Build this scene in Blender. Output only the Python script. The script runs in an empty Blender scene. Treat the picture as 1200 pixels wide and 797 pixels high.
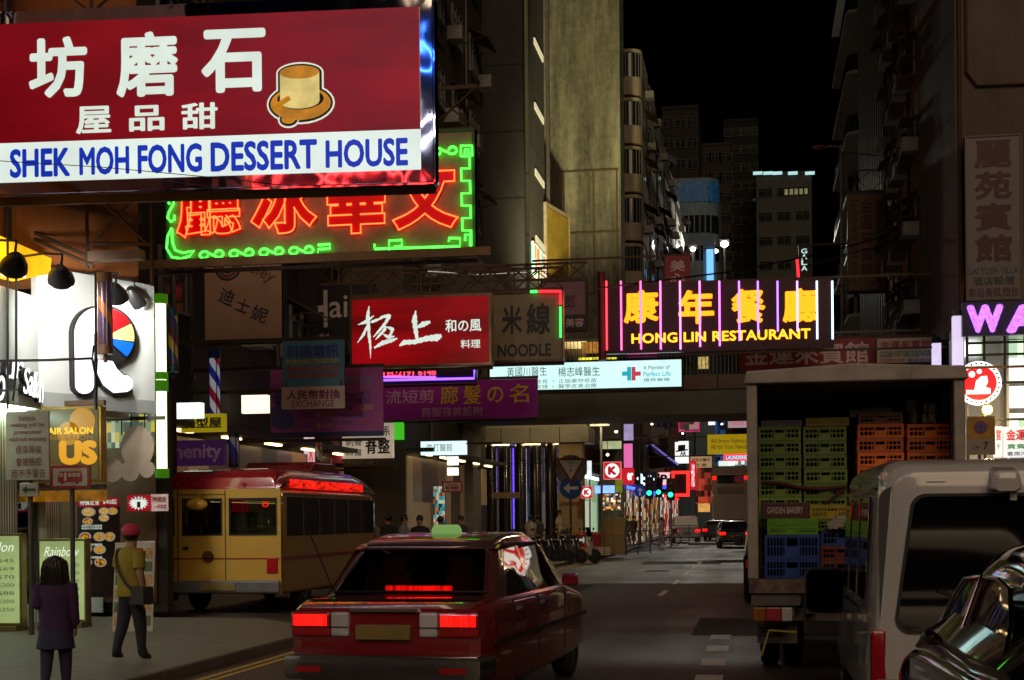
import bpy, bmesh, math, random
from mathutils import Matrix, Vector
R = math.radians
random.seed(7)
S = bpy.context.scene
C = S.collection
# ------------------------------------------------------------------ camera
F = 50 / 36 * 1200            # focal length in photo pixels (1200 wide)
CH = 1.65                     # eye height
HX, HY, VX = 600, 608, 885    # principal point, horizon row, vanishing point of the street
YAW = math.atan((VX - HX) / F)
ROLL = R(0.5)
cam = bpy.data.cameras.new('Camera'); cam.lens = 50; cam.sensor_width = 36
cam.shift_y = (HY - 398.5) / 1200; cam.clip_end = 2000; cam.clip_start = 0.1
cob = bpy.data.objects.new('Camera', cam); C.objects.link(cob); S.camera = cob
cob.matrix_world = Matrix.Translation((0, 0, CH)) @ Matrix.Rotation(YAW, 4, 'Z') @ Matrix.Rotation(R(90), 4, 'X') @ Matrix.Rotation(-ROLL, 4, 'Z')
# ------------------------------------------------------------------ world, moonlit city glow, exposure
W_ = bpy.data.worlds.new('World'); S.world = W_; W_.use_nodes = True
wn = W_.node_tree.nodes; sky = wn.new('ShaderNodeTexSky'); sky.sky_type = 'NISHITA'; sky.sun_disc = False
sky.sun_elevation = R(-7); sky.sun_rotation = R(160)
wn['Background'].inputs['Strength'].default_value = 0.02
W_.node_tree.links.new(sky.outputs['Color'], wn['Background'].inputs['Color'])
sun = bpy.data.lights.new('night_glow', 'SUN'); sun.energy = 0.72; sun.angle = R(40); sun.color = (1.0, .72, .46)
so = bpy.data.objects.new('night_glow', sun); C.objects.link(so); so.rotation_euler = (R(58), 0, R(15))
S.view_settings.view_transform = 'Standard'; S.view_settings.look = 'None'; S.view_settings.exposure = 0; S.view_settings.gamma = 1
S.cycles.max_bounces = 6; S.cycles.diffuse_bounces = 3; S.cycles.glossy_bounces = 4; S.cycles.transmission_bounces = 6
S.cycles.sample_clamp_indirect = 4; S.cycles.caustics_reflective = False; S.cycles.caustics_refractive = False

# ------------------------------------------------------------------ photo pixel -> place
def ray(px, py):
    dx, dy = px - HX, HY - py
    c, s = math.cos(ROLL), math.sin(ROLL)
    dx, dy = dx * c + dy * s, -dx * s + dy * c
    xc, zc = dx / F, dy / F
    return Vector((-math.sin(YAW) + xc * math.cos(YAW), math.cos(YAW) + xc * math.sin(YAW), zc))
def at(px, py, Y):
    d = ray(px, py); return Vector((0, 0, CH)) + d * (Y / d.y)
def at_x(px, py, X):
    d = ray(px, py); return Vector((0, 0, CH)) + d * (X / d.x)
def at_z(px, py, z=0):
    d = ray(px, py); return Vector((0, 0, CH)) + d * ((z - CH) / d.z)

# ------------------------------------------------------------------ materials
def lin(c):
    return tuple(((v / 255) / 12.92 if v / 255 <= .04045 else ((v / 255 + .055) / 1.055) ** 2.4) for v in c[:3])
MC = {}
def new_mat(name):
    m = bpy.data.materials.new(name); m.use_nodes = True
    return m, m.node_tree.nodes, m.node_tree.links, m.node_tree.nodes['Principled BSDF']
def mat(name, col, rough=.6, metal=0, var=.25, scale=3., coat=0, stretch=(1, 1, 1), bump=0, spec=.5, rvar=.15):
    if name in MC: return MC[name]
    m, n, l, b = new_mat(name)
    tc = n.new('ShaderNodeTexCoord'); mp = n.new('ShaderNodeMapping'); mp.inputs['Scale'].default_value = stretch
    nz = n.new('ShaderNodeTexNoise'); nz.inputs['Scale'].default_value = scale; nz.inputs['Detail'].default_value = 6; nz.inputs['Roughness'].default_value = .65
    rp = n.new('ShaderNodeValToRGB'); e = rp.color_ramp.elements
    e[0].position = .3; e[1].position = .72
    e[0].color = (*[max(0, c * (1 - var)) for c in col], 1); e[1].color = (*[min(1, c * (1 + var)) for c in col], 1)
    l.new(tc.outputs['Object'], mp.inputs['Vector']); l.new(mp.outputs[0], nz.inputs['Vector']); l.new(nz.outputs['Fac'], rp.inputs['Fac']); l.new(rp.outputs['Color'], b.inputs['Base Color'])
    mr = n.new('ShaderNodeMapRange'); mr.inputs['To Min'].default_value = max(.02, rough - rvar * rough); mr.inputs['To Max'].default_value = min(1, rough + rvar * rough)
    l.new(nz.outputs['Fac'], mr.inputs['Value']); l.new(mr.outputs[0], b.inputs['Roughness'])
    b.inputs['Metallic'].default_value = metal; b.inputs['Coat Weight'].default_value = coat; b.inputs['Coat Roughness'].default_value = .04; b.inputs['Specular IOR Level'].default_value = spec
    if bump:
        bp = n.new('ShaderNodeBump'); bp.inputs['Strength'].default_value = bump; bp.inputs['Distance'].default_value = .02
        l.new(nz.outputs['Fac'], bp.inputs['Height']); l.new(bp.outputs[0], b.inputs['Normal'])
    MC[name] = m; return m
def emi(name, rgb, k=1., var=.0, scale=2., sample=True, stretch=(1, 1, 1)):
    """lit surface; rgb is the colour of the lamp / backlit acrylic (0-255)"""
    if name in MC: return MC[name]
    m, n, l, b = new_mat(name); c = lin(rgb)
    b.inputs['Base Color'].default_value = (*[v * .2 for v in c], 1); b.inputs['Roughness'].default_value = .35
    b.inputs['Emission Color'].default_value = (*c, 1); b.inputs['Emission Strength'].default_value = k
    if var:
        tc = n.new('ShaderNodeTexCoord'); mp = n.new('ShaderNodeMapping'); mp.inputs['Scale'].default_value = stretch
        nz = n.new('ShaderNodeTexNoise'); nz.inputs['Scale'].default_value = scale; nz.inputs['Detail'].default_value = 3
        mr = n.new('ShaderNodeMapRange'); mr.inputs['From Min'].default_value = .3; mr.inputs['From Max'].default_value = .7
        mr.inputs['To Min'].default_value = k * (1 - var); mr.inputs['To Max'].default_value = k * (1 + var)
        l.new(tc.outputs['Object'], mp.inputs[0]); l.new(mp.outputs[0], nz.inputs['Vector']); l.new(nz.outputs['Fac'], mr.inputs[0]); l.new(mr.outputs[0], b.inputs['Emission Strength'])
    if not sample: m.cycles.emission_sampling = 'NONE'
    MC[name] = m; return m
def glass(name, tint=(.02, .022, .025), rough=.04):
    """dark reflecting glazing"""
    return mat(name, tint, rough, 0, .2, 1.5, spec=.8)
def clear(name, tint=(.8, .85, .85), a=.25):
    if name in MC: return MC[name]
    m, n, l, b = new_mat(name)
    t = n.new('ShaderNodeBsdfTransparent'); t.inputs[0].default_value = (*tint, 1)
    g = n.new('ShaderNodeBsdfGlossy'); g.inputs['Roughness'].default_value = .02
    mx = n.new('ShaderNodeMixShader'); fr = n.new('ShaderNodeFresnel'); fr.inputs[0].default_value = 1.5
    ad = n.new('ShaderNodeMath'); ad.operation = 'ADD'; ad.inputs[1].default_value = a * .3
    l.new(fr.outputs[0], ad.inputs[0]); l.new(ad.outputs[0], mx.inputs[0]); l.new(t.outputs[0], mx.inputs[1]); l.new(g.outputs[0], mx.inputs[2])
    l.new(mx.outputs[0], n['Material Output'].inputs['Surface']); MC[name] = m; return m
def interior(name, cols, k=1., scale=(2, 2, 2)):
    """goods and posters packed on lit shop shelves: little rectangles of many colours, the lamplight on them put in as emission"""
    if name in MC: return MC[name]
    m, n, l, b = new_mat(name)
    tc = n.new('ShaderNodeTexCoord'); mp = n.new('ShaderNodeMapping'); mp.inputs['Scale'].default_value = scale
    fl = n.new('ShaderNodeVectorMath'); fl.operation = 'FLOOR'; wt = n.new('ShaderNodeTexWhiteNoise'); rp = n.new('ShaderNodeValToRGB')
    rp.color_ramp.interpolation = 'CONSTANT'; e = rp.color_ramp.elements
    while len(e) < len(cols): e.new(.5)
    for i, c in enumerate(cols): e[i].position = i / len(cols); e[i].color = (*lin(c), 1)
    l.new(tc.outputs['Object'], mp.inputs[0]); l.new(mp.outputs[0], fl.inputs[0]); l.new(fl.outputs[0], wt.inputs['Vector']); l.new(wt.outputs['Value'], rp.inputs[0])
    l.new(rp.outputs[0], b.inputs['Base Color']); l.new(rp.outputs[0], b.inputs['Emission Color']); b.inputs['Emission Strength'].default_value = k; b.inputs['Roughness'].default_value = .4  # emission stands in for shop lamplight falling on the goods
    m.cycles.emission_sampling = 'NONE' if k < .6 else 'AUTO'
    MC[name] = m; return m

# ------------------------------------------------------------------ mesh accumulator
class G:
    def __init__(s): s.v = []; s.f = []; s.m = []; s.mi = 0; s.M = Matrix.Identity(4)
    def add(s, vs, fs):
        o = len(s.v); s.v += [tuple(s.M @ Vector(p)) for p in vs]
        s.f += [tuple(o + i for i in f) for f in fs]; s.m += [s.mi] * len(fs); return s
    def box(s, x0, x1, y0, y1, z0, z1):
        return s.add([(x0, y0, z0), (x1, y0, z0), (x1, y1, z0), (x0, y1, z0), (x0, y0, z1), (x1, y0, z1), (x1, y1, z1), (x0, y1, z1)],
                     [(0, 3, 2, 1), (4, 5, 6, 7), (0, 1, 5, 4), (1, 2, 6, 5), (2, 3, 7, 6), (3, 0, 4, 7)])
    def cyl(s, a, b, r, n=10, r2=None, cap=True):
        a, b = Vector(a), Vector(b); d = (b - a).normalized(); u = d.orthogonal().normalized(); w = d.cross(u); r2 = r if r2 is None else r2
        vs = []
        for p, q in ((a, r), (b, r2)):
            vs += [p + (u * math.cos(2 * math.pi * i / n) + w * math.sin(2 * math.pi * i / n)) * q for i in range(n)]
        fs = [(i, (i + 1) % n, n + (i + 1) % n, n + i) for i in range(n)]
        if cap: fs += [tuple(range(n))[::-1], tuple(range(n, 2 * n))]
        return s.add(vs, fs)
    def tube(s, pts, r, n=6, closed=False):
        pts = [Vector(p) for p in pts]; N = len(pts); vs = []; u = None
        for i, p in enumerate(pts):
            a = pts[(i - 1) % N] if (closed or i) else p; b = pts[(i + 1) % N] if (closed or i < N - 1) else p
            d = (b - a)
            d = d.normalized() if d.length > 1e-9 else Vector((1, 0, 0))
            u = d.orthogonal().normalized() if u is None else (u - d * u.dot(d)).normalized()
            w = d.cross(u); vs += [p + (u * math.cos(2 * math.pi * k / n) + w * math.sin(2 * math.pi * k / n)) * r for k in range(n)]
        fs = []
        for i in range(N if closed else N - 1):
            j = (i + 1) % N
            fs += [(i * n + k, i * n + (k + 1) % n, j * n + (k + 1) % n, j * n + k) for k in range(n)]
        if not closed: fs += [tuple(range(n))[::-1], tuple(range((N - 1) * n, N * n))]
        return s.add(vs, fs)
    def prism(s, poly, y0, y1):      # polygon in x,z pushed along y
        n = len(poly); vs = [(x, y0, z) for x, z in poly] + [(x, y1, z) for x, z in poly]
        return s.add(vs, [tuple(range(n)), tuple(range(n, 2 * n))[::-1]] + [(i, n + i, n + (i + 1) % n, (i + 1) % n) for i in range(n)])
    def prism_x(s, poly, x0, x1):    # polygon in y,z pushed along x
        n = len(poly); vs = [(x0, y, z) for y, z in poly] + [(x1, y, z) for y, z in poly]
        return s.add(vs, [tuple(range(n)), tuple(range(n, 2 * n))[::-1]] + [(i, n + i, n + (i + 1) % n, (i + 1) % n) for i in range(n)])
    def prism_z(s, poly, z0, z1):
        n = len(poly); vs = [(x, y, z0) for x, y in poly] + [(x, y, z1) for x, y in poly]
        return s.add(vs, [tuple(range(n))[::-1], tuple(range(n, 2 * n))] + [(i, (i + 1) % n, n + (i + 1) % n, n + i) for i in range(n)])
    def loft(s, rings, cap=True):
        n = len(rings[0]); vs = [p for r in rings for p in r]; fs = []
        for i in range(len(rings) - 1):
            fs += [(i * n + k, i * n + (k + 1) % n, (i + 1) * n + (k + 1) % n, (i + 1) * n + k) for k in range(n)]
        if cap: fs += [tuple(range(n))[::-1], tuple(range((len(rings) - 1) * n, len(rings) * n))]
        return s.add(vs, fs)
    def cloft(s, stations, k=4, cap=True):
        """smooth vehicle shell: rings from stations resampled with a Catmull-Rom spline"""
        st = [tuple(a) for a in stations]; out = []
        for i in range(len(st) - 1):
            p0, p1, p2, p3 = st[max(i - 1, 0)], st[i], st[i + 1], st[min(i + 2, len(st) - 1)]
            for j in range(k):
                t = j / k; q = []
                for a, b, c, d in zip(p0, p1, p2, p3):
                    m1, m2 = (c - a) / 2, (d - b) / 2
                    q.append((2 * t**3 - 3 * t * t + 1) * b + (t**3 - 2 * t * t + t) * m1 + (-2 * t**3 + 3 * t * t) * c + (t**3 - t * t) * m2)
                q[0] = p1[0] + (p2[0] - p1[0]) * t; out.append(q)
        out.append(list(st[-1])); s.loft([ring(*a) for a in out], cap); return out
    def ball(s, c, r, n=12, m=8, sc=(1, 1, 1)):
        vs = [(c[0], c[1], c[2] - r * sc[2])]
        for i in range(1, m):
            a = -math.pi / 2 + math.pi * i / m
            vs += [(c[0] + r * sc[0] * math.cos(a) * math.cos(2 * math.pi * k / n), c[1] + r * sc[1] * math.cos(a) * math.sin(2 * math.pi * k / n), c[2] + r * sc[2] * math.sin(a)) for k in range(n)]
        vs.append((c[0], c[1], c[2] + r * sc[2])); fs = [(0, 1 + (k + 1) % n, 1 + k) for k in range(n)]
        for i in range(m - 2): fs += [(1 + i * n + k, 1 + i * n + (k + 1) % n, 1 + (i + 1) * n + (k + 1) % n, 1 + (i + 1) * n + k) for k in range(n)]
        t = len(vs) - 1; o = 1 + (m - 2) * n; fs += [(t, o + k, o + (k + 1) % n) for k in range(n)]
        return s.add(vs, fs)
    def disc(s, c, r, y0, y1, n=28, sx=1, sz=1):
        return s.prism([(c[0] + sx * r * math.cos(2 * math.pi * i / n), c[1] + sz * r * math.sin(2 * math.pi * i / n)) for i in range(n)], y0, y1)
    def mesh(s, name, mats):
        me = bpy.data.meshes.new(name); me.from_pydata(s.v, [], s.f)
        for m in (mats if isinstance(mats, (list, tuple)) else [mats]): me.materials.append(m)
        me.polygons.foreach_set('material_index', s.m)
        bm = bmesh.new(); bm.from_mesh(me); bmesh.ops.recalc_face_normals(bm, faces=bm.faces); bm.to_mesh(me); bm.free()
        return me
    def build(s, name, mats, parent=None, smooth=False, bevel=0, loc=None):
        o = bpy.data.objects.new(name, s.mesh(name, mats)); C.objects.link(o)
        if parent: o.parent = parent
        if loc: o.location = loc
        if smooth:
            o.data.polygons.foreach_set('use_smooth', [True] * len(o.data.polygons)); 
            o.data.set_sharp_from_angle(angle=R(38))
        if bevel:
            b = o.modifiers.new('bevel', 'BEVEL'); b.width = bevel; b.segments = 2; b.limit_method = 'ANGLE'; b.angle_limit = R(40)
        return o
def tag(o, label=None, cat=None, group=None, kind=None):
    if label: o['label'] = label
    if cat: o['category'] = cat
    if group: o['group'] = group
    if kind: o['kind'] = kind
    return o
def thing(name, label, cat, loc=(0, 0, 0), rz=0, group=None):
    o = bpy.data.objects.new(name, None); C.objects.link(o); o.empty_display_size = .2
    o.location = loc; o.rotation_euler = (0, 0, rz); return tag(o, label, cat, group)
def dup(o, parent=None):
    c = o.copy(); C.objects.link(c)
    if parent: c.parent = parent
    for ch in list(o.children): dup(ch, c)
    return c
def ring(y, hw, z0, z1, r=.1, top=None, n=4, cx=0):
    n = int(n)
    """rounded-rectangle section across a vehicle at station y; top = half width at the top"""
    top = hw if top is None else top; out = []
    for (x, z, sx, sz, a0) in ((hw, z0, -1, 1, -90), (top, z1, -1, -1, 0), (-top, z1, 1, -1, 90), (-hw, z0, 1, 1, 180)):
        for i in range(n + 1):
            a = R(a0 + 90 * i / n); out.append((cx + x + sx * r + r * math.cos(a), y, z + sz * r + r * math.sin(a)))
    return out
# ------------------------------------------------------------------ lettering
def text_mesh(body, bold=0., neon=0., ext=.0, res=3, space=1., line=1.):
    c = bpy.data.curves.new('t', 'FONT'); c.body = body; c.size = 1; c.offset = bold; c.resolution_u = res; c.extrude = ext; c.space_character = space; c.space_line = line
    if neon: c.fill_mode = 'NONE'; c.bevel_depth = neon; c.bevel_resolution = 1
    o = bpy.data.objects.new('t', c); C.objects.link(o); dg = bpy.context.evaluated_depsgraph_get()
    me = bpy.data.meshes.new_from_object(o.evaluated_get(dg)); bpy.data.objects.remove(o); bpy.data.curves.remove(c); return me
def lettering(parent, body, box, m, bold=.0, neon=0., ext=.0, y=-.012, name='lettering', shear=0., vert=False, space=1., rot=0., facing='-Y', cells=None, line=1.):
    """box = x0, z0, x1, z1 in the parent's own frame; the text is fitted to it"""
    x0, z0, x1, z1 = box; cells = cells or 1
    parts = []
    if vert:
        n = len(body); h = (z1 - z0) / n; pad = h * .06
        parts = [(ch, (x0, z1 - (i + 1) * h + pad, x1, z1 - i * h - pad)) for i, ch in enumerate(body) if ch != ' ']
    else: parts = [(body, box)]
    bm = bmesh.new()
    for ch, (a0, b0, a1, b1) in parts:
        me = text_mesh(ch, bold if neon else 0, neon, ext, space=space, line=line)
        if not me.vertices: continue
        if bold and not neon:            # bolder weight: the glyph struck again in a small circle
            b2 = bmesh.new(); K = 8 if bold > .015 else 4
            for k in range(K):
                t = bmesh.new(); t.from_mesh(me); q = 2 * math.pi * k / K
                for v in t.verts: v.co += Vector((bold * math.cos(q), bold * math.sin(q), .0004 * k))
                tm = bpy.data.meshes.new('t'); t.to_mesh(tm); t.free(); b2.from_mesh(tm); bpy.data.meshes.remove(tm)
            b2.to_mesh(me); b2.free()
        xs = [v.co.x for v in me.vertices]; ys = [v.co.y for v in me.vertices]
        w, h = max(xs) - min(xs), max(ys) - min(ys)
        sx = (a1 - a0) / max(w, .01); sz = (b1 - b0) / max(h, .01)
        if vert and ch in '一' : sz = sx
        mx, mz, cx, cz = (max(xs) + min(xs)) / 2, (max(ys) + min(ys)) / 2, (a0 + a1) / 2, (b0 + b1) / 2
        cr, sr = math.cos(rot), math.sin(rot)
        for v in me.vertices:
            u, t = (v.co.x - mx) * sx, (v.co.y - mz) * sz
            u += shear * t; u, t = u * cr - t * sr, u * sr + t * cr
            zz = v.co.z * (sx + sz) / 2 if neon else v.co.z
            v.co = (cx + u, y - zz, cz + t)
        bm.from_mesh(me); bpy.data.meshes.remove(me)
    me = bpy.data.meshes.new(name); bm.to_mesh(me); bm.free(); me.materials.clear(); me.materials.append(m)
    me.polygons.foreach_set('material_index', [0] * len(me.polygons))
    o = bpy.data.objects.new(name, me); C.objects.link(o); o.parent = parent
    return o

# ------------------------------------------------------------------ common materials
STEEL = mat('galvanised steel', (.13, .12, .11), .45, .8)
RUST = mat('rusty steel', (.09, .05, .03), .7, .3)
BLACK = mat('black paint', (.012, .012, .013), .4)
RUBBER = mat('rubber', (.015, .015, .015), .8)
CHROME = mat('chrome', (.7, .7, .72), .12, 1, .05)
GREYM = mat('grey paint', (.16, .16, .16), .5)
WHITEP = mat('white paint', (.7, .7, .68), .5, 0, .08)
DARKG = glass('dark glazing')
WIN = glass('window glazing', (.015, .017, .02), .08)
# ================================================================== THE SETTING
def asphalt():
    m, n, l, b = new_mat('asphalt'); tc = n.new('ShaderNodeTexCoord')
    a = n.new('ShaderNodeTexNoise'); a.inputs['Scale'].default_value = .35; a.inputs['Detail'].default_value = 8
    f = n.new('ShaderNodeTexNoise'); f.inputs['Scale'].default_value = 90; f.inputs['Detail'].default_value = 3
    mp = n.new('ShaderNodeMapping'); mp.inputs['Scale'].default_value = (1.1, .06, 1); tr = n.new('ShaderNodeTexNoise'); tr.inputs['Scale'].default_value = 1; tr.inputs['Detail'].default_value = 4
    l.new(tc.outputs['Object'], mp.inputs[0]); l.new(mp.outputs[0], tr.inputs['Vector'])
    l.new(tc.outputs['Object'], a.inputs['Vector']); l.new(tc.outputs['Object'], f.inputs['Vector'])
    s1 = n.new('ShaderNodeMath'); s1.operation = 'ADD'; l.new(a.outputs['Fac'], s1.inputs[0]); l.new(tr.outputs['Fac'], s1.inputs[1])
    s2 = n.new('ShaderNodeMath'); s2.operation = 'MULTIPLY_ADD'; s2.inputs[1].default_value = .35; l.new(f.outputs['Fac'], s2.inputs[0]); l.new(s1.outputs[0], s2.inputs[2])
    rp = n.new('ShaderNodeValToRGB'); e = rp.color_ramp.elements; e[0].position = .75; e[1].position = 1.55
    mr = n.new('ShaderNodeMapRange'); mr.inputs['From Min'].default_value = .7; mr.inputs['From Max'].default_value = 1.6; l.new(s2.outputs[0], mr.inputs[0])
    e[0].position = 0; e[1].position = 1; e[0].color = (.009, .0075, .0065, 1); e[1].color = (.075, .058, .048, 1)
    l.new(mr.outputs[0], rp.inputs[0]); l.new(rp.outputs[0], b.inputs['Base Color'])
    r2 = n.new('ShaderNodeMapRange'); r2.inputs['To Min'].default_value = .42; r2.inputs['To Max'].default_value = .7; l.new(mr.outputs[0], r2.inputs[0]); l.new(r2.outputs[0], b.inputs['Roughness'])
    bp = n.new('ShaderNodeBump'); bp.inputs['Strength'].default_value = .5; bp.inputs['Distance'].default_value = .01; l.new(f.outputs['Fac'], bp.inputs['Height']); l.new(bp.outputs[0], b.inputs['Normal'])
    return m
def paving():
    m, n, l, b = new_mat('paving'); tc = n.new('ShaderNodeTexCoord'); br = n.new('ShaderNodeTexBrick'); br.inputs['Scale'].default_value = 2.2
    br.inputs['Color1'].default_value = (.13, .115, .1, 1); br.inputs['Color2'].default_value = (.17, .15, .13, 1); br.inputs['Mortar'].default_value = (.05, .045, .04, 1); br.inputs['Mortar Size'].default_value = .012
    l.new(tc.outputs['Object'], br.inputs['Vector']); l.new(br.outputs['Color'], b.inputs['Base Color']); b.inputs['Roughness'].default_value = .55; return m
ASPH = asphalt(); PAVE = paving()
g = G(); g.add([(-400, -30, 0), (400, -30, 0), (400, 900, 0), (-400, 900, 0)], [(0, 1, 2, 3)]); tag(g.build('road', ASPH), kind='structure')
KL, KR = -6.0, 2.75
g = G()
g.prism_z([(-40, -12), (KL, -12), (KL, 19.4), (-7.6, 21.2), (-11.2, 21.6), (-11.2, 25.5), (-40, 25.5)], -.05, .13); g.build('pavement', PAVE, bevel=.02)['kind'] = 'structure'
g = G(); g.prism_z([(-40, 30.5), (-8.2, 33.5), (-6.6, 35), (-6.6, 57), (-6.1, 60), (-6.1, 78), (-8, 82), (-40, 82)], -.05, .13); g.build('pavement', PAVE, bevel=.02)['kind'] = 'structure'
g = G(); g.prism_z([(KR, -12), (40, -12), (40, 78), (6, 78), (KR, 74)], -.05, .13); g.build('pavement', PAVE, bevel=.02)['kind'] = 'structure'
g = G(); g.prism_z([(-3.9, 84.5), (1.8, 84.5), (1.8, 86), (-3.9, 86)], -.05, .14); g.build('traffic_island', PAVE, bevel=.02)['kind'] = 'structure'
g = G(); g.prism_z([(-60, 96), (-6.9, 96), (-6.9, 260), (-60, 260)], -.05, .13); g.build('pavement', PAVE)['kind'] = 'structure'
g = G(); g.prism_z([(4.6, 96), (60, 96), (60, 260), (4.6, 260)], -.05, .13); g.build('pavement', PAVE)['kind'] = 'structure'
ROADW = mat('road paint', (.55, .53, .48), .6, 0, .3, 8); ROADY = mat('yellow road paint', (.5, .33, .06), .6, 0, .3, 8)
g = G()
for y in [12.5, 14.2, 15.9, 17.6, 19.3] : g.box(-.62, -.34, y, y + .75, .004, .006)
for i in range(9): g.box(-2.05, -1.93, 30 + i * 5.2, 32.2 + i * 5.2, .004, .006)
g.box(-3.2, 2.6, 79.2, 79.6, .004, .006)
tag(g.build('road_marking', ROADW), kind='structure')
MAN = mat('iron cover', (.035, .03, .028), .6, .3, .4, 20, bump=.5)
for i, (x, y, w, l) in enumerate(((-1.1, 9.2, .35, .35), (-4.4, 22, .4, .6), (.9, 26, .35, .35), (-3.0, 44, .4, .4), (-4.8, 13.4, .3, .5))):
    g = G(); g.box(x - w, x + w, y - l, y + l, .001, .006)
    for k in range(5): g.box(x - w * .85, x + w * .85, y - l * .8 + k * l * .38, y - l * .8 + k * l * .38 + .03, .0062, .010)
    tag(g.build('manhole_cover', MAN), ['round edged iron cover in the near lane', 'long iron cover at the lay-by mouth', 'iron cover left of the truck', 'iron cover far up the middle of the road', 'iron cover close to the kerb of the near pavement'][i], 'manhole cover')
PATCH = mat('tar patch', (.011, .0095, .009), .8, 0, .3, 6)
g = G()
for x0, x1, y0, y1 in ((-.9, 1.3, 20, 23.4), (-5.2, -3.9, 26, 35), (.4, 2.4, 30, 36), (-4.0, -1.2, 50, 53.5), (-3.4, -2.3, 6, 10)): g.box(x0, x1, y0, y1, .001, .0035)
tag(g.build('road_patch', PATCH), kind='structure')
g = G()
for x in (-5.75, -5.6): g.box(x, x + .08, -5, 18.5, .004, .006)
for x in (-6.35, -6.2): g.box(x, x + .08, 36, 57, .004, .006)
for i in range(8): g.box(-5.6 + i * .55, -5.35 + i * .55, 70.5, 74.5, .004, .006)
tag(g.build('road_marking', ROADY), kind='structure')

# ------------------------------------------------------------------ building kit
def wallm(name, c, var=.35, sc=1.2, bump=.3): return mat(name, c, .8, 0, var, sc, 0, (1, 1, .22), bump, .3)
def stained(name, c0, c1, c2):
    m, n, l, b = new_mat(name); tc = n.new('ShaderNodeTexCoord'); fs = []
    for sc, st, det in ((.16, (1, 1, .35), 9), (1.1, (1, 1, .09), 6), (3.5, (1, 1, .8), 10)):
        mp = n.new('ShaderNodeMapping'); mp.inputs['Scale'].default_value = st; nz = n.new('ShaderNodeTexNoise'); nz.inputs['Scale'].default_value = sc; nz.inputs['Detail'].default_value = det; nz.inputs['Roughness'].default_value = .7
        l.new(tc.outputs['Object'], mp.inputs[0]); l.new(mp.outputs[0], nz.inputs['Vector']); fs.append(nz)
    a = n.new('ShaderNodeMath'); a.operation = 'MULTIPLY_ADD'; a.inputs[1].default_value = 1.25; l.new(fs[1].outputs['Fac'], a.inputs[0]); l.new(fs[0].outputs['Fac'], a.inputs[2])
    d = n.new('ShaderNodeMath'); d.operation = 'MULTIPLY_ADD'; d.inputs[1].default_value = .6; l.new(fs[2].outputs['Fac'], d.inputs[0]); l.new(a.outputs[0], d.inputs[2])
    mr = n.new('ShaderNodeMapRange'); mr.inputs['From Min'].default_value = 1.12; mr.inputs['From Max'].default_value = 1.74; l.new(d.outputs[0], mr.inputs[0])
    rp = n.new('ShaderNodeValToRGB'); e = rp.color_ramp.elements; e.new(.5); e[0].color = (*c0, 1); e[1].color = (*c1, 1); e[2].color = (*c2, 1); l.new(mr.outputs[0], rp.inputs[0]); l.new(rp.outputs[0], b.inputs['Base Color']); b.inputs['Roughness'].default_value = .85
    bp = n.new('ShaderNodeBump'); bp.inputs['Strength'].default_value = .5; bp.inputs['Distance'].default_value = .05; l.new(fs[2].outputs['Fac'], bp.inputs['Height']); l.new(bp.outputs[0], b.inputs['Normal']); return m
CONC = stained('stained olive concrete', (.025, .025, .017), (.12, .115, .078), (.25, .235, .16))
BEIGE = wallm('beige render', (.13, .095, .075)); DIRTY = wallm('sooty render', (.085, .072, .058)); DARKW = wallm('dark sooty render', (.045, .038, .033))
PINKW = wallm('reddish render', (.17, .07, .055)); ORANGE = wallm('orange painted render', (.5, .17, .05)); TILE = wallm('grey wall tiles', (.055, .053, .05), .2)
CREAM = wallm('cream render', (.5, .42, .3)); BLUEW = wallm('pale blue render', (.16, .24, .3)); LITW = emi('lit room', (190, 195, 150), .35, .3, 1.5, False)
_WM = {}
def win_mesh(w, h, cols=2, lit=False, fm=None):
    k = (w, h, cols, lit, fm)
    if k not in _WM:
        g = G(); t = .06
        g.box(-w / 2, w / 2, -.09, .0, h - t, h); g.box(-w / 2, w / 2, -.14, .0, 0, t)
        for i in range(cols + 1):
            x = -w / 2 + (w - t) * i / cols; g.box(x, x + t, -.085, 0, t, h - t)
        g.box(-w / 2 + t, w / 2 - t, -.07, -.002, h * .68, h * .68 + .05)
        g.mi = 1; g.box(-w / 2 + t, w / 2 - t, -.03, -.003, t, h - t)
        _WM[k] = g.mesh('window', [fm or GREYM, LITW if lit else WIN])
    return _WM[k]
def ac_mesh():
    if 'ac' not in _WM:
        g = G(); g.box(-.35, .35, -.55, 0, 0, .45); g.box(-.4, .4, -.6, 0, -.06, -.02)
        for i in range(6): g.box(-.3, .3, -.57, -.551, .06 + i * .06, .085 + i * .06)
        g.mi = 1; g.box(-.24, .24, -.556, -.5505, .04, .42)
        _WM['ac'] = g.mesh('air_conditioner', [mat('aged grey casing', (.3, .29, .26), .5), BLACK])
    return _WM['ac']
def awn_mesh(w):
    k = ('aw', w)
    if k not in _WM:
        g = G(); g.add([(-w / 2, 0, 0), (w / 2, 0, 0), (w / 2, -.8, -.45), (-w / 2, -.8, -.45), (-w / 2, 0, .03), (w / 2, 0, .03), (w / 2, -.8, -.42), (-w / 2, -.8, -.42)],
              [(0, 1, 2, 3), (7, 6, 5, 4), (0, 4, 5, 1), (1, 5, 6, 2), (2, 6, 7, 3), (3, 7, 4, 0)])
        for x in (-w / 2 + .05, w / 2 - .05): g.cyl((x, -.75, -.42), (x, 0, -.5), .015, 5)
        _WM[k] = g.mesh('awning', [RUST])
    return _WM[k]
def part(name, me, parent, loc, rz=0):
    o = bpy.data.objects.new(name, me); C.objects.link(o); o.parent = parent; o.location = loc; o.rotation_euler = (0, 0, rz); return o
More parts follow.
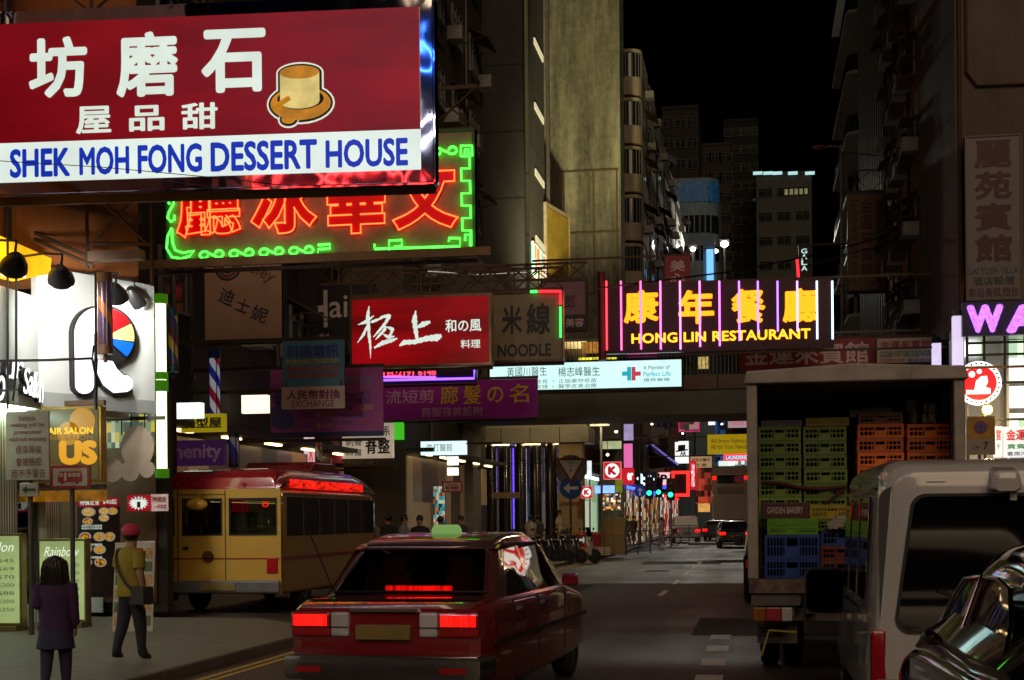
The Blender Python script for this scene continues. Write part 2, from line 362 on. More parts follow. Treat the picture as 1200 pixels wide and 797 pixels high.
def windows_x(root, X, Y0, Y1, z0, z1, fh, nb, w=1.3, h=1.3, side=1, cols=2, ac=.4, awn=.3, lit=.0, seed=1, rows=None):
    """window grid on a wall that looks along +X (side 1) or -X (side -1)"""
    rnd = random.Random(seed); z = z0; rz = R(90) * side; pitch = (Y1 - Y0) / nb; cnt = 0
    while z + h < z1:
        for i in range(nb):
            if cnt >= 96: return
            y = Y0 + pitch * (i + .5); part('window', win_mesh(w, h, cols, rnd.random() < lit), root, (X, y, z), rz); cnt += 1
            if rnd.random() < ac: part('air_conditioner', ac_mesh(), root, (X, y + (w * .5 + .42) * rnd.choice((-1, 1)), z - rnd.random() * .3), rz)
            if rnd.random() < awn: part('awning', awn_mesh(w + .3), root, (X, y, z + h + .15), rz)
        z += fh
DARKF = mat('dark window frame', (.03, .03, .03), .5)
def windows_y(root, Y, X0, X1, z0, z1, fh, nb, w=1.3, h=1.3, cols=2, lit=0, seed=1, ac=0, fm=None):
    rnd = random.Random(seed); z = z0; pitch = (X1 - X0) / nb; cnt = 0
    while z + h < z1:
        for i in range(nb):
            if cnt >= 96: return
            x = X0 + pitch * (i + .5); part('window', win_mesh(w, h, cols, rnd.random() < lit, fm), root, (x, Y, z)); cnt += 1
            if rnd.random() < ac: part('air_conditioner', ac_mesh(), root, (x + w * .5 + .4, Y, z), 0)
        z += fh
def block(name, label, X0, X1, Y0, Y1, H, m, group=None, parapet=True):
    b = thing(name, label, 'building', (0, 0, 0), 0, group)
    g = G(); g.box(X0, X1, Y0, Y1, 0, H)
    if parapet: g.box(X0 - .12, X1 + .12, Y0 - .12, Y1 + .12, H - .5, H - .2)
    g.build('wall', m, b); return b
def pipes_x(root, X, ys, z0, z1, side=1):
    g = G()
    for y in ys:
        g.cyl((X + side * .09, y, z0), (X + side * .09, y, z1), .06, 7)
        z = z0 + 1
        while z < z1: g.box(X, X + side * .17, y - .08, y + .08, z, z + .05); z += 3
    return g.build('drain_pipe', STEEL, root)

# ------------------------------------------------------------------ left side, near to far
A0 = at(44, 400, 19.9); A1 = at(183, 400, 22.0); A0.z = A1.z = 0; ANG = math.atan2(A1.y - A0.y, A1.x - A0.x)
bl = thing('corner_building', 'orange painted corner building above the white hair salon shopfront', 'building')
g = G(); g.prism_z([(-24, -6), (-10.95, -6), (-10.95, 19.9), (-9.95, 22), (-24, 22)], 5.55, 13.5)
g.prism_z([(-24, -6), (-12.6, -6), (-12.6, 20.9), (-12.3, 22), (-24, 22)], .13, 5.55); g.build('wall', ORANGE, bl)
g = G()
for z in (6.55, 7.3): g.prism_z([(-10.95, -6), (-10.8, -6), (-10.8, 19.9), (-9.85, 21.9), (-9.95, 22), (-10.95, 19.9)], z, z + .12)
g.build('cornice', wallm('brown trim', (.2, .08, .035)), bl)
windows_x(bl, -10.95, 2, 19.6, 8.4, 13, 3.2, 5, 1.6, 1.5, 1, 3, .4, .4, .0, 3)
pipes_x(bl, -10.95, (18.6, 19.5), 5.6, 13.4)
# shop under it: ceiling, back wall, columns
shop = thing('salon_shopfront', 'brightly lit hair salon shopfront with mirrored pillars under the white R sign', 'shopfront')
g = G(); g.prism_z([(-12.55, -4), (-10.75, -4), (-10.75, 19.9), (-9.95, 21.6), (-12.55, 21.6)], 3.32, 3.42); g.build('ceiling', WHITEP, shop)
g = G()
for y in (8, 11, 14, 17, 19.6, 21.7): g.box(-12.2, -11.2, y, y + .22, 3.27, 3.318)
g.build('ceiling_lamp', emi('shop tube', (235, 255, 235), 22), shop)
for y in (9, 12.5, 15.6, 17.6, 19.2): g = G(); g.box(-10.72, -10.6, y - .5, y + .5, 3.24, 3.3); g.build('soffit_glow', emi('added soffit light', (225, 255, 225), 26), shop)  # lamp row added up front to brighten the pillars and pavement
def glitter():
    m, n, l, b = new_mat('mirror mosaic'); tc = n.new('ShaderNodeTexCoord'); br = n.new('ShaderNodeTexBrick'); br.inputs['Scale'].default_value = 14; br.inputs['Brick Width'].default_value = .25; br.inputs['Row Height'].default_value = .5
    br.inputs['Color1'].default_value = (.35, .37, .3, 1); br.inputs['Color2'].default_value = (.75, .78, .62, 1); br.inputs['Mortar'].default_value = (.12, .12, .1, 1); br.inputs['Mortar Size'].default_value = .015
    l.new(tc.outputs['Object'], br.inputs['Vector']); l.new(br.outputs['Color'], b.inputs['Base Color']); b.inputs['Metallic'].default_value = .4; b.inputs['Roughness'].default_value = .3
    bp = n.new('ShaderNodeBump'); bp.inputs['Strength'].default_value = .6; l.new(br.outputs['Color'], bp.inputs['Height']); l.new(bp.outputs[0], b.inputs['Normal']); return m
MOSAIC = glitter()
for y0, y1 in ((17.2, 17.9), (18.9, 19.5), (20.35, 20.8)):
    g = G(); g.box(-11.15, -10.75, y0, y1, .13, 3.32); g.build('pillar', MOSAIC, shop)
g = G(); g.box(-12.58, -12.5, -4, 22.7, .13, 3.3); g.build('back_wall', interior('salon wall', [(200, 205, 180), (150, 160, 130), (220, 225, 200), (90, 90, 70), (185, 190, 160)], .3, (.7, .7, .7)), shop)  # wall glows by its own emission to brighten the shop
for y0, y1 in ((12.5, 17.2), (17.9, 18.9), (19.5, 20.35)):
    g = G(); g.box(-10.9, -10.88, y0, y1, .5, 3.2); g.mi = 1; g.box(-10.92, -10.86, y0, y1, .42, .5); g.box(-10.92, -10.86, y0, y1, 3.2, 3.27)
    g.build('shop_window', [clear('clear glass'), STEEL], shop)
# black restaurant shopfront round the corner, behind the posters
sh2 = thing('restaurant_shopfront', 'dark restaurant front covered with posters beside the salon', 'shopfront')
g = G(); g.box(-14.5, -9.75, 22.6, 22.85, .13, 3.9); g.box(-14.5, -11, 22.86, 26, .13, 4.1); g.build('wall', DARKW, sh2)
g = G(); g.box(-11.6, -9.9, 22.5, 22.59, .3, 2.9); g.build('door', mat('brown door frame', (.1, .05, .02), .4), sh2)
a_, c_ = at(100, 545, 22.55), at(180, 484, 22.55); g = G(); g.box(a_.x, c_.x, 22.55, 22.592, a_.z, c_.z); g.build('lit_transom', interior('green transom', [(150, 165, 135), (120, 140, 115), (180, 190, 165), (70, 85, 75), (165, 175, 150), (190, 170, 60)], .55, (14, 1, 6)), sh2)
a_, c_ = at(108, 660, 22.5), at(132, 583, 22.5); g = G(); g.box(a_.x, a_.x + .2, 22.46, 22.5, .13, c_.z); g.build('jamb', WHITEP, sh2)

b2 = block('tenement_building', 'dark tenement with cluttered sign brackets behind the red minibus', -26, -13, 28.5, 44, 17, DARKW)
windows_x(b2, -13, 29, 44, 6.4, 16, 3.1, 5, 1.5, 1.4, 1, 2, .7, .5, 0, 5); pipes_x(b2, -13, (31.4, 37.5, 43.4), 4, 16.5)
b3 = block('tenement_building', 'beige tenement with ragged awnings beside the green neon sign', -26, -11.0, 44.2, 58, 34, DIRTY)
windows_x(b3, -11.0, 44.6, 57.6, 7, 33, 3.1, 4, 1.7, 1.5, 1, 3, .7, .75, .03, 8); pipes_x(b3, -11.0, (47.6, 54.2), 4, 33); windows_y(b3, 44.2, -15, -11.4, 7, 33, 3.1, 2, 1.1, 1.2, 2, 0, 3, .4)
g = G(); g.prism([(-11, 12.6), (-6.3 - 1.2, 8.4), (-7.9, 8.0), (-11, 7.7)], 49.6, 50.6); g.build('canopy_wing', wallm('grey canopy sheet', (.1, .09, .1), .2), b3)
BZ = 9.55
b4 = thing('office_tower', 'slim tiled tower with lit slits left of the stained concrete wall', 'building'); g = G(); g.box(-18, -10.1, 62.9, 69.5, BZ, 48); g.build('wall', TILE, b4)
g = G()
for z in range(4, 48, 3): z > BZ and g.box(-18.02, -10.085, 62.885, 69.52, z, z + .05)
g.build('tile_joint', mat('dark joint', (.02, .02, .02), .8), b4)
g = G(); g.box(-10.1, -10.05, 63.2, 64.2, 11, 47); g.build('window', WIN, b4)
for z in [at(625, y, 67).z for y in (287, 210, 133, 58)]:
    g = G(); g.box(-10.09, -10.03, 66.2, 69, z, z + .3); g.build('window_lamp', emi('slit lamp', (225, 215, 170), .8), b4)
g = G(); g.box(-10.09, -9.98, 65, 69.2, at(625, 330, 67).z, at(625, 292, 67).z); g.build('lit_window', interior('stairwell posters', [(230, 235, 220), (120, 200, 190), (240, 230, 190), (170, 190, 160), (220, 120, 90)], .9, (3, 3, 1.6)), b4)
g = G(); g.box(-10.02, -9.86, 69.55, 69.85, 5, 48); g.build('drain_pipe', STEEL, b4)

for lab, X, y0, y1, zt, cols_, k in (('dim shopfronts with warm lamps behind the minibus', -13, 28.6, 43.9, 3.6, [(70, 50, 35), (120, 90, 60), (40, 30, 25), (90, 60, 60), (150, 120, 80)], .35), ('beige shuttered shopfronts with small lamps beside the columns', -11.0, 44.3, 57.9, 3.7, [(110, 85, 55), (60, 45, 35), (130, 105, 70), (40, 30, 30), (90, 70, 50)], .3)):
    sf = thing('shopfront', lab, 'shopfront'); g = G(); g.box(X, X + .05, y0, y1, .13, zt); g.build('display', interior('display %d' % int(y0), cols_, k, (1, .8, .45)), sf)
    g = G(); g.box(X, X + .9, y0, y1, zt + .12, zt + .25); g.build('canopy', mat('dark canopy', (.03, .03, .03), .6), sf)
    for i in range(5):
        y = y0 + (y1 - y0) * (i + .5) / 5; g = G(); g.box(X + .3, X + .45, y - .5, y + .5, zt + .06, zt + .11); g.build('canopy_lamp', emi('warm canopy lamp', (255, 215, 150), 5), sf)
# podium with glossy columns + stained gable tower
pl = at(637, 300, 77); pr = at(728, 300, 77)
b5 = thing('concrete_tower', 'tall tower with a floodlit blank olive concrete side wall', 'building')
g = G(); g.box(pl.x, pr.x, 77, 79.5, 0, 60); g.box(pl.x, pr.x, 79.51, 91.5, 0, 8); g.build('wall', CONC, b5)
g = G(); zt = at(700, 250, 77).z + 2.3; zb = at(700, 345, 77).z
for x in (pl.x + 1.1, (pl.x + pr.x) / 2 + .6, pr.x - .25): g.box(x, x + .09, 76.94, 76.998, zb, zt)
for z in (zb, (zb + zt) / 2, zt): g.box(pl.x + 1.0, pr.x - .1, 76.93, 76.997, z, z + .08)
g.build('rusty_frame', RUST, b5)
g = G(); g.box(pr.x - 1, pr.x - .3, 76.95, 76.998, 37, 60); g.box(pl.x, pl.x + .9, 76.95, 76.998, 33, 60); g.box(pl.x, pl.x + 1.3, 76.955, 76.998, 36, 60); g.box(pr.x-1.5, pr.x - .6, 76.955, 76.998, 40, 60); g.build('render_patch', stained('paler render patch', (.1, .095, .06), (.24, .22, .15), (.34, .31, .22)), b5)
podium = thing('podium_building', 'low corner podium with beige fascia and shiny mirrored columns', 'building')
PY = 60.5
PX0, PX1 = at(452, 505, PY).x, at(690, 505, PY).x
zf0, zf1 = at(620, 519, PY).z, at(620, 501, PY).z
g = G(); g.box(PX0, PX1 - .35, PY + 2.3, 76.9, zf1 - .3, 9.5); g.box(PX0, PX1 - 1.5, PY + 3.5, 76.9, .13, zf1); g.build('wall', wallm('podium render', (.16, .13, .09), .2), podium)
g = G(); n = 7; w = (PX1 - PX0) / n
for i in range(n): g.box(PX0 + i * w + .015, PX0 + (i + 1) * w - .015, PY, PY + 2.4, zf0, zf1)
for i in range(5): g.box(PX1 + .001, PX1 + .02, PY + i * .46 + .02, PY + .44 + i * .46, zf0, zf1)
g.build('fascia', mat('beige panel', (.42, .38, .29), .45, 0, .1), podium, bevel=.02)
g = G(); g.box(PX0 + 2, PX1 - .2, PY + 1, PY + 2.2, zf1, zf1 + .75); g.build('upper_fascia', mat('pale panel', (.5, .46, .33), .5, 0, .12), podium)
SHINY = mat('polished steel cladding', (.3, .28, .26), .12, .95, .1)
for px in (560, 575, 592, 610, 628, 646):
    p = at(px, 600, PY + 1.3); cy_ = PY + 1.3; g = G(); g.cyl((p.x, cy_, .13), (p.x, cy_, zf0), .28, 18); g.mi = 1; g.cyl((p.x, cy_, at(600, 543, cy_).z - .04), (p.x, cy_, at(600, 543, cy_).z), .288, 18)
    g.build('column', [SHINY, BLACK], podium, smooth=True)
g = G(); p = at(672, 600, PY + .6); g.box(p.x - .6, p.x + .45, PY + .3, PY + 1.1, .13, zf0); g.build('corner_pillar', mat('sandstone cladding', (.45, .33, .17), .5, 0, .1), podium, bevel=.02)
g = G(); g.box(PX0, PX1 - 1.5, PY + 3.4, PY + 3.48, .13, zf0); g.build('back_wall', interior('podium shop', [(40, 34, 40), (70, 62, 60), (25, 22, 30), (60, 50, 110), (35, 60, 60), (90, 80, 60), (30, 26, 24)], .5, (1.6, 1, .35)), podium)
for px, c in ((514, (255, 60, 30)), (602, (70, 40, 255)), (626, (235, 235, 255)), (596, (255, 225, 180))):
    p = at(px, 570, PY + 2.6); g = G(); g.cyl((p.x, PY + 2.6, 1.2), (p.x, PY + 2.6, zf0 - .1), .04, 6); g.build('light_tube', emi('tube %d' % px, c, 4), podium)
g = G()
for i in range(6): x = PX0 + (PX1 - PX0) * (i + .6) / 6.5; g.box(x - .35, x + .35, PY + .9, PY + 1.1, zf0 - .03, zf0 - .002)
g.build('soffit_glow', emi('warm soffit lamp', (255, 220, 150), 7), podium)

# row of old tenements with rounded bays
xf = pr.x
zz = 77 + 15
for k, (y0, y1, H, m) in enumerate(((91.8, 107, 32, CREAM), (107.1, 124, 33, BEIGE), (124.1, 150, 32, CREAM))):
    b = block('bay_tenement', ('cream tenement with big rounded bays next to the floodlit concrete wall', 'brownish tenement packed with air conditioners in the middle of the bay fronted row', 'cream tenement at the far end of the bay fronted row')[k], xf - 12, xf - .9, y0 + (1.2 if k == 0 else 0), y1, H, m, 'old tenements with rounded bays')
    rnd = random.Random(k); nb = 2 if k < 2 else 3; pitch = (y1 - y0) / nb
    for f in range(9):
        z = 3.9 + f * 3.15
        for i in range(nb):
            ya = y0 + i * pitch + .35; yb = ya + pitch - .7; r = .8
            poly = [(xf - .9, ya)] + [(xf - r + r * math.sin(R(a)), ya + r - r * math.cos(R(a))) for a in range(0, 91, 18)] + [(xf - r + r * math.cos(R(a)), yb - r + r * math.sin(R(a))) for a in range(0, 91, 18)] + [(xf - .9, yb)]
            g = G(); g.prism_z(poly, z, z + 1.15); g.prism_z(poly, z + 2.75, z + 2.95)
            g.mi = 1; q = [(xf - .9 + (x - xf + .9) * .92, (y - (ya + yb) / 2) * .97 + (ya + yb) / 2) for x, y in poly]; g.prism_z(q, z + 1.15, z + 2.75)
            g.mi = 2
            for j in range(1, len(poly) - 1):
                x, y = poly[j]; g.box(x - .06, x, y - .03, y + .03, z + 1.15, z + 2.75)
            for u in range(1, 5):
                y = ya + (yb - ya) * u / 5; g.box(xf - .05, xf, y - .04, y + .04, z + 1.15, z + 2.75)
            if k == 0 and i == 0:
                for mi_, a_, c_ in ((0, z, z + 1.15), (0, z + 2.75, z + 2.95), (1, z + 1.15, z + 2.75)): g.mi = mi_; d_ = .05 if mi_ else 0; g.box(xf - 4.5, xf - .905, ya + d_, ya + 1.2, a_, c_)
                g.mi = 2
                for u in range(7): g.box(xf - 4.4 + u * .56, xf - 4.33 + u * .56, ya + .01, ya + .05, z + 1.15, z + 2.75)
            g.build('bay_window', [m, WIN, GREYM], b)
            if rnd.random() < .85: part('air_conditioner', ac_mesh(), b, (xf, ya + pitch * rnd.uniform(.25, .75), z + rnd.uniform(.3, 1.0)), R(90))
            if rnd.random() < .5: part('awning', awn_mesh(2.4), b, (xf, ya + pitch * .5, z + 2.9), R(90))
# ------------------------------------------------------------------ far end
p0, p1 = at(800, 250, 175), at(842, 250, 175)
b = thing('rounded_corner_block', 'pale blue lit block with a rounded corner far down the street', 'building')
zt = at(820, 208, 175).z; r = 2.2
poly = [(p0.x - 8, 175), (p1.x - r, 175)] + [(p1.x - r + r * math.sin(R(a)), 175 + r - r * math.cos(R(a))) for a in range(10, 91, 16)] + [(p1.x, 190), (p0.x - 8, 190)]
g = G(); g.prism_z(poly, 0, zt); g.build('wall', BLUEW, b)
for z0_, z1_, m in ((236, 212, emi('blue lit lounge', (20, 60, 90), .5, .5, 3, False)), (272, 252, WIN), (305, 288, WIN)):
    za, zb_ = at(820, z0_, 175).z, at(820, z1_, 175).z
    g = G(); q = [(x + .06 if x > p1.x - 3 else x, y - .08) for x, y in poly[:7]] + [(p1.x - 3, 179), (p0.x, 179)]
    q[0] = (p0.x - .5, 174.92); g.prism_z(q, za, zb_)
    g.mi = 1
    for i in range(6): x = p0.x + i * (p1.x - p0.x - 1) / 5; g.box(x, x + .14, 174.86, 174.92, za, zb_)
    g.build('window', [m, BLUEW], b)
def far(label, px0, px1, pyt, Y, m, wx=3, fh=3.2, depth=14, lit=0, name='apartment_block', cols=2, w=1.6, seed=2):
    a, c = at(px0, pyt, Y), at(px1, pyt, Y)
    b = block(name, label, a.x, c.x, Y, Y + depth, a.z, m); windows_y(b, Y, a.x, c.x, max(6, a.z - fh * 12), a.z - 1, fh, wx, w, 1.5, cols, lit, seed, 0, DARKF); return b
far('dark brown block rising behind the row of bays', 776, 818, 125, 215, wallm('near black render', (.02, .017, .015)), 3)
far('brown block right of the rounded pale blue corner', 820, 856, 168, 230, wallm('brown render', (.03, .022, .017)), 3, w=2.2)
far('black glass tower in the middle of the skyline', 848, 888, 140, 260, mat('black glass cladding', (.003, .003, .0035), .9), 2, w=3)
b9 = far('grey office block with dim window bands closing the street', 886, 951, 203, 250, wallm('grey render', (.06, .062, .06), .15), 3, 4.2, w=2.4, seed=5)
p = at(918, 202, 250)
for px in (888, 900, 911, 929, 949):
    q = at(px, 203, 250); g = G(); g.box(q.x - .8, q.x + .8, 249.6, 249.9, q.z - .3, q.z + .2); g.build('roof_lamp', emi('cold roof lamp', (150, 190, 190), 1.5), b9)
for (px0, px1, py) in ((919, 948, 222), (916, 948, 327), (889, 899, 327)):
    q, q2 = at(px0, py, 249.7), at(px1, py + 5, 249.7); g = G()
    for i in range(5):
        x = q.x + (q2.x - q.x) * (i + .1) / 5; g.box(x, x + (q2.x - q.x) * .13, 249.7, 249.85, q2.z, q.z)
    g.build('lit_window', emi('office light', (150, 150, 95), .5, .4, 4, False), b9)

# ------------------------------------------------------------------ right side
bR = thing('gable_building', 'tall beige rendered building with a blank side wall on the right', 'building')
q0 = at(1121, 300, 43).x
g = G(); g.box(q0, q0 + 16, 43, 52, 7.25, 45); g.box(q0 + 1.6, q0 + 16, 45, 52, .13, 7.25); g.build('wall', BEIGE, bR)
g = G(); g.tube([(q0 + .3, 42.93, 30), (q0 + .32, 42.93, 14.5), (q0 + .6, 42.93, 14.1), (q0 + 3, 42.93, 14.05)], .04); g.tube([(q0 + .12, 42.94, 44), (q0 + .12, 42.94, 5)], .06); g.build('conduit', RUST, bR)
bR2 = block('red_tenement', 'narrow reddish tenement with caged windows between the beige gable and a ribbed tower', q0, q0 + 14, 52.2, 64, 46, PINKW)
windows_x(bR2, q0, 52.4, 63.8, 6, 45, 2.9, 4, 1.4, 1.4, -1, 2, .8, .7, .02, 12); pipes_x(bR2, q0, (54.9, 58.2, 61), 4, 45, -1)
for z in [6 + 2.9 * i for i in range(13)]:
    for y in (53.7, 56.6, 59.5):
        g = G()
        for i in range(7): g.cyl((q0 - .55, y - .7 + i * .23, z - .1), (q0 - .55, y - .7 + i * .23, z + 1.3), .018, 4)
        for zz_ in (z - .1, z + .6, z + 1.3): g.box(q0 - .57, q0, y - .72, y + .72, zz_, zz_ + .04)
        g.build('window_cage', RUST, bR2)
bR3 = block('ribbed_tower', 'dark tower clad in vertical ribs behind the red tenement', q0 + .1, q0 + 14, 64.5, 80, 62, mat('olive metal ribs', (.04, .04, .025), .5))
g = G()
for i in range(13): g.box(q0 - .15, q0 + .1, 64.6 + i * 1.17, 65 + i * 1.17, 6, 61)
g.build('rib', mat('pale olive rib', (.075, .07, .045), .5), bR3)
bR4 = block('balcony_tower', 'black tower with white rounded balcony edges', q0 + .6, q0 + 14, 81, 97, 75, DARKW)
for i in range(20):
    z = 6 + i * 3.4; g = G(); r = .6
    poly = [(q0 + .6, 81.6)] + [(q0 - .6 + r - r * math.cos(R(a)), 82.2 - r * math.sin(R(a)) + 0) for a in range(0, 91, 18)][::-1] + [(q0 - .6, 96), (q0 + .6, 96)]
    g.prism_z(poly, z, z + .18); g.mi = 1; g.prism_z([(x + .06 if x < q0 else x, y) for x, y in poly], z + .18, z + 1.1); g.build('balcony', [mat('white balcony edge', (.4, .42, .4), .5), WIN], bR4)
bR5 = far('small brick coloured block beside the street lamp on the right', 998, 1020, 135, 120, wallm('brick coloured render', (.13, .06, .04)), 1, 3.1, w=2.0)
# right hand ground floor arcade behind the truck
arc = thing('right_shopfront', 'bright shops behind black railings on the right pavement', 'shopfront')
g = G(); g.box(q0 + .02, q0 + 14, 43.05, 44.9, 6.95, 7.2); g.box(q0 + 1.5, q0 + 1.6, 44, 52, .13, 6.95); g.box(q0 + .02, q0 + 1.5, 44.9, 45, .13, 6.95); g.build('ceiling', WHITEP, arc)
pa, pb = at(1172, 480, 45), at(1215, 480, 45)
for (x0, x1, y0, y1) in ((1177, 1214, 446, 398), (1177, 1214, 478, 452), (1177, 1214, 500, 484), (1124, 1150, 418, 400)):
    a, c = at(x0, y0, 44.8), at(x1, y1, 44.8); g = G(); g.box(a.x, c.x, 44.8, 44.95, a.z, c.z)
    g.build('lit_shop_window', interior('bright shop', [(250, 255, 250), (240, 250, 235), (200, 235, 190), (255, 255, 250), (150, 180, 150), (250, 250, 255)], 1.5, (6, 1, 1.1)), arc)
g = G()
for px in (1132, 1152, 1176, 1200):
    p = at(px, 450, 42.6); g.box(p.x, p.x + .07, 42.55, 42.62, .1, 7)
for py in (418, 451, 494, 404):
    a, c = at(1132, py, 42.6), at(1212, py, 42.6); g.box(a.x, c.x, 42.54, 42.61, a.z, a.z + .07)
g.build('railing', BLACK, arc)

# ------------------------------------------------------------------ footbridge
FB = 52
fz0, fz1, fz2, fz3 = at(750, 487, FB).z, at(750, 458, FB).z, at(750, 441, FB).z, at(750, 398, FB).z
fb = thing('footbridge', 'grey footbridge with brown parapet and railing spanning the street', 'footbridge')
g = G(); g.box(-11.6, 9, FB, FB + 4.2, fz0, fz1); g.build('deck', mat('dark grey beam paint', (.15, .14, .11), .6, 0, .15, .6, 0, (1, 1, .3)), fb, bevel=.03)
g = G()
for i in range(10): g.box(-11.6 + i * 2.06 + .02, -11.6 + (i + 1) * 2.06 - .02, FB - .06, FB + .06, fz1 + .002, fz2)
g.build('parapet', mat('brown parapet panel', (.16, .1, .07), .5, 0, .15), fb)
g = G()
for i in range(150): g.box(-11.6 + i * .137, -11.58 + i * .137, FB - .02, FB + .01, fz2, fz3)
g.box(-11.6, 9, FB - .04, FB + .04, fz3, fz3 + .08); g.build('railing', GREYM, fb)
for x in (-10.9, 5.0): g = G(); g.box(x - .3, x + .3, FB + 1.3, FB + 2.9, .13, fz0); g.build('pier', mat('concrete pier', (.2, .19, .17), .7), fb, bevel=.05)
g = G(); a, c = at(690, 440, FB + 3.9), at(760, 412, FB + 3.9)
g.box(-10.5, 8.5, FB + 3.9, FB + 4.0, fz1, fz3 + .2); g.build('rear_panel', clear('hazy panel', (.45, .42, .4)), fb)
for px0, px1, py0, py1, c, k in ((678, 722, 418, 424, (235, 220, 60), 1.2), (735, 770, 412, 418, (255, 60, 180), 1.0), (818, 830, 418, 432, (200, 170, 100), .8), (682, 712, 400, 414, (220, 150, 60), .5)):
    a, d = at(px0, py1, FB + 3.7), at(px1, py0, FB + 3.7); g = G(); g.box(a.x, d.x, FB + 3.7, FB + 3.8, a.z, d.z); g.build('bridge_poster', emi('bridge light %d' % px0, c, k, .5, 6), fb)
# ================================================================== SIGNS
class Sign:
    """a sign whose face is the plane y=0 of its own frame; L() turns a photo pixel into that plane"""
    def __init__(s, name, label, cat, box, Y=None, X=None, rz=0, group=None, org=None):
        px0, py0, px1, py1 = box; cx, cy = (px0 + px1) / 2, (py0 + py1) / 2
        o = org if org else (at(cx, cy, Y) if X is None else at_x(cx, cy, X))
        s.o = thing(name, label, cat, o, rz, group)
        s.inv = (Matrix.Translation(o) @ Matrix.Rotation(rz, 4, 'Z')).inverted()
        s.box = s.B(*box); s.x0, s.z0, s.x1, s.z1 = s.box
    def L(s, px, py):
        a = s.inv @ Vector((0, 0, CH)); b = s.inv @ (Vector((0, 0, CH)) + ray(px, py)) - a
        t = -a.y / b.y; q = a + b * t; return q.x, q.z
    def B(s, px0, py0, px1, py1):
        m = ((px0 + px1) / 2, (py0 + py1) / 2)
        return s.L(px0, m[1])[0], s.L(m[0], py1)[1], s.L(px1, m[1])[0], s.L(m[0], py0)[1]
    def panel(s, name, m, box=None, y0=-.0, y1=.2, inset=0, bevel=0):
        x0, z0, x1, z1 = box or s.box; g = G(); g.box(x0 + inset, x1 - inset, y0, y1, z0 + inset, z1 - inset); return g.build(name, m, s.o, bevel=bevel)
    def frame(s, m, w=.08, y0=-.05, y1=.25, box=None, name='frame'):
        x0, z0, x1, z1 = box or s.box; g = G()
        g.box(x0, x0 + w, y0, y1, z0, z1); g.box(x1 - w, x1, y0, y1, z0, z1); g.box(x0 + w, x1 - w, y0 + .002, y1 - .002, z0, z0 + w); g.box(x0 + w, x1 - w, y0 + .002, y1 - .002, z1 - w, z1)
        return g.build(name, m, s.o)
    def T(s, body, box, m, **k): return lettering(s.o, body, s.B(*box), m, **k)
    def bracket(s, xw, n=2, m=None, y=.12, up=1.2, top=True):
        """steel arms from the sign back to the building wall at world x = xw"""
        xl = xw - s.o.location.x; g = G(); zt = s.z1
        g.box(min(xl, s.x0), max(xl, s.x1), y, y + .07, s.z0 - .1, s.z0 - .03); g.build('lower_bracket', m or RUST, s.o); g = G(); g.box(min(xl, s.x0), max(xl, s.x1), y, y + .07, zt + .02, zt + .1)
        if top:
            g.box(min(xl, s.x0), max(xl, s.x1), y + .02, y + .07, zt + up - .07, zt + up)
            a, b = sorted((xl, (s.x1 if xl < 0 else s.x0))); k = max(2, int((b - a) / up)); d = (b - a) / k
            for i in range(k):
                g.cyl((a + d * i, y + .045, zt + .06), (a + d * (i + 1), y + .045, zt + up - .03), .022, 5); g.cyl((a + d * (i + 1), y + .05, zt + .06), (a + d * i, y + .05, zt + up - .03), .018, 5)
                g.box(a + d * i - .02, a + d * i + .02, y + .02, y + .06, zt + .06, zt + up)
        return g.build('bracket', m or RUST, s.o)
EW = lambda k=1.: emi('white acrylic %.2f' % k, (226, 236, 226), k, .1, 1.2)
DK = mat('black lettering', (.015, .014, .016), .5)

# --- big dessert house light box
s = Sign('dessert_sign', 'huge red and white light box sign of a dessert house at the top', 'sign', (-30, 7, 505, 222), 19, rz=R(4.4))
MIR = mat('polished sign casing', (.75, .72, .78), .04, 1, .1, 1.5, bump=.3, stretch=(2, 2, 1))
[n_ for n_ in MIR.node_tree.nodes if n_.type == 'TEX_NOISE'][0].inputs['Detail'].default_value = .6
rb, wb = s.B(-18, 23, 492, 162), s.B(-18, 162, 492, 208)
zm = (rb[1] + wb[3]) / 2
g = G(); f = .17; x0, z0, x1, z1 = s.box
for a in (((x0, z0), (x1, z0), (x1 - f, z0 + f), (x0 + f, z0 + f)), ((x1, z0), (x1, z1), (x1 - f, z1 - f), (x1 - f, z0 + f)), ((x1, z1), (x0, z1), (x0 + f, z1 - f), (x1 - f, z1 - f)), ((x0, z1), (x0, z0), (x0 + f, z0 + f), (x0 + f, z1 - f))):
    (ax, az), (bx, bz), (cx, cz), (dx, dz) = a
    g.add([(ax, -.06, az), (bx, -.06, bz), (cx, -.062, cz), (dx, -.062, dz)], [(0, 1, 2, 3)])
g.box(x0, x1, -.028, .3, z0 - .03, z0 - .001); g.box(x0, x1, -.028, .3, z1 + .001, z1 + .03); g.box(x1 + .001, x1 + .03, -.028, .3, z0, z1); g.box(x0, x1, .05, .3, z0, z1)
g.build('casing', MIR, s.o)
s.panel('red_panel', emi('red acrylic', (132, 0, 16), .72, .32, 1.1, True, (.5, 1, 1.6)), (x0 + f, zm, x1 - f, z1 - f), -.09, .04)
s.panel('white_panel', emi('white acrylic a', (214, 228, 220), 1.08, .1, .8), (x0 + f, z0 + f, x1 - f, zm - .001), -.091, .04)
EL = emi('white acrylic letters', (214, 228, 216), 1.0, .07, 2, False); BLUE = mat('blue lettering', (.005, .03, .36), .4, 0, .1)
BLUEL = emi('blue translucent letters', (10, 50, 178), .9, .06, 2, False)
for ch, b in (('坊', (35, 46, 103, 117)), ('磨', (137, 40, 209, 116)), ('石', (236, 37, 311, 111))): s.T(ch, b, EL, bold=.03, ext=.004, y=-.1)
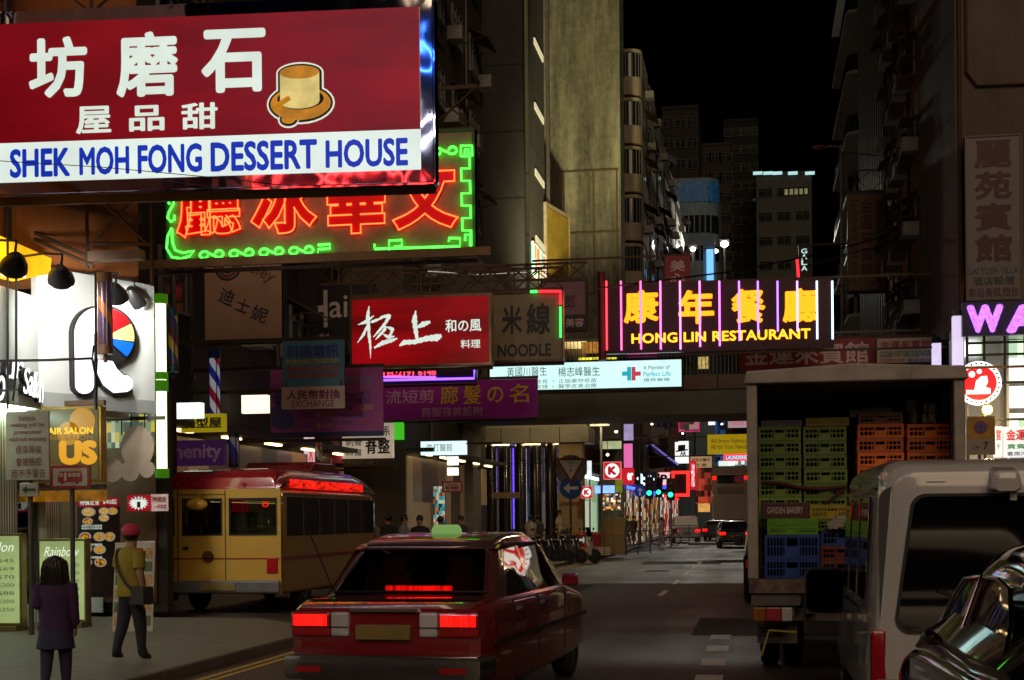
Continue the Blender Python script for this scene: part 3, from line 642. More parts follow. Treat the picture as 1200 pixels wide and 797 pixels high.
for ch, b in (('屋', (90, 127, 131, 159)), ('品', (152, 126, 193, 156)), ('甜', (213, 123, 255, 154))): s.T(ch, b, EL, bold=.022, ext=.004, y=-.1)
for w, b in (('SHEK', (13, 176, 83, 210)), ('MOH', (94, 174, 152, 207)), ('FONG', (162, 171, 237, 205)), ('DESSERT', (247, 167, 371, 202)), ('HOUSE', (381, 165, 477, 198))): s.T(w, b, BLUEL, bold=.03, ext=.004, y=-.1)
# the stone mill pictured on it
OUT = emi('picture outline', (225, 230, 215), .9, 0, 1, False); INK = mat('picture ink', (.012, .01, .008), .5); GOLD = emi('picture gold', (196, 128, 22), .8, .25, 6, False); PALE = emi('picture pale gold', (222, 200, 120), .85, .2, 5, False)
def ell(g, c, rx, rz, y, n=28): g.prism([(c[0] + rx * math.cos(2 * math.pi * i / n), c[1] + rz * math.sin(2 * math.pi * i / n)) for i in range(n)], y, y + .003)
px = abs(s.L(301, 100)[0] - s.L(300, 100)[0]); cb = s.L(352, 124); ct = s.L(351, 88)
def mill(k, m, y):
    g = G(); ell(g, cb, (36 + k) * px, (20 + k) * px, y); g.box(ct[0] - (24 + k) * px, ct[0] + (24 + k) * px, y, y + .003, cb[1] - 4 * px, ct[1]); ell(g, ct, (24 + k) * px, (8.5 + k) * px, y - .0035)
    q = s.L(338, 143); ell(g, q, (9 + k) * px, (6 + k) * px, y - .0045); return g.build('stone_mill_picture', m, s.o)
mill(3.5, OUT, -.100); mill(1.4, INK, -.1045)
g = G(); ell(g, cb, 35 * px, 19 * px, -.112); g.build('stone_mill_picture', GOLD, s.o)
g = G(); q = s.L(352, 119); ell(g, q, 27 * px, 12 * px, -.116); g.build('stone_mill_picture', INK, s.o)
g = G(); g.box(ct[0] - 22.8 * px, ct[0] + 22.8 * px, -.122, -.119, q[1] - 3 * px, ct[1]); ell(g, (q[0] - px, q[1] - 3 * px), 22.8 * px, 8 * px, -.1225); g.build('stone_mill_picture', PALE, s.o)
g = G(); ell(g, ct, 22.8 * px, 7.5 * px, -.127); g.build('stone_mill_picture', GOLD, s.o)
g = G(); a, b = s.L(320, 130), s.L(340, 118); g.tube([(a[0], -.12, a[1]), (b[0], -.13, b[1])], 3 * px, 6); q = s.L(338, 143); ell(g, q, 8 * px, 5 * px, -.12); g.build('stone_mill_picture', GOLD, s.o)
s.bracket(-11, y=.2, up=1.4); s.o.location.x += .03

ns = thing('added_neon_sign', 'unseen blue white and red neon loops added to glint in the polished casing', 'sign', (-8.5, -3.0, 13.2), R(180))  # unseen sign behind the camera, added for the casing to reflect
g = G(); g.box(-6.5, 6.5, .05, .2, -3.4, 3.4); g.build('back_panel', mat('dark indigo sheet', (.02, .02, .06), .3), ns)
for j, (c, k) in enumerate((((60, 120, 255), 7), ((240, 245, 255), 7), ((255, 50, 50), 6))):
    for i in range(6):
        g = G(); cx, cz, r = -5.4 + i * 2.1 + j * .3, 2.1 - j * 2.1, .62 + .05 * i; g.tube([(cx + r * 1.3 * math.cos(R(a)), -.05, cz + r * .6 * math.sin(R(a))) for a in range(0, 360, 20)], .03, 6, True); g.build('neon_loop', emi('mirrored neon %d' % j, c, k * 3), ns)
# --- green and red neon restaurant sign
s = Sign('neon_restaurant_sign', 'red neon characters in a green neon border hanging under the dessert house sign', 'sign', (195, 160, 557, 305), 26)
s.panel('back_panel', mat('painted sign sheet', (.3, .17, .11), .5, 0, .3, 2), None, 0, .2)
s.frame(mat('green painted frame', (.03, .09, .03), .5), .05, -.03, .22)
NR = emi('red neon', (255, 70, 30), 7.5); NG = emi('green neon', (60, 255, 60), 4.6); RFILL = emi('red lit letter', (255, 10, 4), .36, 0, 1, False)
for ch, b in (('廳', (208, 206, 284, 279)), ('冰', (294, 196, 373, 275)), ('華', (384, 196, 453, 275)), ('文', (460, 186, 538, 270))):
    s.T(ch, b, RFILL, bold=.035, ext=.01, y=-.03, name='painted_character'); s.T(ch, b, NR, bold=.042, neon=.010, y=-.07, name='neon_outline')
def neon(pts, r=.022, name='neon_border'): g = G(); g.tube([(s.L(*p)[0], -.07, s.L(*p)[1]) for p in pts], r, 6); return g.build(name, NG, s.o, smooth=True)
zig = []; x0_, x1_ = 541, 551; y = 184; k = 0
while y < 276: zig += [((x0_, x1_)[k % 2] + (y - 184) * .02, y), ((x0_, x1_)[(k + 1) % 2] + (y - 184) * .02, y)] ; y += 14.5; k += 1
neon([(546, 182), (546, 176), (550, 176), (550, 184), (541, 184), (541, 172), (554, 172), (554, 184)][::-1])
neon(zig + [(zig[-1][0], 289), (552, 289), (552, 276), (546, 276), (546, 283)])
neon([(527, 284), (527, 280), (540, 280), (540, 289.5), (440, 292.5), (440, 287)]); neon([(374, 288), (388, 287), (388, 292), (374, 293), (374, 299), (457, 296), (457, 283), (472, 282), (472, 289), (463, 290)])
def scroll(x, y, w, h):
    p = []
    for i in range(13): a = R(-60 + 330 * i / 12); r_ = h * .5 * (1 - .35 * i / 12); p.append((x + w * .22 - r_ * math.sin(a) * 1.1, y + h * .1 - r_ * math.cos(a) * .9))
    p = p[::-1]
    q = [(x + w - (u - x), 2 * y + .0 - (v - y) - y + 0) for u, v in p[::-1]]
    return p + q
for i in range(4): neon(scroll(234 + i * 35, 299 - i * 1.6, 31, 11))
neon(scroll(506, 178, 32, 11))
neon([(203, 268), (198, 278), (197, 292), (203, 302), (214, 304), (224, 301), (229, 295), (216, 297), (207, 294), (204, 285), (203, 268)])
neon([(200, 240), (198, 233), (201, 230), (205, 233), (205, 240), (200, 249), (198, 256), (202, 261), (206, 258), (206, 253)])
s.bracket(-13, y=.25, up=.9)
g = G(); bx = s.L(195, 309); by = s.L(557, 307); g.box(bx[0] - 3.5, by[0] + .3, -.1, .0, bx[1] - .1, bx[1] + .06); g.build('support_beam', mat('bamboo coloured beam', (.2, .11, .05), .6), s.o)

# --- red calligraphy sign and its neighbours
s = Sign('calligraphy_sign', 'red light box with white brush calligraphy in a brass frame', 'sign', (410, 346, 576, 430), 38)
BRASS = mat('brass sign frame', (.5, .34, .2), .25, 1, .2)
s.panel('case', BRASS, None, .02, .35); s.frame(BRASS, .07, -.03, .02)
s.panel('red_panel', emi('red acrylic b', (140, 0, 10), .62, .85, .75, True, (.35, 1, 1.6)), None, -.004, .015, .06)
def brush(s, strokes, m, name='brush_character', org=(400, 320), sc=3.986, y=-.012):
    g = G(); k = abs(s.L(1, 400)[0] - s.L(0, 400)[0]) / sc
    for j, st in enumerate(strokes):
        P_ = [(Vector(s.L(org[0] + a / sc, org[1] + b / sc)), w * k / 2) for a, b, w in st]; Q = []
        for i in range(len(P_) - 1):
            for t in range(6): f = t / 6; e = f * f * (3 - 2 * f); Q.append((P_[i][0].lerp(P_[i + 1][0], f), P_[i][1] * (1 - e) + P_[i + 1][1] * e))
        Q.append(P_[-1]); L_, R_ = [], []
        for i, (p, w) in enumerate(Q):
            d = (Q[min(i + 1, len(Q) - 1)][0] - Q[max(i - 1, 0)][0]); d = d.normalized() if d.length else Vector((1, 0)); n = Vector((-d.y, d.x)); w *= 1 + .18 * math.sin(i * 2.1 + j); L_.append(p + n * w); R_.append(p - n * w)
        yy = y - j * .0006
        for i in range(len(Q) - 1): g.add([(L_[i].x, yy, L_[i].y), (L_[i + 1].x, yy, L_[i + 1].y), (R_[i + 1].x, yy, R_[i + 1].y), (R_[i].x, yy, R_[i].y)], [(0, 1, 2, 3)])
    return g.build(name, m, s.o)
brush(s, [[(130, 155, 4), (124, 200, 15), (130, 290, 13), (136, 340, 9), (137, 398, 2)], [(78, 242, 3), (112, 230, 14), (152, 200, 5)], [(126, 238, 8), (104, 288, 12), (76, 326, 3)], [(132, 232, 3), (150, 226, 12), (186, 212, 7)], [(160, 226, 4), (196, 204, 12), (226, 200, 16), (208, 232, 12), (180, 266, 10), (150, 300, 4)], [(196, 242, 5), (206, 262, 12), (178, 292, 10), (160, 312, 3)], [(206, 250, 4), (240, 262, 15), (232, 286, 10), (214, 300, 4)], [(190, 282, 3), (220, 300, 14), (250, 296, 5)], [(154, 350, 8), (196, 326, 18), (232, 316, 16), (262, 306, 6)]], EL)
brush(s, [[(348, 176, 5), (342, 220, 22), (348, 270, 18), (356, 318, 10)], [(350, 258, 6), (382, 240, 22), (416, 228, 12)], [(272, 340, 8), (296, 324, 20), (345, 322, 18), (400, 306, 22), (446, 302, 28), (468, 292, 14)]], EL)
s.T('和の風', (522, 374, 564, 389), EL, bold=.014, ext=.004); s.T('料理', (540, 398, 563, 408), EL, bold=.012, ext=.004); s.bracket(-11, up=.8)
s = Sign('noodle_sign', 'unlit beige noodle shop sign with brush characters above its English name', 'sign', (572, 341, 660, 424), 40)
BRD = mat('beige sign sheet', (.22, .165, .105), .5, 0, .15)
s.panel('board', BRD, None, 0, .3, .04); s.frame(mat('dark gilt frame', (.14, .1, .05), .3, .8), .06, -.04, .31)
s.T('米', (588, 358, 612, 392), DK, bold=.025); s.T('線', (617, 355, 645, 392), DK, bold=.025); s.T('NOODLE', (583, 403, 646, 418), DK, bold=.03)
g = G(); g.mi = 0; a, b = s.L(632, 342), s.L(657, 342); c = s.L(657, 396)
g.tube([(a[0], -.08, a[1]), (b[0], -.08, b[1]), (b[0], -.08, s.L(657, 357)[1])], .04); g.mi = 1; g.tube([(b[0], -.08, s.L(657, 360)[1]), (b[0], -.08, c[1])], .03)
g.tube([(s.L(622, 342)[0], -.08, a[1]), (s.L(630, 342)[0], -.08, a[1])], .04); g.build('neon_edge', [emi('red edge neon', (255, 30, 40), 4), emi('green edge neon', (60, 255, 90), 3)], s.o); s.bracket(-11, up=.7)
s = Sign('led_sign', 'black LED message sign with red digits in a violet lit border', 'sign', (434, 430, 558, 449), 42)
s.panel('case', BLACK, None, .02, .25)
s.T('TEL:2191 6148', (447, 433, 511, 440.5), emi('red LED', (255, 50, 70), 4), bold=.02, y=-.02)
g = G(); b0 = [s.L(*p) for p in ((436, 446), (556, 443.5), (556, 431))]; g.tube([(p[0], -.03, p[1]) for p in b0], .035); b0 = [s.L(*p) for p in ((447, 442), (511, 442))]; g.tube([(p[0], -.02, p[1]) for p in b0], .03)
g.build('violet_light_strip', emi('violet LED', (120, 70, 255), 4), s.o); g = G(); q = s.L(537, 429); g.tube([(q[0] + .13 * math.cos(R(a)), -.03, q[1] + .06 * math.sin(R(a))) for a in range(180, 361, 30)], .03); g.build('red_loop', emi('red edge neon', (255, 30, 40), 4), s.o); s.bracket(-11, top=False)
s = Sign('hair_banner', 'purple banner with yellow and mauve characters of a hair salon', 'banner', (440, 446, 630, 491), 44)
s.panel('banner_cloth', mat('purple banner cloth', (.4, .01, .4), .6, 0, .15, 1), None, 0, .04); YL = mat('ochre lettering', (.85, .5, .03), .5); MV = mat('mauve lettering', (.7, .35, .66), .5)
s.T('廊', (516, 452, 537, 474), YL, bold=.012); s.T('髮', (543, 451, 564, 474), YL, bold=.012); s.T('の', (571, 453, 590, 472), YL, bold=.012); s.T('名', (597, 450, 620, 472), YL, bold=.012)
s.T('流短剪', (452, 457, 509, 473), MV, bold=.012); s.T('務服容美設附', (494, 477, 566, 488), MV, bold=.01)
s.frame(RUST, .04, .04, .09); s.bracket(-11, top=False)
s = Sign('clinic_sign', 'bright white medical clinic light box on the footbridge', 'sign', (572, 422, 801, 458), 50)
s.panel('case', BLACK, None, .02, .3); s.frame(mat('black sign frame', (.03, .025, .03), .3, .5), .07, -.05, .02)
s.panel('white_panel', emi('cold white acrylic', (205, 245, 240), 1.15, .1, 1.4), None, -.004, .015, .07)
GT = mat('dark grey lettering', (.06, .08, .09), .5); CY = emi('cyan print', (40, 180, 200), .9, 0, 1, False); RD = emi('rose print', (205, 70, 90), .9, 0, 1, False); PG = mat('pale grey print', (.2, .32, .33), .5)
s.T('黃國川醫生', (594, 430, 641, 441), GT, bold=.0); s.T('楊志峰醫生', (654, 430, 703, 441), GT, bold=.0)
s.T('意見 ・ 正版藥物疫苗', (628, 444, 699, 449), PG); s.T('安排 ・ 醫學皮膚治療', (628, 450, 699, 455), PG)
s.T('A Member of', (754, 428, 785, 433), PG); s.T('Perfect Life', (754, 435, 786, 441), CY, bold=.01); s.T('優質醫療', (754, 443, 785, 447), PG)
g = G(); a = s.B(735, 430, 739.6, 446); b = s.B(729, 435.5, 735, 440.5); g.box(a[0], a[2], -.016, -.008, a[1], a[3]); g.box(b[0], b[2], -.016, -.008, b[1], b[3]); g.build('cross_logo', CY, s.o)
g = G(); a = s.B(740.2, 430, 744.8, 446); b = s.B(744.8, 435.5, 751, 440.5); g.box(a[0], a[2], -.016, -.008, a[1], a[3]); g.box(b[0], b[2], -.016, -.008, b[1], b[3]); g.build('cross_logo', RD, s.o)
# --- orange neon restaurant sign with light bars
s = Sign('bar_neon_sign', 'dark restaurant sign with orange neon characters behind upright pink light bars', 'sign', (708, 331, 977, 411), 47)
s.panel('back_panel', mat('maroon sign sheet', (.035, .004, .006), .3, 0, .3), None, .0, .25)
NO = emi('orange neon', (255, 165, 22), 1.7); NOE = emi('red orange neon', (255, 70, 12), 2.6); NY = emi('amber neon', (255, 180, 35), 2.0)
for ch, b in (('康', (731, 340, 772, 379)), ('年', (795, 340, 837, 380)), ('餐', (857, 339, 897, 379)), ('廳', (917, 338, 958, 378))):
    s.T(ch, b, NO, bold=.034, ext=.01, y=-.06, name='neon_character'); s.T(ch, b, NOE, bold=.03, neon=.007, y=-.045, name='neon_outline')
s.T('HONG LIN RESTAURANT', (740, 388, 950, 400), NY, bold=.03, ext=.01, y=-.04, space=1.05)
bars = [(711, 411, (255, 60, 70)), (728, 411, (255, 95, 160)), (751, 410, (255, 95, 170)), (774, 410, (255, 110, 190)), (797, 410, (255, 130, 210)), (820, 407, (250, 120, 220)), (843, 406, (235, 110, 240)), (866, 400, (190, 110, 255)), (888, 391, (170, 110, 255)), (911, 389, (165, 110, 255)), (934, 389, (200, 150, 255)), (957, 398, (190, 225, 255)), (975, 398, (190, 240, 255))]
for x, yb, c in bars:
    a, b = s.L(x, 330), s.L(x, yb); g = G(); g.cyl((a[0], -.13, b[1]), (a[0], -.13, a[1]), .03, 8); g.build('light_bar', emi('bar %d %d %d' % c, c, 3.0), s.o)
g = G(); g.cyl((s.L(705, 350)[0], .1, s.L(705, 318)[1]), (s.L(705, 350)[0], .1, s.z0 - .2), .14, 12); g.build('support_post', mat('dark red post', (.12, .012, .02), .4), s.o); s.bracket(8, up=.8, top=False)
# --- right hand signs
s = Sign('guesthouse_banner', 'dark red banner with pale guesthouse characters just above the truck', 'banner', (866, 398, 1026, 432), 49)
s.panel('board', mat('dark red board', (.24, .016, .03), .5, 0, .3, 3), None, 0, .1); PK = mat('pale pink lettering', (.6, .42, .45), .5)
s.T('金運來賓館', (872, 402, 1018, 427), PK, bold=.02); s.bracket(8, top=False)
s = Sign('guesthouse_board', 'small cream guesthouse board with red and green writing beside the dark red banner', 'sign', (1028, 396, 1093, 425), 48)
CRM = mat('cream board', (.42, .33, .24), .5, 0, .1); RL = mat('red lettering', (.3, .02, .03), .5); GL = mat('green lettering', (.02, .14, .1), .5)
s.panel('board', CRM, None, 0, .1); s.T('金運來賓館', (1031, 399, 1091, 408), RL, bold=.02); s.T('GOLDEN FORTUNE GUESTHOUSE', (1031, 411, 1092, 418), GL, bold=.03); s.T('冷氣獨立浴室', (1031, 420, 1060, 425), RL); s.T('電話電視', (1064, 420, 1091, 425), mat('blue print', (.02, .03, .25), .5)); s.bracket(8, top=False)
s = Sign('villa_sign', 'tall grey guesthouse sign with four dark red characters on the beige wall', 'sign', (1131, 158, 1198, 352), 42.4)
s.panel('board', mat('grey sign board', (.17, .14, .145), .5, 0, .12), None, 0, .3); s.frame(mat('worn sign frame', (.12, .09, .07), .5), .05, -.03, .31)
RD2 = mat('dark red lettering', (.06, .004, .008), .5)
s.T('麗苑賓館', (1142, 162, 1186, 309), RD2, bold=.03, vert=True)
s.T('LAI YUEN VILLA', (1136, 313, 1193, 321), mat('slate blue print', (.06, .075, .16), .5), bold=.015); s.T('酒店設備', (1140, 324, 1189, 334), mat('dark green print', (.02, .05, .045), .5), bold=.015); s.T('歡迎長租,短住', (1135, 337, 1194, 348), mat('plum print', (.09, .02, .06), .5), bold=.015)
s = Sign('vertical_guesthouse_sign', 'narrow orange brown guesthouse sign with three columns of characters beside the street lamp', 'sign', (993, 225, 1040, 341), 62)
s.panel('board', mat('orange brown board', (.17, .075, .03), .5, 0, .15), None, 0, .3); s.frame(BLACK, .06, -.03, .31)
s.T('金運來賓館', (1008, 232, 1023, 326), RD2, bold=.02, vert=True); s.T('歡迎台灣中國同胞租住', (997, 233, 1005, 336), DK, vert=True); s.T('純粹租房豪華裝備時租特平', (1026, 233, 1034, 334), DK, vert=True); s.T('二樓', (1010, 329, 1025, 335), RD2); s.bracket(8, top=True, up=1)
s = Sign('blank_pink_sign', 'small blank pinkish sign box on the red lit tenement', 'sign', (1098, 233, 1118, 282), 50)
s.panel('board', mat('faded pink board', (.22, .12, .13), .5), None, 0, .25); s.frame(BLACK, .05, -.02, .26); s.bracket(8, top=False)
s = Sign('purple_neon_letters', 'big violet neon letters W and A on a dark fascia', 'sign', (1128, 352, 1240, 392), 42.0)
s.panel('fascia', mat('indigo fascia', (.012, .008, .06), .4), None, .05, .3)
NV = emi('violet neon', (205, 120, 255), 1.5, .3, 14)
s.T('W', (1133, 357, 1176, 390), NV, bold=.07, ext=.03, y=0, name='neon_letter'); s.T('A', (1179, 357, 1219, 390), NV, bold=.07, ext=.03, y=0, name='neon_letter')
s = Sign('round_light_sign', 'round red and white illuminated shop emblem behind the railings', 'sign', (1122, 419, 1176, 480), 42.45)
q = s.L(1147, 449); r = s.L(1174, 449)[0] - q[0]; g = G(); g.disc(q, r, 0, .15); g.build('white_disc', emi('white acrylic c', (245, 240, 235), 1.6), s.o)
g = G(); g.disc(q, r * .78, -.015, 0); g.build('red_disc', emi('red acrylic c', (225, 30, 40), 1.1), s.o)
g = G()
for i in range(26): a = 2 * math.pi * i / 26; g.ball((q[0] + r * .89 * math.cos(a), -.005, q[1] + r * .89 * math.sin(a)), r * .05, 6, 4)
g.build('dotted_rim', DK, s.o)
g = G(); g.prism([(q[0] + r * u, q[1] + r * v) for u, v in ((-.55, -.3), (-.2, -.32), (-.12, .1), (.1, .3), (.35, .32), (.4, .05), (.28, -.2), (.5, -.25), (.5, -.5), (-.55, -.5))], -.03, -.016); g.disc((q[0] - r * .3, q[1] + r * .4), r * .14, -.03, -.016); g.disc((q[0] + r * .02, q[1] + r * .52), r * .11, -.03, -.016); g.build('white_emblem', emi('white acrylic c', (245, 240, 235), 1.6), s.o)
for k, (b, Y) in enumerate((((1117, 370, 1129, 428), 42.3), ((1093, 402, 1103, 428), 47))):
    s = Sign('light_column', ('tall lilac white light box column above the truck corner', 'short lilac white light box column next to the cream board')[k], 'sign', b, Y); s.panel('lit_case', emi('lilac white acrylic', (225, 210, 245), 1.0, .08), None, 0, .3); s.panel('cap', BLACK, s.B(b[0], b[1] - 7, b[2], b[1]), -.02, .32); s.bracket(8, top=False)
for k, (b, t1, t2) in enumerate((((1177, 500, 1215, 536), '金運來', '貴賓房'), ((1165, 500, 1175, 536), '官', '牛'))):
    s = Sign('shop_light_box', ('white lit sign box with red characters over green ones by the railing', 'slim white lit sign box with one red character by the railing')[k], 'sign', b, 42.2)
    s.panel('lit_case', emi('white acrylic d', (240, 240, 235), .95, .1), None, 0, .2); s.T(t1, (b[0] + 2, 503, b[2] - 2, 516), mat('bright red print', (.5, .02, .03), .5), bold=.03); s.T(t2, (b[0] + 3, 520, b[2] - 3, 526), mat('green print', (.02, .3, .12), .5), bold=.02)
    if k == 0: s.T('套房冷氣', (b[0] + 3, 529, b[2] - 3, 534), mat('blue print', (.02, .03, .25), .5), bold=.02)

# --- left hand hanging signs in the dusk of the scaffolding
s = Sign('shop_board', 'faded beige square board with slanting blue characters under the green neon', 'sign', (240, 302, 330, 398), 31)
s.panel('board', mat('faded beige sheet', (.5, .3, .21), .6, 0, .14, 1.2), None, 0, .12); s.frame(RUST, .05, .02, .16)
SB = mat('slate lettering', (.05, .06, .1), .5)
for ch, b in (('迪', (257, 338, 275, 357)), ('士', (277, 350, 293, 366)), ('妮', (295, 359, 314, 377))): s.T(ch, b, SB, bold=.01, rot=R(-22))
s.T('sley', (294, 312, 322, 330), mat('faded red print', (.28, .06, .05), .5), rot=R(-26), shear=.25)
g = G(); q = s.L(267, 312)
for r0, m_ in ((.3, 0), (.22, 1), (.14, 0)):
    g.mi = m_; g.tube([(q[0] + r0 * math.cos(R(a)), -.01, q[1] + r0 * math.sin(R(a))) for a in range(180, 361, 15)], .025, 5)
g.build('roundel', [SB, mat('faded red print', (.28, .06, .05), .5)], s.o); s.bracket(-13, up=.8)
s = Sign('hair_sign', 'black hair shop sign with tall pale lettering partly behind the red calligraphy box', 'sign', (358, 334, 440, 398), 41.5)
s.panel('board', mat('black sign board', (.01, .009, .01), .4), None, 0, .15); GR = mat('pale grey lettering', (.5, .45, .43), .5)
s.T('H', (363, 340, 384, 384), GR, bold=.02); s.T('air', (386, 346, 424, 372), GR, bold=.01); s.T('1984', (365, 391, 386, 397), GR); s.bracket(-11, up=.7)
s = Sign('telecom_board', 'teal telephone shop board with blue yellow and red lines of writing', 'sign', (331, 399, 403, 453), 30.5)
s.panel('board', mat('teal board', (.1, .3, .38), .5, 0, .12), None, 0, .08); BL2 = mat('navy lettering', (.05, .07, .36), .5); YB = mat('yellow lettering', (.8, .5, .05), .5); RB = mat('brick red lettering', (.7, .08, .06), .5)
s.T('科達電訊', (336, 404, 397, 419), BL2, bold=.02); s.T('FURTHER TELECOM', (336, 421, 397, 426), YB, bold=.03); s.T('專業特快維修及回收手機', (336, 429, 397, 435), RB, bold=.02); s.T('各款電話卡及儲值卡手機配件', (336, 437, 397, 443), RB, bold=.02); s.bracket(-13, top=False)
s = Sign('exchange_board', 'cream currency exchange board under the teal telephone board', 'sign', (330, 453, 404, 479), 30.4)
s.panel('board', mat('cream sheet', (.75, .5, .4), .6, 0, .1), None, 0, .06); s.T('人民幣對換', (336, 457, 399, 468), mat('maroon lettering', (.25, .02, .06), .5), bold=.025); s.T('EXCHANGE', (342, 469, 392, 477), mat('maroon lettering', (.25, .02, .06), .5))
g = G(); 
for x in (s.x0 + .1, s.x1 - .1): g.cyl((x, .03, s.z1), (x, .03, s.z1 + .12), .015, 5)
g.build('hanger', RUST, s.o)
s = Sign('price_banner', 'magenta hairdressing price banner with navy bottom edge behind the exchange board', 'banner', (317, 432, 449, 512), 31.6)
MG = mat('magenta banner cloth', (.5, .09, .36), .6, 0, .18, .8); s.panel('banner_cloth', MG, None, 0, .05); s.panel('navy_edge', mat('navy strip', (.03, .03, .14), .5), s.B(317, 506, 449, 512), -.006, 0)
TQ = mat('teal print', (.15, .3, .38), .5); VI = mat('violet print', (.09, .07, .3), .5); OC = mat('ochre print', (.8, .45, .06), .5)
s.T('Amenity', (386, 438, 436, 455), TQ); s.T('負離子直髮', (402, 458, 436, 465), VI); s.T('陶瓷電髮/', (402, 466, 436, 473), VI); s.T('電髮', (402, 474, 413, 481), VI); s.T('$200', (421, 474, 437, 481), OC)
s.T('焗油', (354, 484, 366, 490), VI); s.T('$100', (372, 483, 388, 490), OC); s.T('染髮', (354, 496, 366, 502), VI); s.T('$150', (372, 496, 388, 502), OC); s.T('晚裝造型/', (400, 484, 431, 490), VI); s.T('設髮', (401, 492, 414, 498), VI); s.T('面議', (423, 492, 437, 498), RB)
g = G(); g.prism([s.L(*p) for p in ((318, 480), (326, 470), (334, 480), (343, 484), (346, 500), (330, 505), (318, 500))], -.008, -.003); g.disc(s.L(326, 466), .12, -.008, -.003, 14, 1, 1.3); g.build('portrait_print', VI, s.o); s.bracket(-13, top=False)
s = Sign('bonesetter_sign', 'cream bonesetter light box with black characters below the purple banner', 'sign', (401, 496, 460, 537), 42.5)
s.panel('lit_case', emi('dim cream acrylic', (205, 185, 160), .55, .12), None, 0, .2); s.T('刺骨', (405, 514, 424, 523), DK, bold=.01); s.T('科傷', (405, 526, 424, 535), DK, bold=.01); s.T('脊整', (428, 514, 457, 532), DK, bold=.025); s.T('孫', (445, 499, 457, 511), DK, bold=.01); s.bracket(-11, top=False)
s = Sign('maroon_hair_sign', 'small maroon sign left of the cream bonesetter box', 'sign', (384, 508, 401, 543), 42.6)
s.panel('board', mat('maroon board', (.2, .015, .05), .5), None, 0, .15); s.T('派', (387, 516, 399, 530), PK, bold=.02); s.bracket(-11, top=False)
s = Sign('lift_notice', 'narrow dark notice strip below the maroon sign', 'sign', (388, 537, 441, 548), 42.8); s.panel('board', mat('charcoal board', (.03, .03, .035), .5), None, 0, .1); s.T('西洋大廈電梯按3字樓', (391, 540, 438, 546), GR); s.bracket(-11, top=False)
s = Sign('beauty_sign', 'pinkish hair salon sign with dark strip right of the noodle sign', 'sign', (633, 328, 688, 386), 45); s.panel('board', mat('dusky pink board', (.2, .09, .13), .5), None, 0, .2); s.panel('dark_strip', BLACK, s.B(633, 369, 688, 386), -.006, 0); s.T('美容', (663, 373, 684, 383), PK, bold=.01); s.T('郎', (662, 345, 674, 362), RD2, bold=.01); s.frame(BLACK, .06, -.02, .21); s.bracket(-11, up=.6)
s = Sign('cake_shop_sign', 'red sign with two pale characters standing above the orange neon sign', 'sign', (779, 300, 809, 340), 58); s.panel('board', mat('crimson board', (.27, .015, .03), .5), None, 0, .2); s.T('美心', (785, 304, 803, 334), PK, bold=.025, vert=True); s.bracket(-9, top=False)
s = Sign('vertical_letter_sign', 'thin black vertical sign with white letters and a red neon edge above the neon bars', 'sign', (936, 288, 951, 334), 66); s.panel('board', BLACK, None, 0, .2); s.T('GALA P', (939, 291, 946, 331), emi('cool white letters', (200, 235, 230), .9), vert=True, bold=.02)
g = G(); a, b = s.L(934, 303), s.L(936, 330); g.tube([(a[0], -.05, a[1]), (b[0], -.05, b[1])], .06); g.build('neon_edge', emi('red edge neon', (255, 30, 40), 4), s.o); s.bracket(8, top=False)
# vertical blue light box far down the street
s = Sign('blue_light_box', 'vertical blue white light box in front of the pale blue block', 'sign', (828, 292, 836, 334), 140); s.panel('lit_case', emi('blue white acrylic', (120, 190, 255), 1.3), None, 0, .4); s.panel('frame', BLUEW, s.B(824, 276, 838, 334), .41, .6); s.bracket(-12, top=False)
# ================================================================== HAIR SALON CORNER
nrm = Vector((math.sin(ANG), -math.cos(ANG), 0))
org = (A0 + A1) / 2 + nrm * .16; org.z = 4.4
R_S = Sign('salon_emblem_sign', 'big floodlit white sign panel with a black rimmed letter R and a colour wheel', 'sign', (45, 330, 182, 481), org=org, rz=ANG)
s = R_S
zt = [s.L(45, 312)[1], s.L(182, 335)[1]]; zb = s.L(120, 481)[1]; xa, xb = s.L(44, 400)[0], s.L(181, 400)[0]
g = G(); g.prism([(xa, zb), (xb, zb), (xb, zt[1]), (xa, zt[0])], 0, .14); g.build('panel', mat('white sign panel', (.72, .75, .74), .35, 0, .06, 1.2), s.o)
zb2 = s.L(120, 465)[1]; g = G(); g.box(xa, xb, -.03, -.002, zb, zb2); g.build('lower_trim', mat('grey trim', (.4, .43, .42), .5, 0, .05), s.o)
GW = emi('white letter glow', (255, 255, 255), 1.4); 
def shape(name, pts, m, y0, y1): g = G(); g.prism([s.L(*p) for p in pts], y0, y1); return g.build(name, m, s.o)
arc_ = lambda cx, cy, rx, ry, a0, a1, n=14: [(cx + rx * math.cos(R(a0 + (a1 - a0) * i / n)), cy - ry * math.sin(R(a0 + (a1 - a0) * i / n))) for i in range(n + 1)]
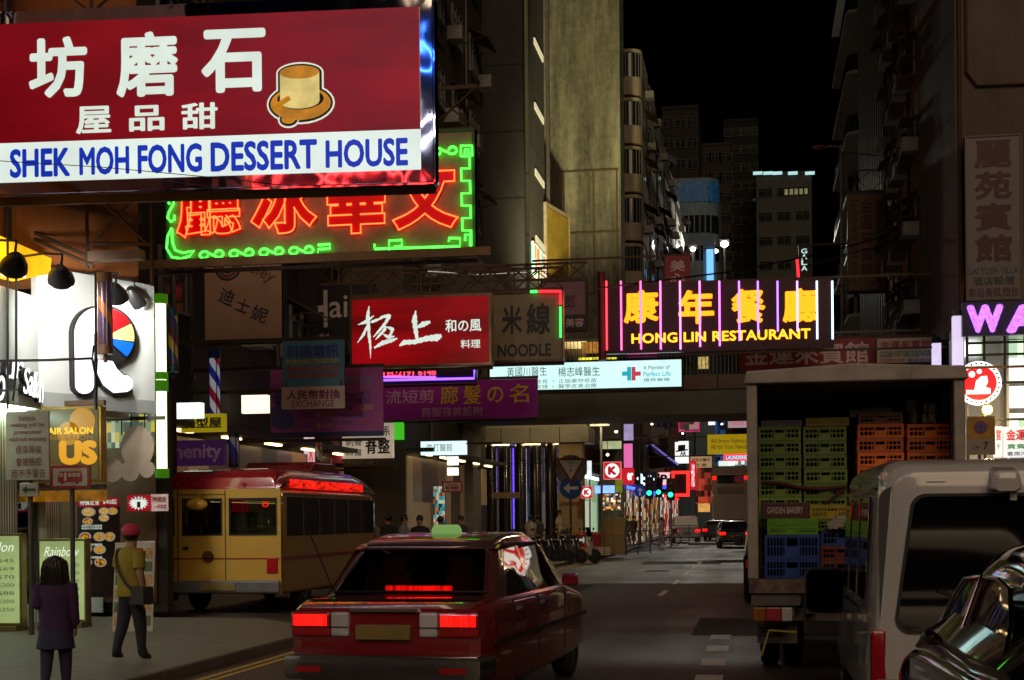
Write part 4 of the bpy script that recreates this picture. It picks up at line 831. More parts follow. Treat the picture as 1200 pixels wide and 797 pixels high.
# R: stem with half round head, leg, then the wheel
stem = arc_(110, 392, 28, 31, 180, 90, 10) + [(112, 361), (112, 386), (104, 392)] + arc_(93.5, 452, 10.5, 10, 0, -180, 10)
leg = [(110, 422), (126, 424), (131, 433)] + arc_(140, 450, 10, 10, 100, -90, 10) + [(128, 461), (116, 452), (109, 438)]
def grow(pts, d):
    cx = sum(p[0] for p in pts) / len(pts); cy = sum(p[1] for p in pts) / len(pts)
    out = []
    n = len(pts)
    for i, p in enumerate(pts):
        a, b = Vector(pts[i - 1]), Vector(pts[(i + 1) % n]); t = (b - a); nn = Vector((t.y, -t.x)).normalized() if t.length else Vector((0, 0)); out.append((p[0] - nn.x * d, p[1] - nn.y * d))
    return out
def area(p): return sum(p[i - 1][0] * p[i][1] - p[i][0] * p[i - 1][1] for i in range(len(p)))
def grown(p, d): return grow(p, d if area(p) < 0 else -d)
shape('black_rim', grown(stem, 2.0), BLACK, -.10, -.005); shape('white_letter', stem, GW, -.125, -.101)
shape('black_rim', grown(leg, 1.6), BLACK, -.10, -.005); shape('white_letter', leg, GW, -.125, -.101)
wheel = [(114, 361)] + arc_(116, 396, 37, 36, 80, -38, 18) + [(130, 427), (116, 400)]
shape('black_rim', grown(wheel, 2.2), BLACK, -.095, -.006)
for (a0, a1, c, nm) in ((82, 30, (235, 20, 25), 'red_segment'), (27, -8, (255, 240, 140), 'yellow_segment'), (-11, -40, (20, 110, 225), 'blue_segment')):
    shape(nm, [(117, 396)] + arc_(116, 396, 35.5, 34.5, a0, a1, 10), emi(nm.replace('_', ' '), c, 1.0), -.12, -.096)
# facade panels along the street
s2 = Sign('salon_name_sign', 'white receding fascia with black rimmed script lettering next to the R panel', 'sign', (-60, 330, 44, 470), org=Vector((A0.x + .1, 16.7, 4.4)), rz=R(90))
g = G(); g.box(-4.5, 3.1, 0, .14, 3.35 - 4.4, 5.02 - 4.4); g.build('panel', mat('textured white fascia', (.5, .55, .52), .4, 0, .15, 60, bump=.5), s2.o)
for ch, b in (('J', (-26, 425, -14, 474)), ('o', (-11, 440, -2, 470)), ('u', (0, 423, 9, 444)), ('r', (11, 424, 20, 444)), ('S', (21, 431, 27, 462)), ('a', (27, 441, 31, 464)), ('l', (32, 436, 35, 466)), ('o', (35.5, 446, 39, 467)), ('n', (39.5, 449, 43.5, 472))):
    s2.T(ch, b, DK, bold=.05, ext=.04, y=-.05, name='letter_rim', shear=.15); s2.T(ch, b, GW, bold=.0, ext=.005, y=-.1, name='letter', shear=.15)
# yellow awning sheet above the name sign
g = G(); yw = thing('yellow_awning', 'glowing yellow awning sheet above the white salon sign', 'awning', (-10.3, 18.6, 5.6))
zy = at_x(20, 285, -10.3).z - 5.6; zy = max(zy, .1); g.prism_x([(1.2, -.22), (.2, -.5), (-5, -.75), (-5, zy + .12), (-1.2, zy), (1.25, zy * .6 - .05)], -.12, -.06); g.build('sheet', emi('self lit yellow sheet', (255, 185, 20), 1.5, .55, .6), yw)  # yellow light falling on the sheet is put in as emission
# flood lamps aimed at the panels
def flood(px, py, Y, label, aim, k):
    p = at(px, py, Y); t = thing('flood_lamp', label, 'lamp', p, 0, 'black flood lamps on arms over the salon sign')
    d = (aim - p).normalized(); g = G(); q = d.to_track_quat('Z', 'Y').to_matrix().to_4x4(); g.M = q
    g.loft([[(u * math.cos(a), v * math.sin(a), z) for a in [2 * math.pi * i / 16 for i in range(16)]] for z, u, v in ((-.2, .05, .05), (-.14, .11, .09), (0, .17, .13), (.13, .19, .15))], True)
    g.build('housing', BLACK, t, smooth=True)
    g = G(); g.M = q; g.box(-.15, .15, -.11, .11, .131, .14); g.build('lens', emi('flood lens', (255, 250, 235), 6), t)
    g = G(); g.tube([(0, 0, .05), (.02, .02, .3), (-.3, .1, .34), (-1.2, .5, .36)], .02, 6); g.build('arm', BLACK, t)
    l = bpy.data.lights.new('flood_beam', 'SPOT'); l.energy = k; l.spot_size = R(120); l.spot_blend = .7; l.shadow_soft_size = .12; l.color = (1, .97, .9)
    lo = bpy.data.objects.new('flood_beam', l); C.objects.link(lo); lo.parent = t; lo.location = d * .2; lo.rotation_euler = d.to_track_quat('-Z', 'Y').to_euler()
flood(17, 309, 17.2, 'black flood lamp nearest the frame edge on the pole, before the yellow sheet', Vector((-10.3, 18.2, 4.4)), 130)
flood(71, 323, 18.6, 'black flood lamp tilted down in front of the top of the white panel', Vector((-10.4, 20.6, 4.2)), 200)
flood(135, 343, 20.4, 'black flood lamp half hidden behind the brown striped barber pole', Vector((-10.0, 22.0, 4.3)), 190)
flood(156, 349, 21.4, 'black flood lamp hanging upright at the end of the white panel', Vector((-9.9, 22.6, 4.2)), 110)
# scaffold frame and cable tubes in front
fr = thing('sign_scaffold', 'rusty crossed scaffold frame fixed to the orange wall above the R sign', 'scaffold', (0, 0, 0))
g = G(); P = lambda px, py, Y=20.2: at(px, py, Y)
for a, b in (((0, 255), (102, 300)), ((102, 230), (102, 316)), ((105, 286), (180, 286)), ((107, 288), (160, 228)), ((115, 232), (176, 288)), ((0, 262), (110, 312)), ((4, 250), (4, 300)), ((178, 240), (178, 335))): g.cyl(P(*a), P(*b), .03, 6)
g.build('tube', RUST, fr)
g = G(); a, b = P(106, 307), P(167, 293); g.box(a.x, b.x, 20.1, 20.3, a.z, b.z); g.build('ballast_box', mat('grey ballast casing', (.16, .11, .08), .5), fr)
cb_ = thing('cable_pole', 'thin black cable pole with a horizontal arm crossing the white salon panel', 'pole'); g = G()
for pts in (((9, 275), (9, 480)), ((19, 300), (19, 430), (15, 470)), ((0, 423), (60, 422), (108, 420), (110, 405)), ((0, 458), (22, 457)), ((112, 320), (113, 480)), ((108, 420), (112, 440), (112, 480))): g.tube([at(x, y, 18.4) for x, y in pts], .018, 6)
g.build('tube', BLACK, cb_)
# --- barber poles
def barber(label, box, Y, cols, lit, cap, blink=0):
    p = at((box[0] + box[2]) / 2, box[3], Y); q = at((box[0] + box[2]) / 2, box[1], Y); h = q.z - p.z; r = abs(at(box[2], 0, Y).x - at(box[0], 0, Y).x) / 2
    t = thing('barber_pole', label, 'barber pole', p, 0, 'barber poles'); cm = mat('cap ' + str(cap), cap, .4); g = G(); ch = h * .11
    g.cyl((0, 0, 0), (0, 0, ch), r, 16); g.cyl((0, 0, -.12), (0, 0, 0), .03, 6); g.build('cap', cm, t, smooth=True); g = G(); g.cyl((0, 0, h - ch), (0, 0, h), r, 16); g.build('cap', cm, t, smooth=True)
    nm = 'stripes ' + str(cols)
    if nm not in MC:
        m, n, l, b = new_mat(nm); tc = n.new('ShaderNodeTexCoord'); sp = n.new('ShaderNodeSeparateXYZ'); at2 = n.new('ShaderNodeMath'); at2.operation = 'ARCTAN2'
        l.new(tc.outputs['Object'], sp.inputs[0]); l.new(sp.outputs['Y'], at2.inputs[0]); l.new(sp.outputs['X'], at2.inputs[1])
        dv = n.new('ShaderNodeMath'); dv.operation = 'MULTIPLY_ADD'; dv.inputs[1].default_value = 1 / (2 * math.pi); l.new(at2.outputs[0], dv.inputs[0])
        zs = n.new('ShaderNodeMath'); zs.operation = 'MULTIPLY'; zs.inputs[1].default_value = .32 / r / 2.2; l.new(sp.outputs['Z'], zs.inputs[0]); l.new(zs.outputs[0], dv.inputs[2])
        fr_ = n.new('ShaderNodeMath'); fr_.operation = 'FRACT'; l.new(dv.outputs[0], fr_.inputs[0]); rp = n.new('ShaderNodeValToRGB'); rp.color_ramp.interpolation = 'CONSTANT'; e = rp.color_ramp.elements
        while len(e) < len(cols): e.new(.5)
        for i, c in enumerate(cols): e[i].position = i / len(cols); e[i].color = (*lin(c), 1)
        l.new(fr_.outputs[0], rp.inputs[0]); l.new(rp.outputs[0], b.inputs['Base Color']); b.inputs['Roughness'].default_value = .25
        l.new(rp.outputs[0], b.inputs['Emission Color']); b.inputs['Emission Strength'].default_value = lit; MC[nm] = m
    g = G(); g.cyl((0, 0, ch), (0, 0, h - ch), r * .82, 20, cap=False); g.build('striped_drum', MC[nm], t, smooth=True)
    for i in range(4): g = G(); g.cyl((r * .9 * math.cos(i * 1.57 + .7), r * .9 * math.sin(i * 1.57 + .7), ch), (r * .9 * math.cos(i * 1.57 + .7), r * .9 * math.sin(i * 1.57 + .7), h - ch), .012, 4); g.build('cage_rod', cm, t)
barber('brown and violet striped barber pole hanging before the R sign', (115, 320, 132, 415), 19.4, [(60, 40, 70), (60, 40, 70), (150, 80, 30), (70, 45, 60)], .25, (.12, .06, .03))
barber('yellow dotted barber pole just behind the tall green white light tube', (197, 362, 209, 436), 24.5, [(30, 30, 60), (130, 100, 20), (60, 20, 20)], .3, (.02, .05, .1))
barber('blue capped red white and blue barber pole above the minibus', (245, 411, 259, 495), 30, [(190, 190, 200), (140, 20, 40), (190, 190, 200), (30, 40, 130)], .3, (.01, .05, .3))
barber('dark barber pole with a round black top standing behind the minibus roof', (268, 508, 281, 548), 29, [(40, 40, 90), (120, 110, 120), (60, 20, 40)], .2, (.02, .015, .02))
barber('small striped barber pole under the magenta price banner', (369, 512, 378, 545), 37, [(150, 130, 110), (110, 50, 40), (60, 50, 60)], .2, (.02, .015, .02))
# --- tall fluorescent corner tube
t = thing('light_tube_sign', 'tall white fluorescent light column with green collars at the salon corner', 'sign', at(190, 560, 22.4)); zt_ = at(190, 345, 22.4).z - t.location.z; g = G(); g.cyl((0, 0, .12), (0, 0, zt_ - .12), .085, 16)
g.build('tube', emi('fluorescent tube', (235, 255, 190), 2.2), t, smooth=True)
for z0, z1 in ((0, .15), (zt_ - .16, zt_), (zt_ * .47, zt_ * .53), (zt_ * .535, zt_ * .575)): g = G(); g.cyl((0, 0, z0), (0, 0, z1), .115, 16); g.build('collar', emi('green collar', (60, 130, 10), .55), t)
g = G(); g.box(-.4, -.08, .02, .06, .3, .36); g.box(-.4, -.08, .02, .06, zt_ - .4, zt_ - .34); g.build('bracket', BLACK, t)
# --- hair salon US sign, cut-out boards, parking sign, minibus stop
s = Sign('amber_salon_sign', 'amber and black light box of a hair salon behind the grey waiting sign', 'sign', (2, 477, 118, 566), 20)
s.panel('case', mat('brass case', (.3, .17, .04), .3, .8), None, .01, .2); s.panel('face', emi('dark olive acrylic', (75, 60, 22), .8, .2), None, -.01, .009, .04)
g = G(); g.disc(s.L(97, 494), s.L(112, 490)[0] - s.L(97, 490)[0], -.018, -.011); g.disc(s.L(81, 508), s.L(94, 500)[0] - s.L(81, 500)[0], -.018, -.011); g.build('printed_disc', emi('amber print', (175, 120, 8), .8), s.o)
s.T('HAIR SALON', (50, 501, 110, 509), emi('bright amber', (250, 190, 20), 1.), bold=.03, y=-.022); s.T('HAIR SALON', (50, 510, 110, 516), emi('dull amber', (150, 105, 20), .6), bold=.02, y=-.022)
s.T('US', (70, 516, 115, 545), emi('mid amber', (215, 150, 15), .9), bold=.07, y=-.024)
g = G(); g.box(s.x0, s.x1, -.02, .2, s.z0 - .28, s.z0 - .12); g.build('lower_strip', emi('amber strip', (150, 95, 10), .5, .6, 5, True, (1, 1, 1)), s.o); s.bracket(-11.2, top=False)
c1 = Sign('cutout_board', 'grey plywood cut-out with round cloud lobes seen from behind', 'board', (119, 502, 182, 562), 21.6)
g = G(); L = c1.L; k = abs(L(1, 530)[0] - L(0, 530)[0])
g.disc(L(161, 524), 19 * k, 0, .03, 28, 1, 1.2); g.disc(L(131, 551), 13 * k, .001, .031); g.disc(L(123, 543), 5 * k, .002, .029, 16); g.disc(L(172, 550), 9 * k, .003, .028); g.disc(L(152, 552), 11 * k, .004, .027); g.build('board', mat('bare plywood', (.35, .29, .22), .6, 0, .12, 4), c1.o)
g = G(); g.box(-.5, .6, .04, .08, k * 36, k * 40)
for px in (141, 152, 168): g.cyl((L(px, 500)[0], .05, L(px, 482)[1]), (L(px, 500)[0], .05, L(px, 510)[1]), .012, 5)
g.build('hanger', STEEL, c1.o)
s = Sign('calligraphy_fascia', 'black fascia with white brush characters over the restaurant posters', 'sign', (113, 546, 196, 581), 22.9); s.panel('board', mat('black board', (.012, .012, .014), .4), None, 0, .08); s.frame(mat('red edge', (.3, .01, .03), .5), .05, -.02, .09)
s.T('極上', (120, 560, 160, 575), EL, bold=.015, shear=.2, ext=.004); s.T('和の風', (161, 558, 185, 570), EL, bold=.015, ext=.004)
def signpost(name, label, px, pyb, Y, boards, r=.035, top=None, cat='street sign'):
    """upright pole; boards = list of functions that build plates in a Sign frame on it"""
    p = at(px, pyb, Y); p.z = .13; s = Sign(name, label, cat, (px - 1, 560, px + 1, 570), org=Vector((p.x, Y, 0)))
    zt = s.L(px, top)[1]; g = G(); g.cyl((0, .05, .1), (0, .05, zt), r, 10); g.build('pole', mat('brown grey pole', (.09, .07, .06), .5, .3), s.o, smooth=True)
    for f in boards: f(s)
    return s
def bd_wait(s):
    x = s.B(8, 482, 59, 563); g = G(); g.box(x[0], x[2], -.03, 0, x[1], x[3]); g.build('plate', mat('grey sign plate', (.3, .25, .21), .45, 0, .12), s.o, bevel=.012)
    m = mat('brown red lettering', (.16, .05, .04), .5); y = 487
    for i, (tx_, x0, x1) in enumerate((('Vehicle', 23, 43), ('waiting will be', 14, 53), ('prosecuted', 18, 49), ('without warning', 12, 56))): s.T(tx_, (x0, 487 + i * 8.3, x1, 493.5 + i * 8.3), m, y=-.036, bold=.02)
    for i, tx_ in enumerate(('停車等候', '會被檢控', '而不予警告')): s.T(tx_, (20 - (i == 2) * 5, 522 + i * 14, 50 + (i == 2) * 5, 532 + i * 14), m, y=-.036, bold=.01)
    x = s.B(24, 566, 46, 582); g = G(); g.box(x[0], x[2], -.03, 0, x[1], x[3]); g.build('arrow_plate', mat('grey sign plate', (.3, .25, .21), .45, 0, .12), s.o, bevel=.008)
    g = G(); g.prism([s.L(*p) for p in ((27, 574), (33, 569), (33, 572.5), (43, 572.5), (43, 575.5), (33, 575.5), (33, 579))], -.036, -.031); g.build('arrow', DK, s.o)
signpost('waiting_sign_post', 'grey plate on a pole warning waiting vehicles, with a black arrow plate below', 35, 755, 17.9, [bd_wait], top=490)
def busplate(s, x0, y0, x1, y1, col=(.3, .02, .03), scale=1):
    x = s.B(x0, y0, x1, y1); g = G(); g.box(x[0], x[2], -.03, 0, x[1], x[3]); g.build('red_plate', mat('red enamel', col, .4, 0, .1), s.o, bevel=.01)
    dx, dy = (x1 - x0), (y1 - y0); x = s.B(x0 + dx * .08, y0 + dy * .13, x1 - dx * .08, y1 - dy * .13); g = G(); g.box(x[0], x[2], -.036, -.031, x[1], x[3]); g.build('pale_plate', mat('pale enamel', (.45, .38, .3), .4), s.o)
    w, h = x[2] - x[0], x[3] - x[1]; f = lambda u, v: (x[0] + w * u, x[1] + h * v); g = G()
    g.prism([f(.14, .22), f(.86, .22), f(.86, .6), f(.82, .82), f(.2, .82), f(.14, .55)], -.041, -.037); g.disc(f(.28, .2), h * .1, -.042, -.037, 12); g.disc(f(.72, .2), h * .1, -.042, -.037, 12)
    g.mi = 1
    for u in (.19, .45, .58, .71): g.prism([f(u, .5), f(u + .1, .5), f(u + .1, .72), f(u, .72)], -.046, -.0425)
    g.prism([f(.33, .28), f(.41, .28), f(.41, .74), f(.33, .74)], -.046, -.0425)
    g.build('bus_symbol', [mat('red enamel', col, .4), mat('pale enamel', (.45, .38, .3), .4)], s.o)
signpost('minibus_stop_sign', 'red framed minibus stop sign with a bus symbol on a pole before the menu box', 84, 740, 18.3, [lambda s: busplate(s, 60, 545, 107, 573)], top=560)

# --- posters and menu boxes on the pavement
MENU = interior('menu lines', [(150, 165, 110), (160, 175, 118), (165, 180, 122)], .55, (2, 1, 2))
def menubox(label, box, Y, title, rows, seed, rz=0):
    s = Sign('menu_light_box', label, 'light box', box, Y, rz=rz); rnd = random.Random(seed); s.o.location.z = 0; s.inv = (Matrix.Translation(s.o.location) @ Matrix.Rotation(rz, 4, 'Z')).inverted()
    b = s.B(*box); zb = .2; g = G(); g.box(b[0], b[2], .0, .16, zb, b[3]); g.box(b[0] + .04, b[2] - .04, -.1, .26, .13, zb - .001); g.build('case', mat('bronze case', (.25, .19, .09), .35, .7), s.o, bevel=.01)
    g = G(); g.box(b[0] + .03, b[2] - .03, -.012, -.001, zb + .04, b[3] - .04); g.build('lit_face', emi('pale green acrylic', (180, 200, 130), .62, .3, 1.0), s.o)
    tm = emi('white print', (235, 245, 220), .9, 0, 1, False); gm = mat('grey green print', (.2, .25, .2), .5)
    lettering(s.o, title, (b[0] + .12, b[3] - .26, b[2] - .1, b[3] - .12), tm, shear=.3, y=-.018)
    for i, r_ in enumerate(rows):
        z = b[3] - .42 - i * .115
        if z > zb + .1: lettering(s.o, r_, (b[2] - .36, z, b[2] - .1, z + .06), gm, y=-.018)
    return s
menubox('green price list light box with gold frame cut by the picture edge', (-22, 625, 25, 740), 18.6, 'Salon', ['$45', '$69', '$70', '$200', '$88', '$200', '$250', '$380', '$420', '$48'], 1)
menubox('pale green menu light box with colour wheel logo behind the dark haired girl', (45, 631, 101, 740), 19.3, 'Rainbow', ['$120', '$280', '$350', '$480', '$580', '$220', '$320', '$420'], 2)
# food poster board
FOOD = [(205, 150, 70), (150, 70, 30), (230, 200, 140), (120, 40, 25), (215, 170, 60), (190, 110, 60)]
s = Sign('food_poster', 'dark poster of discounted set meals with bowls of food and a red heading', 'poster', (91, 583, 140, 700), 21.6); s.panel('sheet', mat('black red poster', (.03, .008, .008), .4), None, 0, .03); s.panel('heading', emi('red poster band', (150, 12, 25), .55), s.B(91, 583, 140, 594), -.006, 0)
s.T('特價定食', (94, 585, 117, 592), EW(.8), y=-.012, bold=.01); s.T('$40起', (121, 585, 137, 591), EW(.8), y=-.012)
rnd = random.Random(4)
for (cx, cy, rx, ry) in ((104, 600, 8, 5), (122, 599, 6, 4), (132, 599, 6, 4), (103, 611, 6, 4), (122, 607, 6, 4), (100, 629, 7, 5), (117, 629, 7, 5), (129, 629, 6, 5), (101, 643, 7, 5), (117, 644, 7, 5), (101, 659, 7, 5), (118, 659, 7, 5)):
    q = s.L(cx, cy); k = abs(s.L(1, 600)[0] - s.L(0, 600)[0]); g = G(); g.disc(q, rx * k, -.012, -.004, 18, 1, ry / rx); g.mi = 1; g.disc(q, rx * k * .72, -.016, -.0121, 14, 1, ry / rx)
    for j in range(6): g.mi = 2; g.disc((q[0] + rnd.uniform(-.5, .5) * rx * k, q[1] + rnd.uniform(-.4, .4) * ry * k), k * 1.3, -.019, -.0161, 8)
    g.build('bowl_print', [emi('bowl print', (190, 170, 140), .5, 0, 1, False), emi('food print %d' % (cx % 3), FOOD[cx % 6], .55, .4, 9, False), emi('garnish print', (225, 170, 40), .55, 0, 1, False)], s.o)
for cy in (615, 618, 637, 652): s.T('精選日式拉麵套餐', (96, cy, 120, cy + 2.4), EL, y=-.012)
s = Sign('burst_poster', 'red poster with a white starburst and the number one', 'poster', (149, 580, 176, 599), 21.7); s.panel('sheet', emi('glowing red burst sheet', (165, 12, 35), .7), None, 0, .03); q = s.L(162.5, 589.5); k = abs(s.L(1, 590)[0] - s.L(0, 590)[0]); g = G()  # paper poster, the light on it given as its own glow
g.prism([(q[0] + (11.5, 8)[i % 2] * k * math.cos(2 * math.pi * i / 32), q[1] + (7.5, 5)[i % 2] * k * math.sin(2 * math.pi * i / 32)) for i in range(32)], -.008, -.002); g.build('starburst', EW(.9), s.o); s.T('1', (161, 588, 165, 595), DK, y=-.014, bold=.03); s.T('特價壽司', (156, 583, 169, 586), DK, y=-.014)
s = Sign('white_notice', 'white notice with red characters beside the red starburst poster', 'poster', (177, 579, 197, 599), 21.75); s.panel('sheet', mat('pink white sheet', (.75, .62, .6), .6), None, 0, .03); s.T('特價貨', (179, 582, 195, 588), mat('red lettering', (.3, .02, .03), .5), bold=.01, y=-.01); s.T('一杯清酒', (181, 591, 195, 596), mat('red lettering', (.3, .02, .03), .5), bold=.01, y=-.01)
for i, b in enumerate(((150, 634, 165, 650), (166, 634, 181, 652))):
    s = Sign('paper_notice', ('white sheet of small print taped up, nearer the green shirt', 'white sheet of small print taped up, nearer the minibus')[i], 'notice', b, 21.8); s.panel('sheet', mat('paper sheet', (.75, .77, .77), .6), None, 0, .02)
    for j in range(6): s.T('定食拉麵餃子飯', (b[0] + 2, b[1] + 2 + j * 2.3, b[2] - 2, b[1] + 3.2 + j * 2.3), DK, y=-.006)
# leaning leaflet rack
rk = thing('leaflet_rack', 'leaning rack of small photo leaflets beside the pale green menu box', 'rack', at_z(128, 728, .13)); rk.location = (-8.55, 18.6, .13); rk.rotation_euler = (R(-9), 0, R(10)); g = G(); g.box(-.28, .28, 0, .03, 0, 1.25); g.build('panel', mat('white rack panel', (.5, .48, .44), .5), rk)
cols = [(190, 150, 90), (170, 60, 40), (220, 210, 180), (90, 110, 70), (200, 120, 60), (230, 225, 210)]
for r_ in range(6):
    for c_ in range(4): g = G(); g.box(-.26 + c_ * .133, -.15 + c_ * .133, -.012, -.001, .08 + r_ * .19, .22 + r_ * .19); g.build('leaflet', mat('leaflet %d' % ((r_ * 3 + c_ * 5) % 6), lin(cols[(r_ * 3 + c_ * 5) % 6]), .5, 0, .5, 20), rk)
# wires
def wire(label, pts, r=.012): g = G(); g.tube([at(*p) for p in pts], r, 5); tag(g.build('overhead_cable', BLACK, None), label, 'cable')
wire('thin dark cable sagging across the white band of the dessert house sign', [(-10, 188, 18.6), (120, 196, 18.6), (250, 208, 18.6), (330, 217, 18.6)], .006)
wire('red brown cable rising over the orange neon sign towards the narrow guesthouse sign', [(700, 338, 46), (860, 318, 50), (960, 298, 56), (1070, 268, 60)], .03)
wire('dark cable running from the black vertical sign up to the red tenement', [(945, 312, 60), (1000, 296, 58), (1075, 276, 56)], .025)
wire('dark cable stretched over the street lamp to the beige wall', [(985, 178, 70), (1060, 186, 60), (1125, 192, 43.2)], .03)
wire('dark cable from the green neon frame to the slim tiled tower', [(500, 318, 27), (560, 322, 40), (640, 318, 61)], .02)
# street lamp at the right
lp = at(987, 340, 70); sl = thing('street_lamp', 'grey street lamp with a curved arm and painted red glint above the narrow guesthouse sign', 'street lamp', (lp.x, 70, .13)); zt_ = at(987, 170, 70).z - .13; xe = at(952, 177, 70).x - lp.x
g = G(); g.cyl((0, 0, 0), (0, 0, zt_), .12, 10, .07); g.build('pole', GREYM, sl, smooth=True); g = G(); g.tube([(0, 0, zt_ - .1), (xe * .3, 0, zt_ - .02), (xe * .6, 0, zt_ - .05)], .045, 8); g.build('arm', GREYM, sl, smooth=True)
g = G(); g.loft([[(x, w * math.cos(a), zt_ - .05 + z + h * math.sin(a)) for a in [2 * math.pi * i / 12 for i in range(12)]] for x, w, h, z in ((xe * .5, .06, .05, 0), (xe * .62, .16, .1, 0), (xe * .85, .17, .1, .02), (xe, .05, .04, .04))]); g.build('lamp_head', mat('lamp bowl with painted red glint', (.25, .05, .05), .15, .3), sl, smooth=True)  # red reflection on the lamp head painted into its colour
# yellow bulkhead lamp over the right hand shops (lit) and flood lights on the far block
p = at(1157, 480, 42.2); yl = thing('bulkhead_lamp', 'small dazzling yellow lamp beneath the round red emblem', 'lamp', p); g = G(); g.ball((0, 0, 0), .14, 14, 10); g.build('bulb', emi('sodium bulb', (255, 200, 60), 30), yl, smooth=True); g = G(); g.cyl((0, .05, .1), (0, .7, .25), .03, 6); g.cyl((0, 0, .1), (0, 0, .17), .09, 10); g.build('bracket', BLACK, yl)
l = bpy.data.lights.new('bulb_light', 'POINT'); l.energy = 260; l.color = (1, .7, .3); l.shadow_soft_size = .15; lo = bpy.data.objects.new('bulb_light', l); C.objects.link(lo); lo.parent = yl; lo.location = (0, -.3, -.05)
for (px, py, k, lab) in ((849, 286, 1.0, 'upper of two white floodlights on a post above the neon bars'), (812, 292, .7, 'small white floodlight in front of the pale blue block')):
    p = at(px, py, 150); t = thing('floodlight', lab, 'lamp', (p.x, 150, 0)); g = G(); g.cyl((0, .3, 0), (0, .3, p.z + .3), .12, 8); g.box(-.5, .5, .1, .4, p.z + .1, p.z + .5); g.build('post', GREYM, t); g = G(); g.ball((0, 0, p.z), .42 * k, 10, 8, (1, .5, .8)); g.ball((-.9 * k, 0, p.z - .7), .26 * k, 10, 8, (1, .5, .8)); g.build('lens', emi('white flood lens', (255, 252, 235), 10), t, smooth=True); l = bpy.data.lights.new('flood_light', 'SPOT'); l.energy = 8000 * k; l.spot_size = R(75); l.spot_blend = .8; l.color = (1, .95, .82); l.shadow_soft_size = .4; lo = bpy.data.objects.new('flood_light', l); C.objects.link(lo); lo.parent = t; lo.location = (0, -.9, p.z); lo.rotation_euler = (Vector((-9.5, 104, 19)) - Vector((p.x, 149, p.z))).to_track_quat('-Z', 'Y').to_euler()
# floodlight that washes the concrete wall (seen glowing under the bridge)
p = at(698, 492, 57.6); fw = thing('wall_floodlight', 'pair of yellow floodlights under the bridge aimed up at the concrete wall', 'lamp', p); g = G(); g.ball((0, 0, 0), .17, 12, 8, (1, .6, 1)); g.ball((.35, 0, .3), .14, 12, 8, (1, .6, 1)); g.build('lens', emi('warm flood lens', (255, 215, 110), 10), fw, smooth=True); g = G(); g.box(-.25, .55, .1, .3, -.25, -.15); g.cyl((.2, .2, -.2), (.2, .2, -p.z + .13), .05, 8); g.build('stand', GREYM, fw)
l = bpy.data.lights.new('wall_wash', 'SPOT'); l.energy = 27000; l.color = (1, .87, .45); l.spot_size = R(50); l.spot_blend = .9; l.shadow_soft_size = .3; lo = bpy.data.objects.new('wall_wash', l); C.objects.link(lo); lo.parent = fw; lo.location = (.2, 0, .6)
l2 = bpy.data.lights.new('lamp_glow', 'POINT'); l2.energy = 170; l2.color = (1, .8, .45); l2.shadow_soft_size = .25; lo2 = bpy.data.objects.new('lamp_glow', l2); C.objects.link(lo2); lo2.parent = fw; lo2.location = (.1, -.6, .1)
tgt = Vector((-9.2, 77, 27)); lo.rotation_euler = (tgt - p).to_track_quat('-Z', 'Y').to_euler()
# yellow hoarding on the side of the concrete tower
s = Sign('wall_hoarding', 'yellow advertising hoarding on the wall between the slim tower and the concrete wall', 'hoarding', (640, 245, 668, 335), X=-9.6, rz=R(78)); s.panel('sheet', mat('mustard hoarding sheet', (.3, .2, .03), .5, 0, .3, .8), s.B(642, 250, 667, 325), 0, .1); s.panel('red_skirting', mat('brick red sheet', (.25, .06, .03), .5), s.B(642, 326, 667, 338), 0, .1); s.frame(mat('beige edging', (.3, .25, .17), .5), .15, -.03, .12)
# ================================================================== VEHICLES
def slab(g, q, th=.012):
    q = [Vector(p) for p in q]; n = (q[1] - q[0]).cross(q[2] - q[0]).normalized() * th
    k = len(q); g.add([p + n for p in q] + [p - n for p in q], [tuple(range(k)), tuple(range(k, 2 * k))[::-1]] + [(i, k + i, k + (i + 1) % k, (i + 1) % k) for i in range(k)])
def wheel(root, x, y, r=.31, w=.19, side=1):
    g = G(); g.M = Matrix.Translation((x, y, r)) @ Matrix.Rotation(R(90), 4, 'Y')
    prof = [(r * .62, -w / 2), (r * .9, -w / 2), (r, -w / 2 + .03), (r, w / 2 - .03), (r * .9, w / 2), (r * .62, w / 2)]
    g.loft([[(p * math.cos(a), p * math.sin(a), z) for a in [2 * math.pi * i / 22 for i in range(22)]] for p, z in prof], False); t = g.build('wheel', RUBBER, root, smooth=True)
    g = G(); g.M = Matrix.Translation((x, y, r)) @ Matrix.Rotation(R(90), 4, 'Y'); o = w / 2 * side; g.cyl((0, 0, -w / 2 + .02), (0, 0, w / 2 - .02), r * .63, 22); g.cyl((0, 0, o * .7), (0, 0, o * 1.02), r * .2, 10)
    for i in range(8): a = i * math.pi / 4; g.cyl((r * .3 * math.cos(a), r * .3 * math.sin(a), o * .85), (r * .58 * math.cos(a), r * .58 * math.sin(a), o * .85), .03, 6)
    g.build('rim', STEEL, t)
def paint(name, c, rough=.25): return mat(name, c, rough, 0, .06, 2, coat=.9, rvar=.1)
TAIL = emi('lit tail lamp', (255, 14, 8), 3.0, .75, 38, True, (1, 1, .06)); AMB = emi('lit amber lamp', (255, 150, 10), 4); REDL = mat('red lamp lens', (.35, .01, .015), .15, coat=.6); PLATE = mat('blank dull plate', (.22, .16, .05), .4); WPL = mat('white lens', (.5, .5, .5), .2)

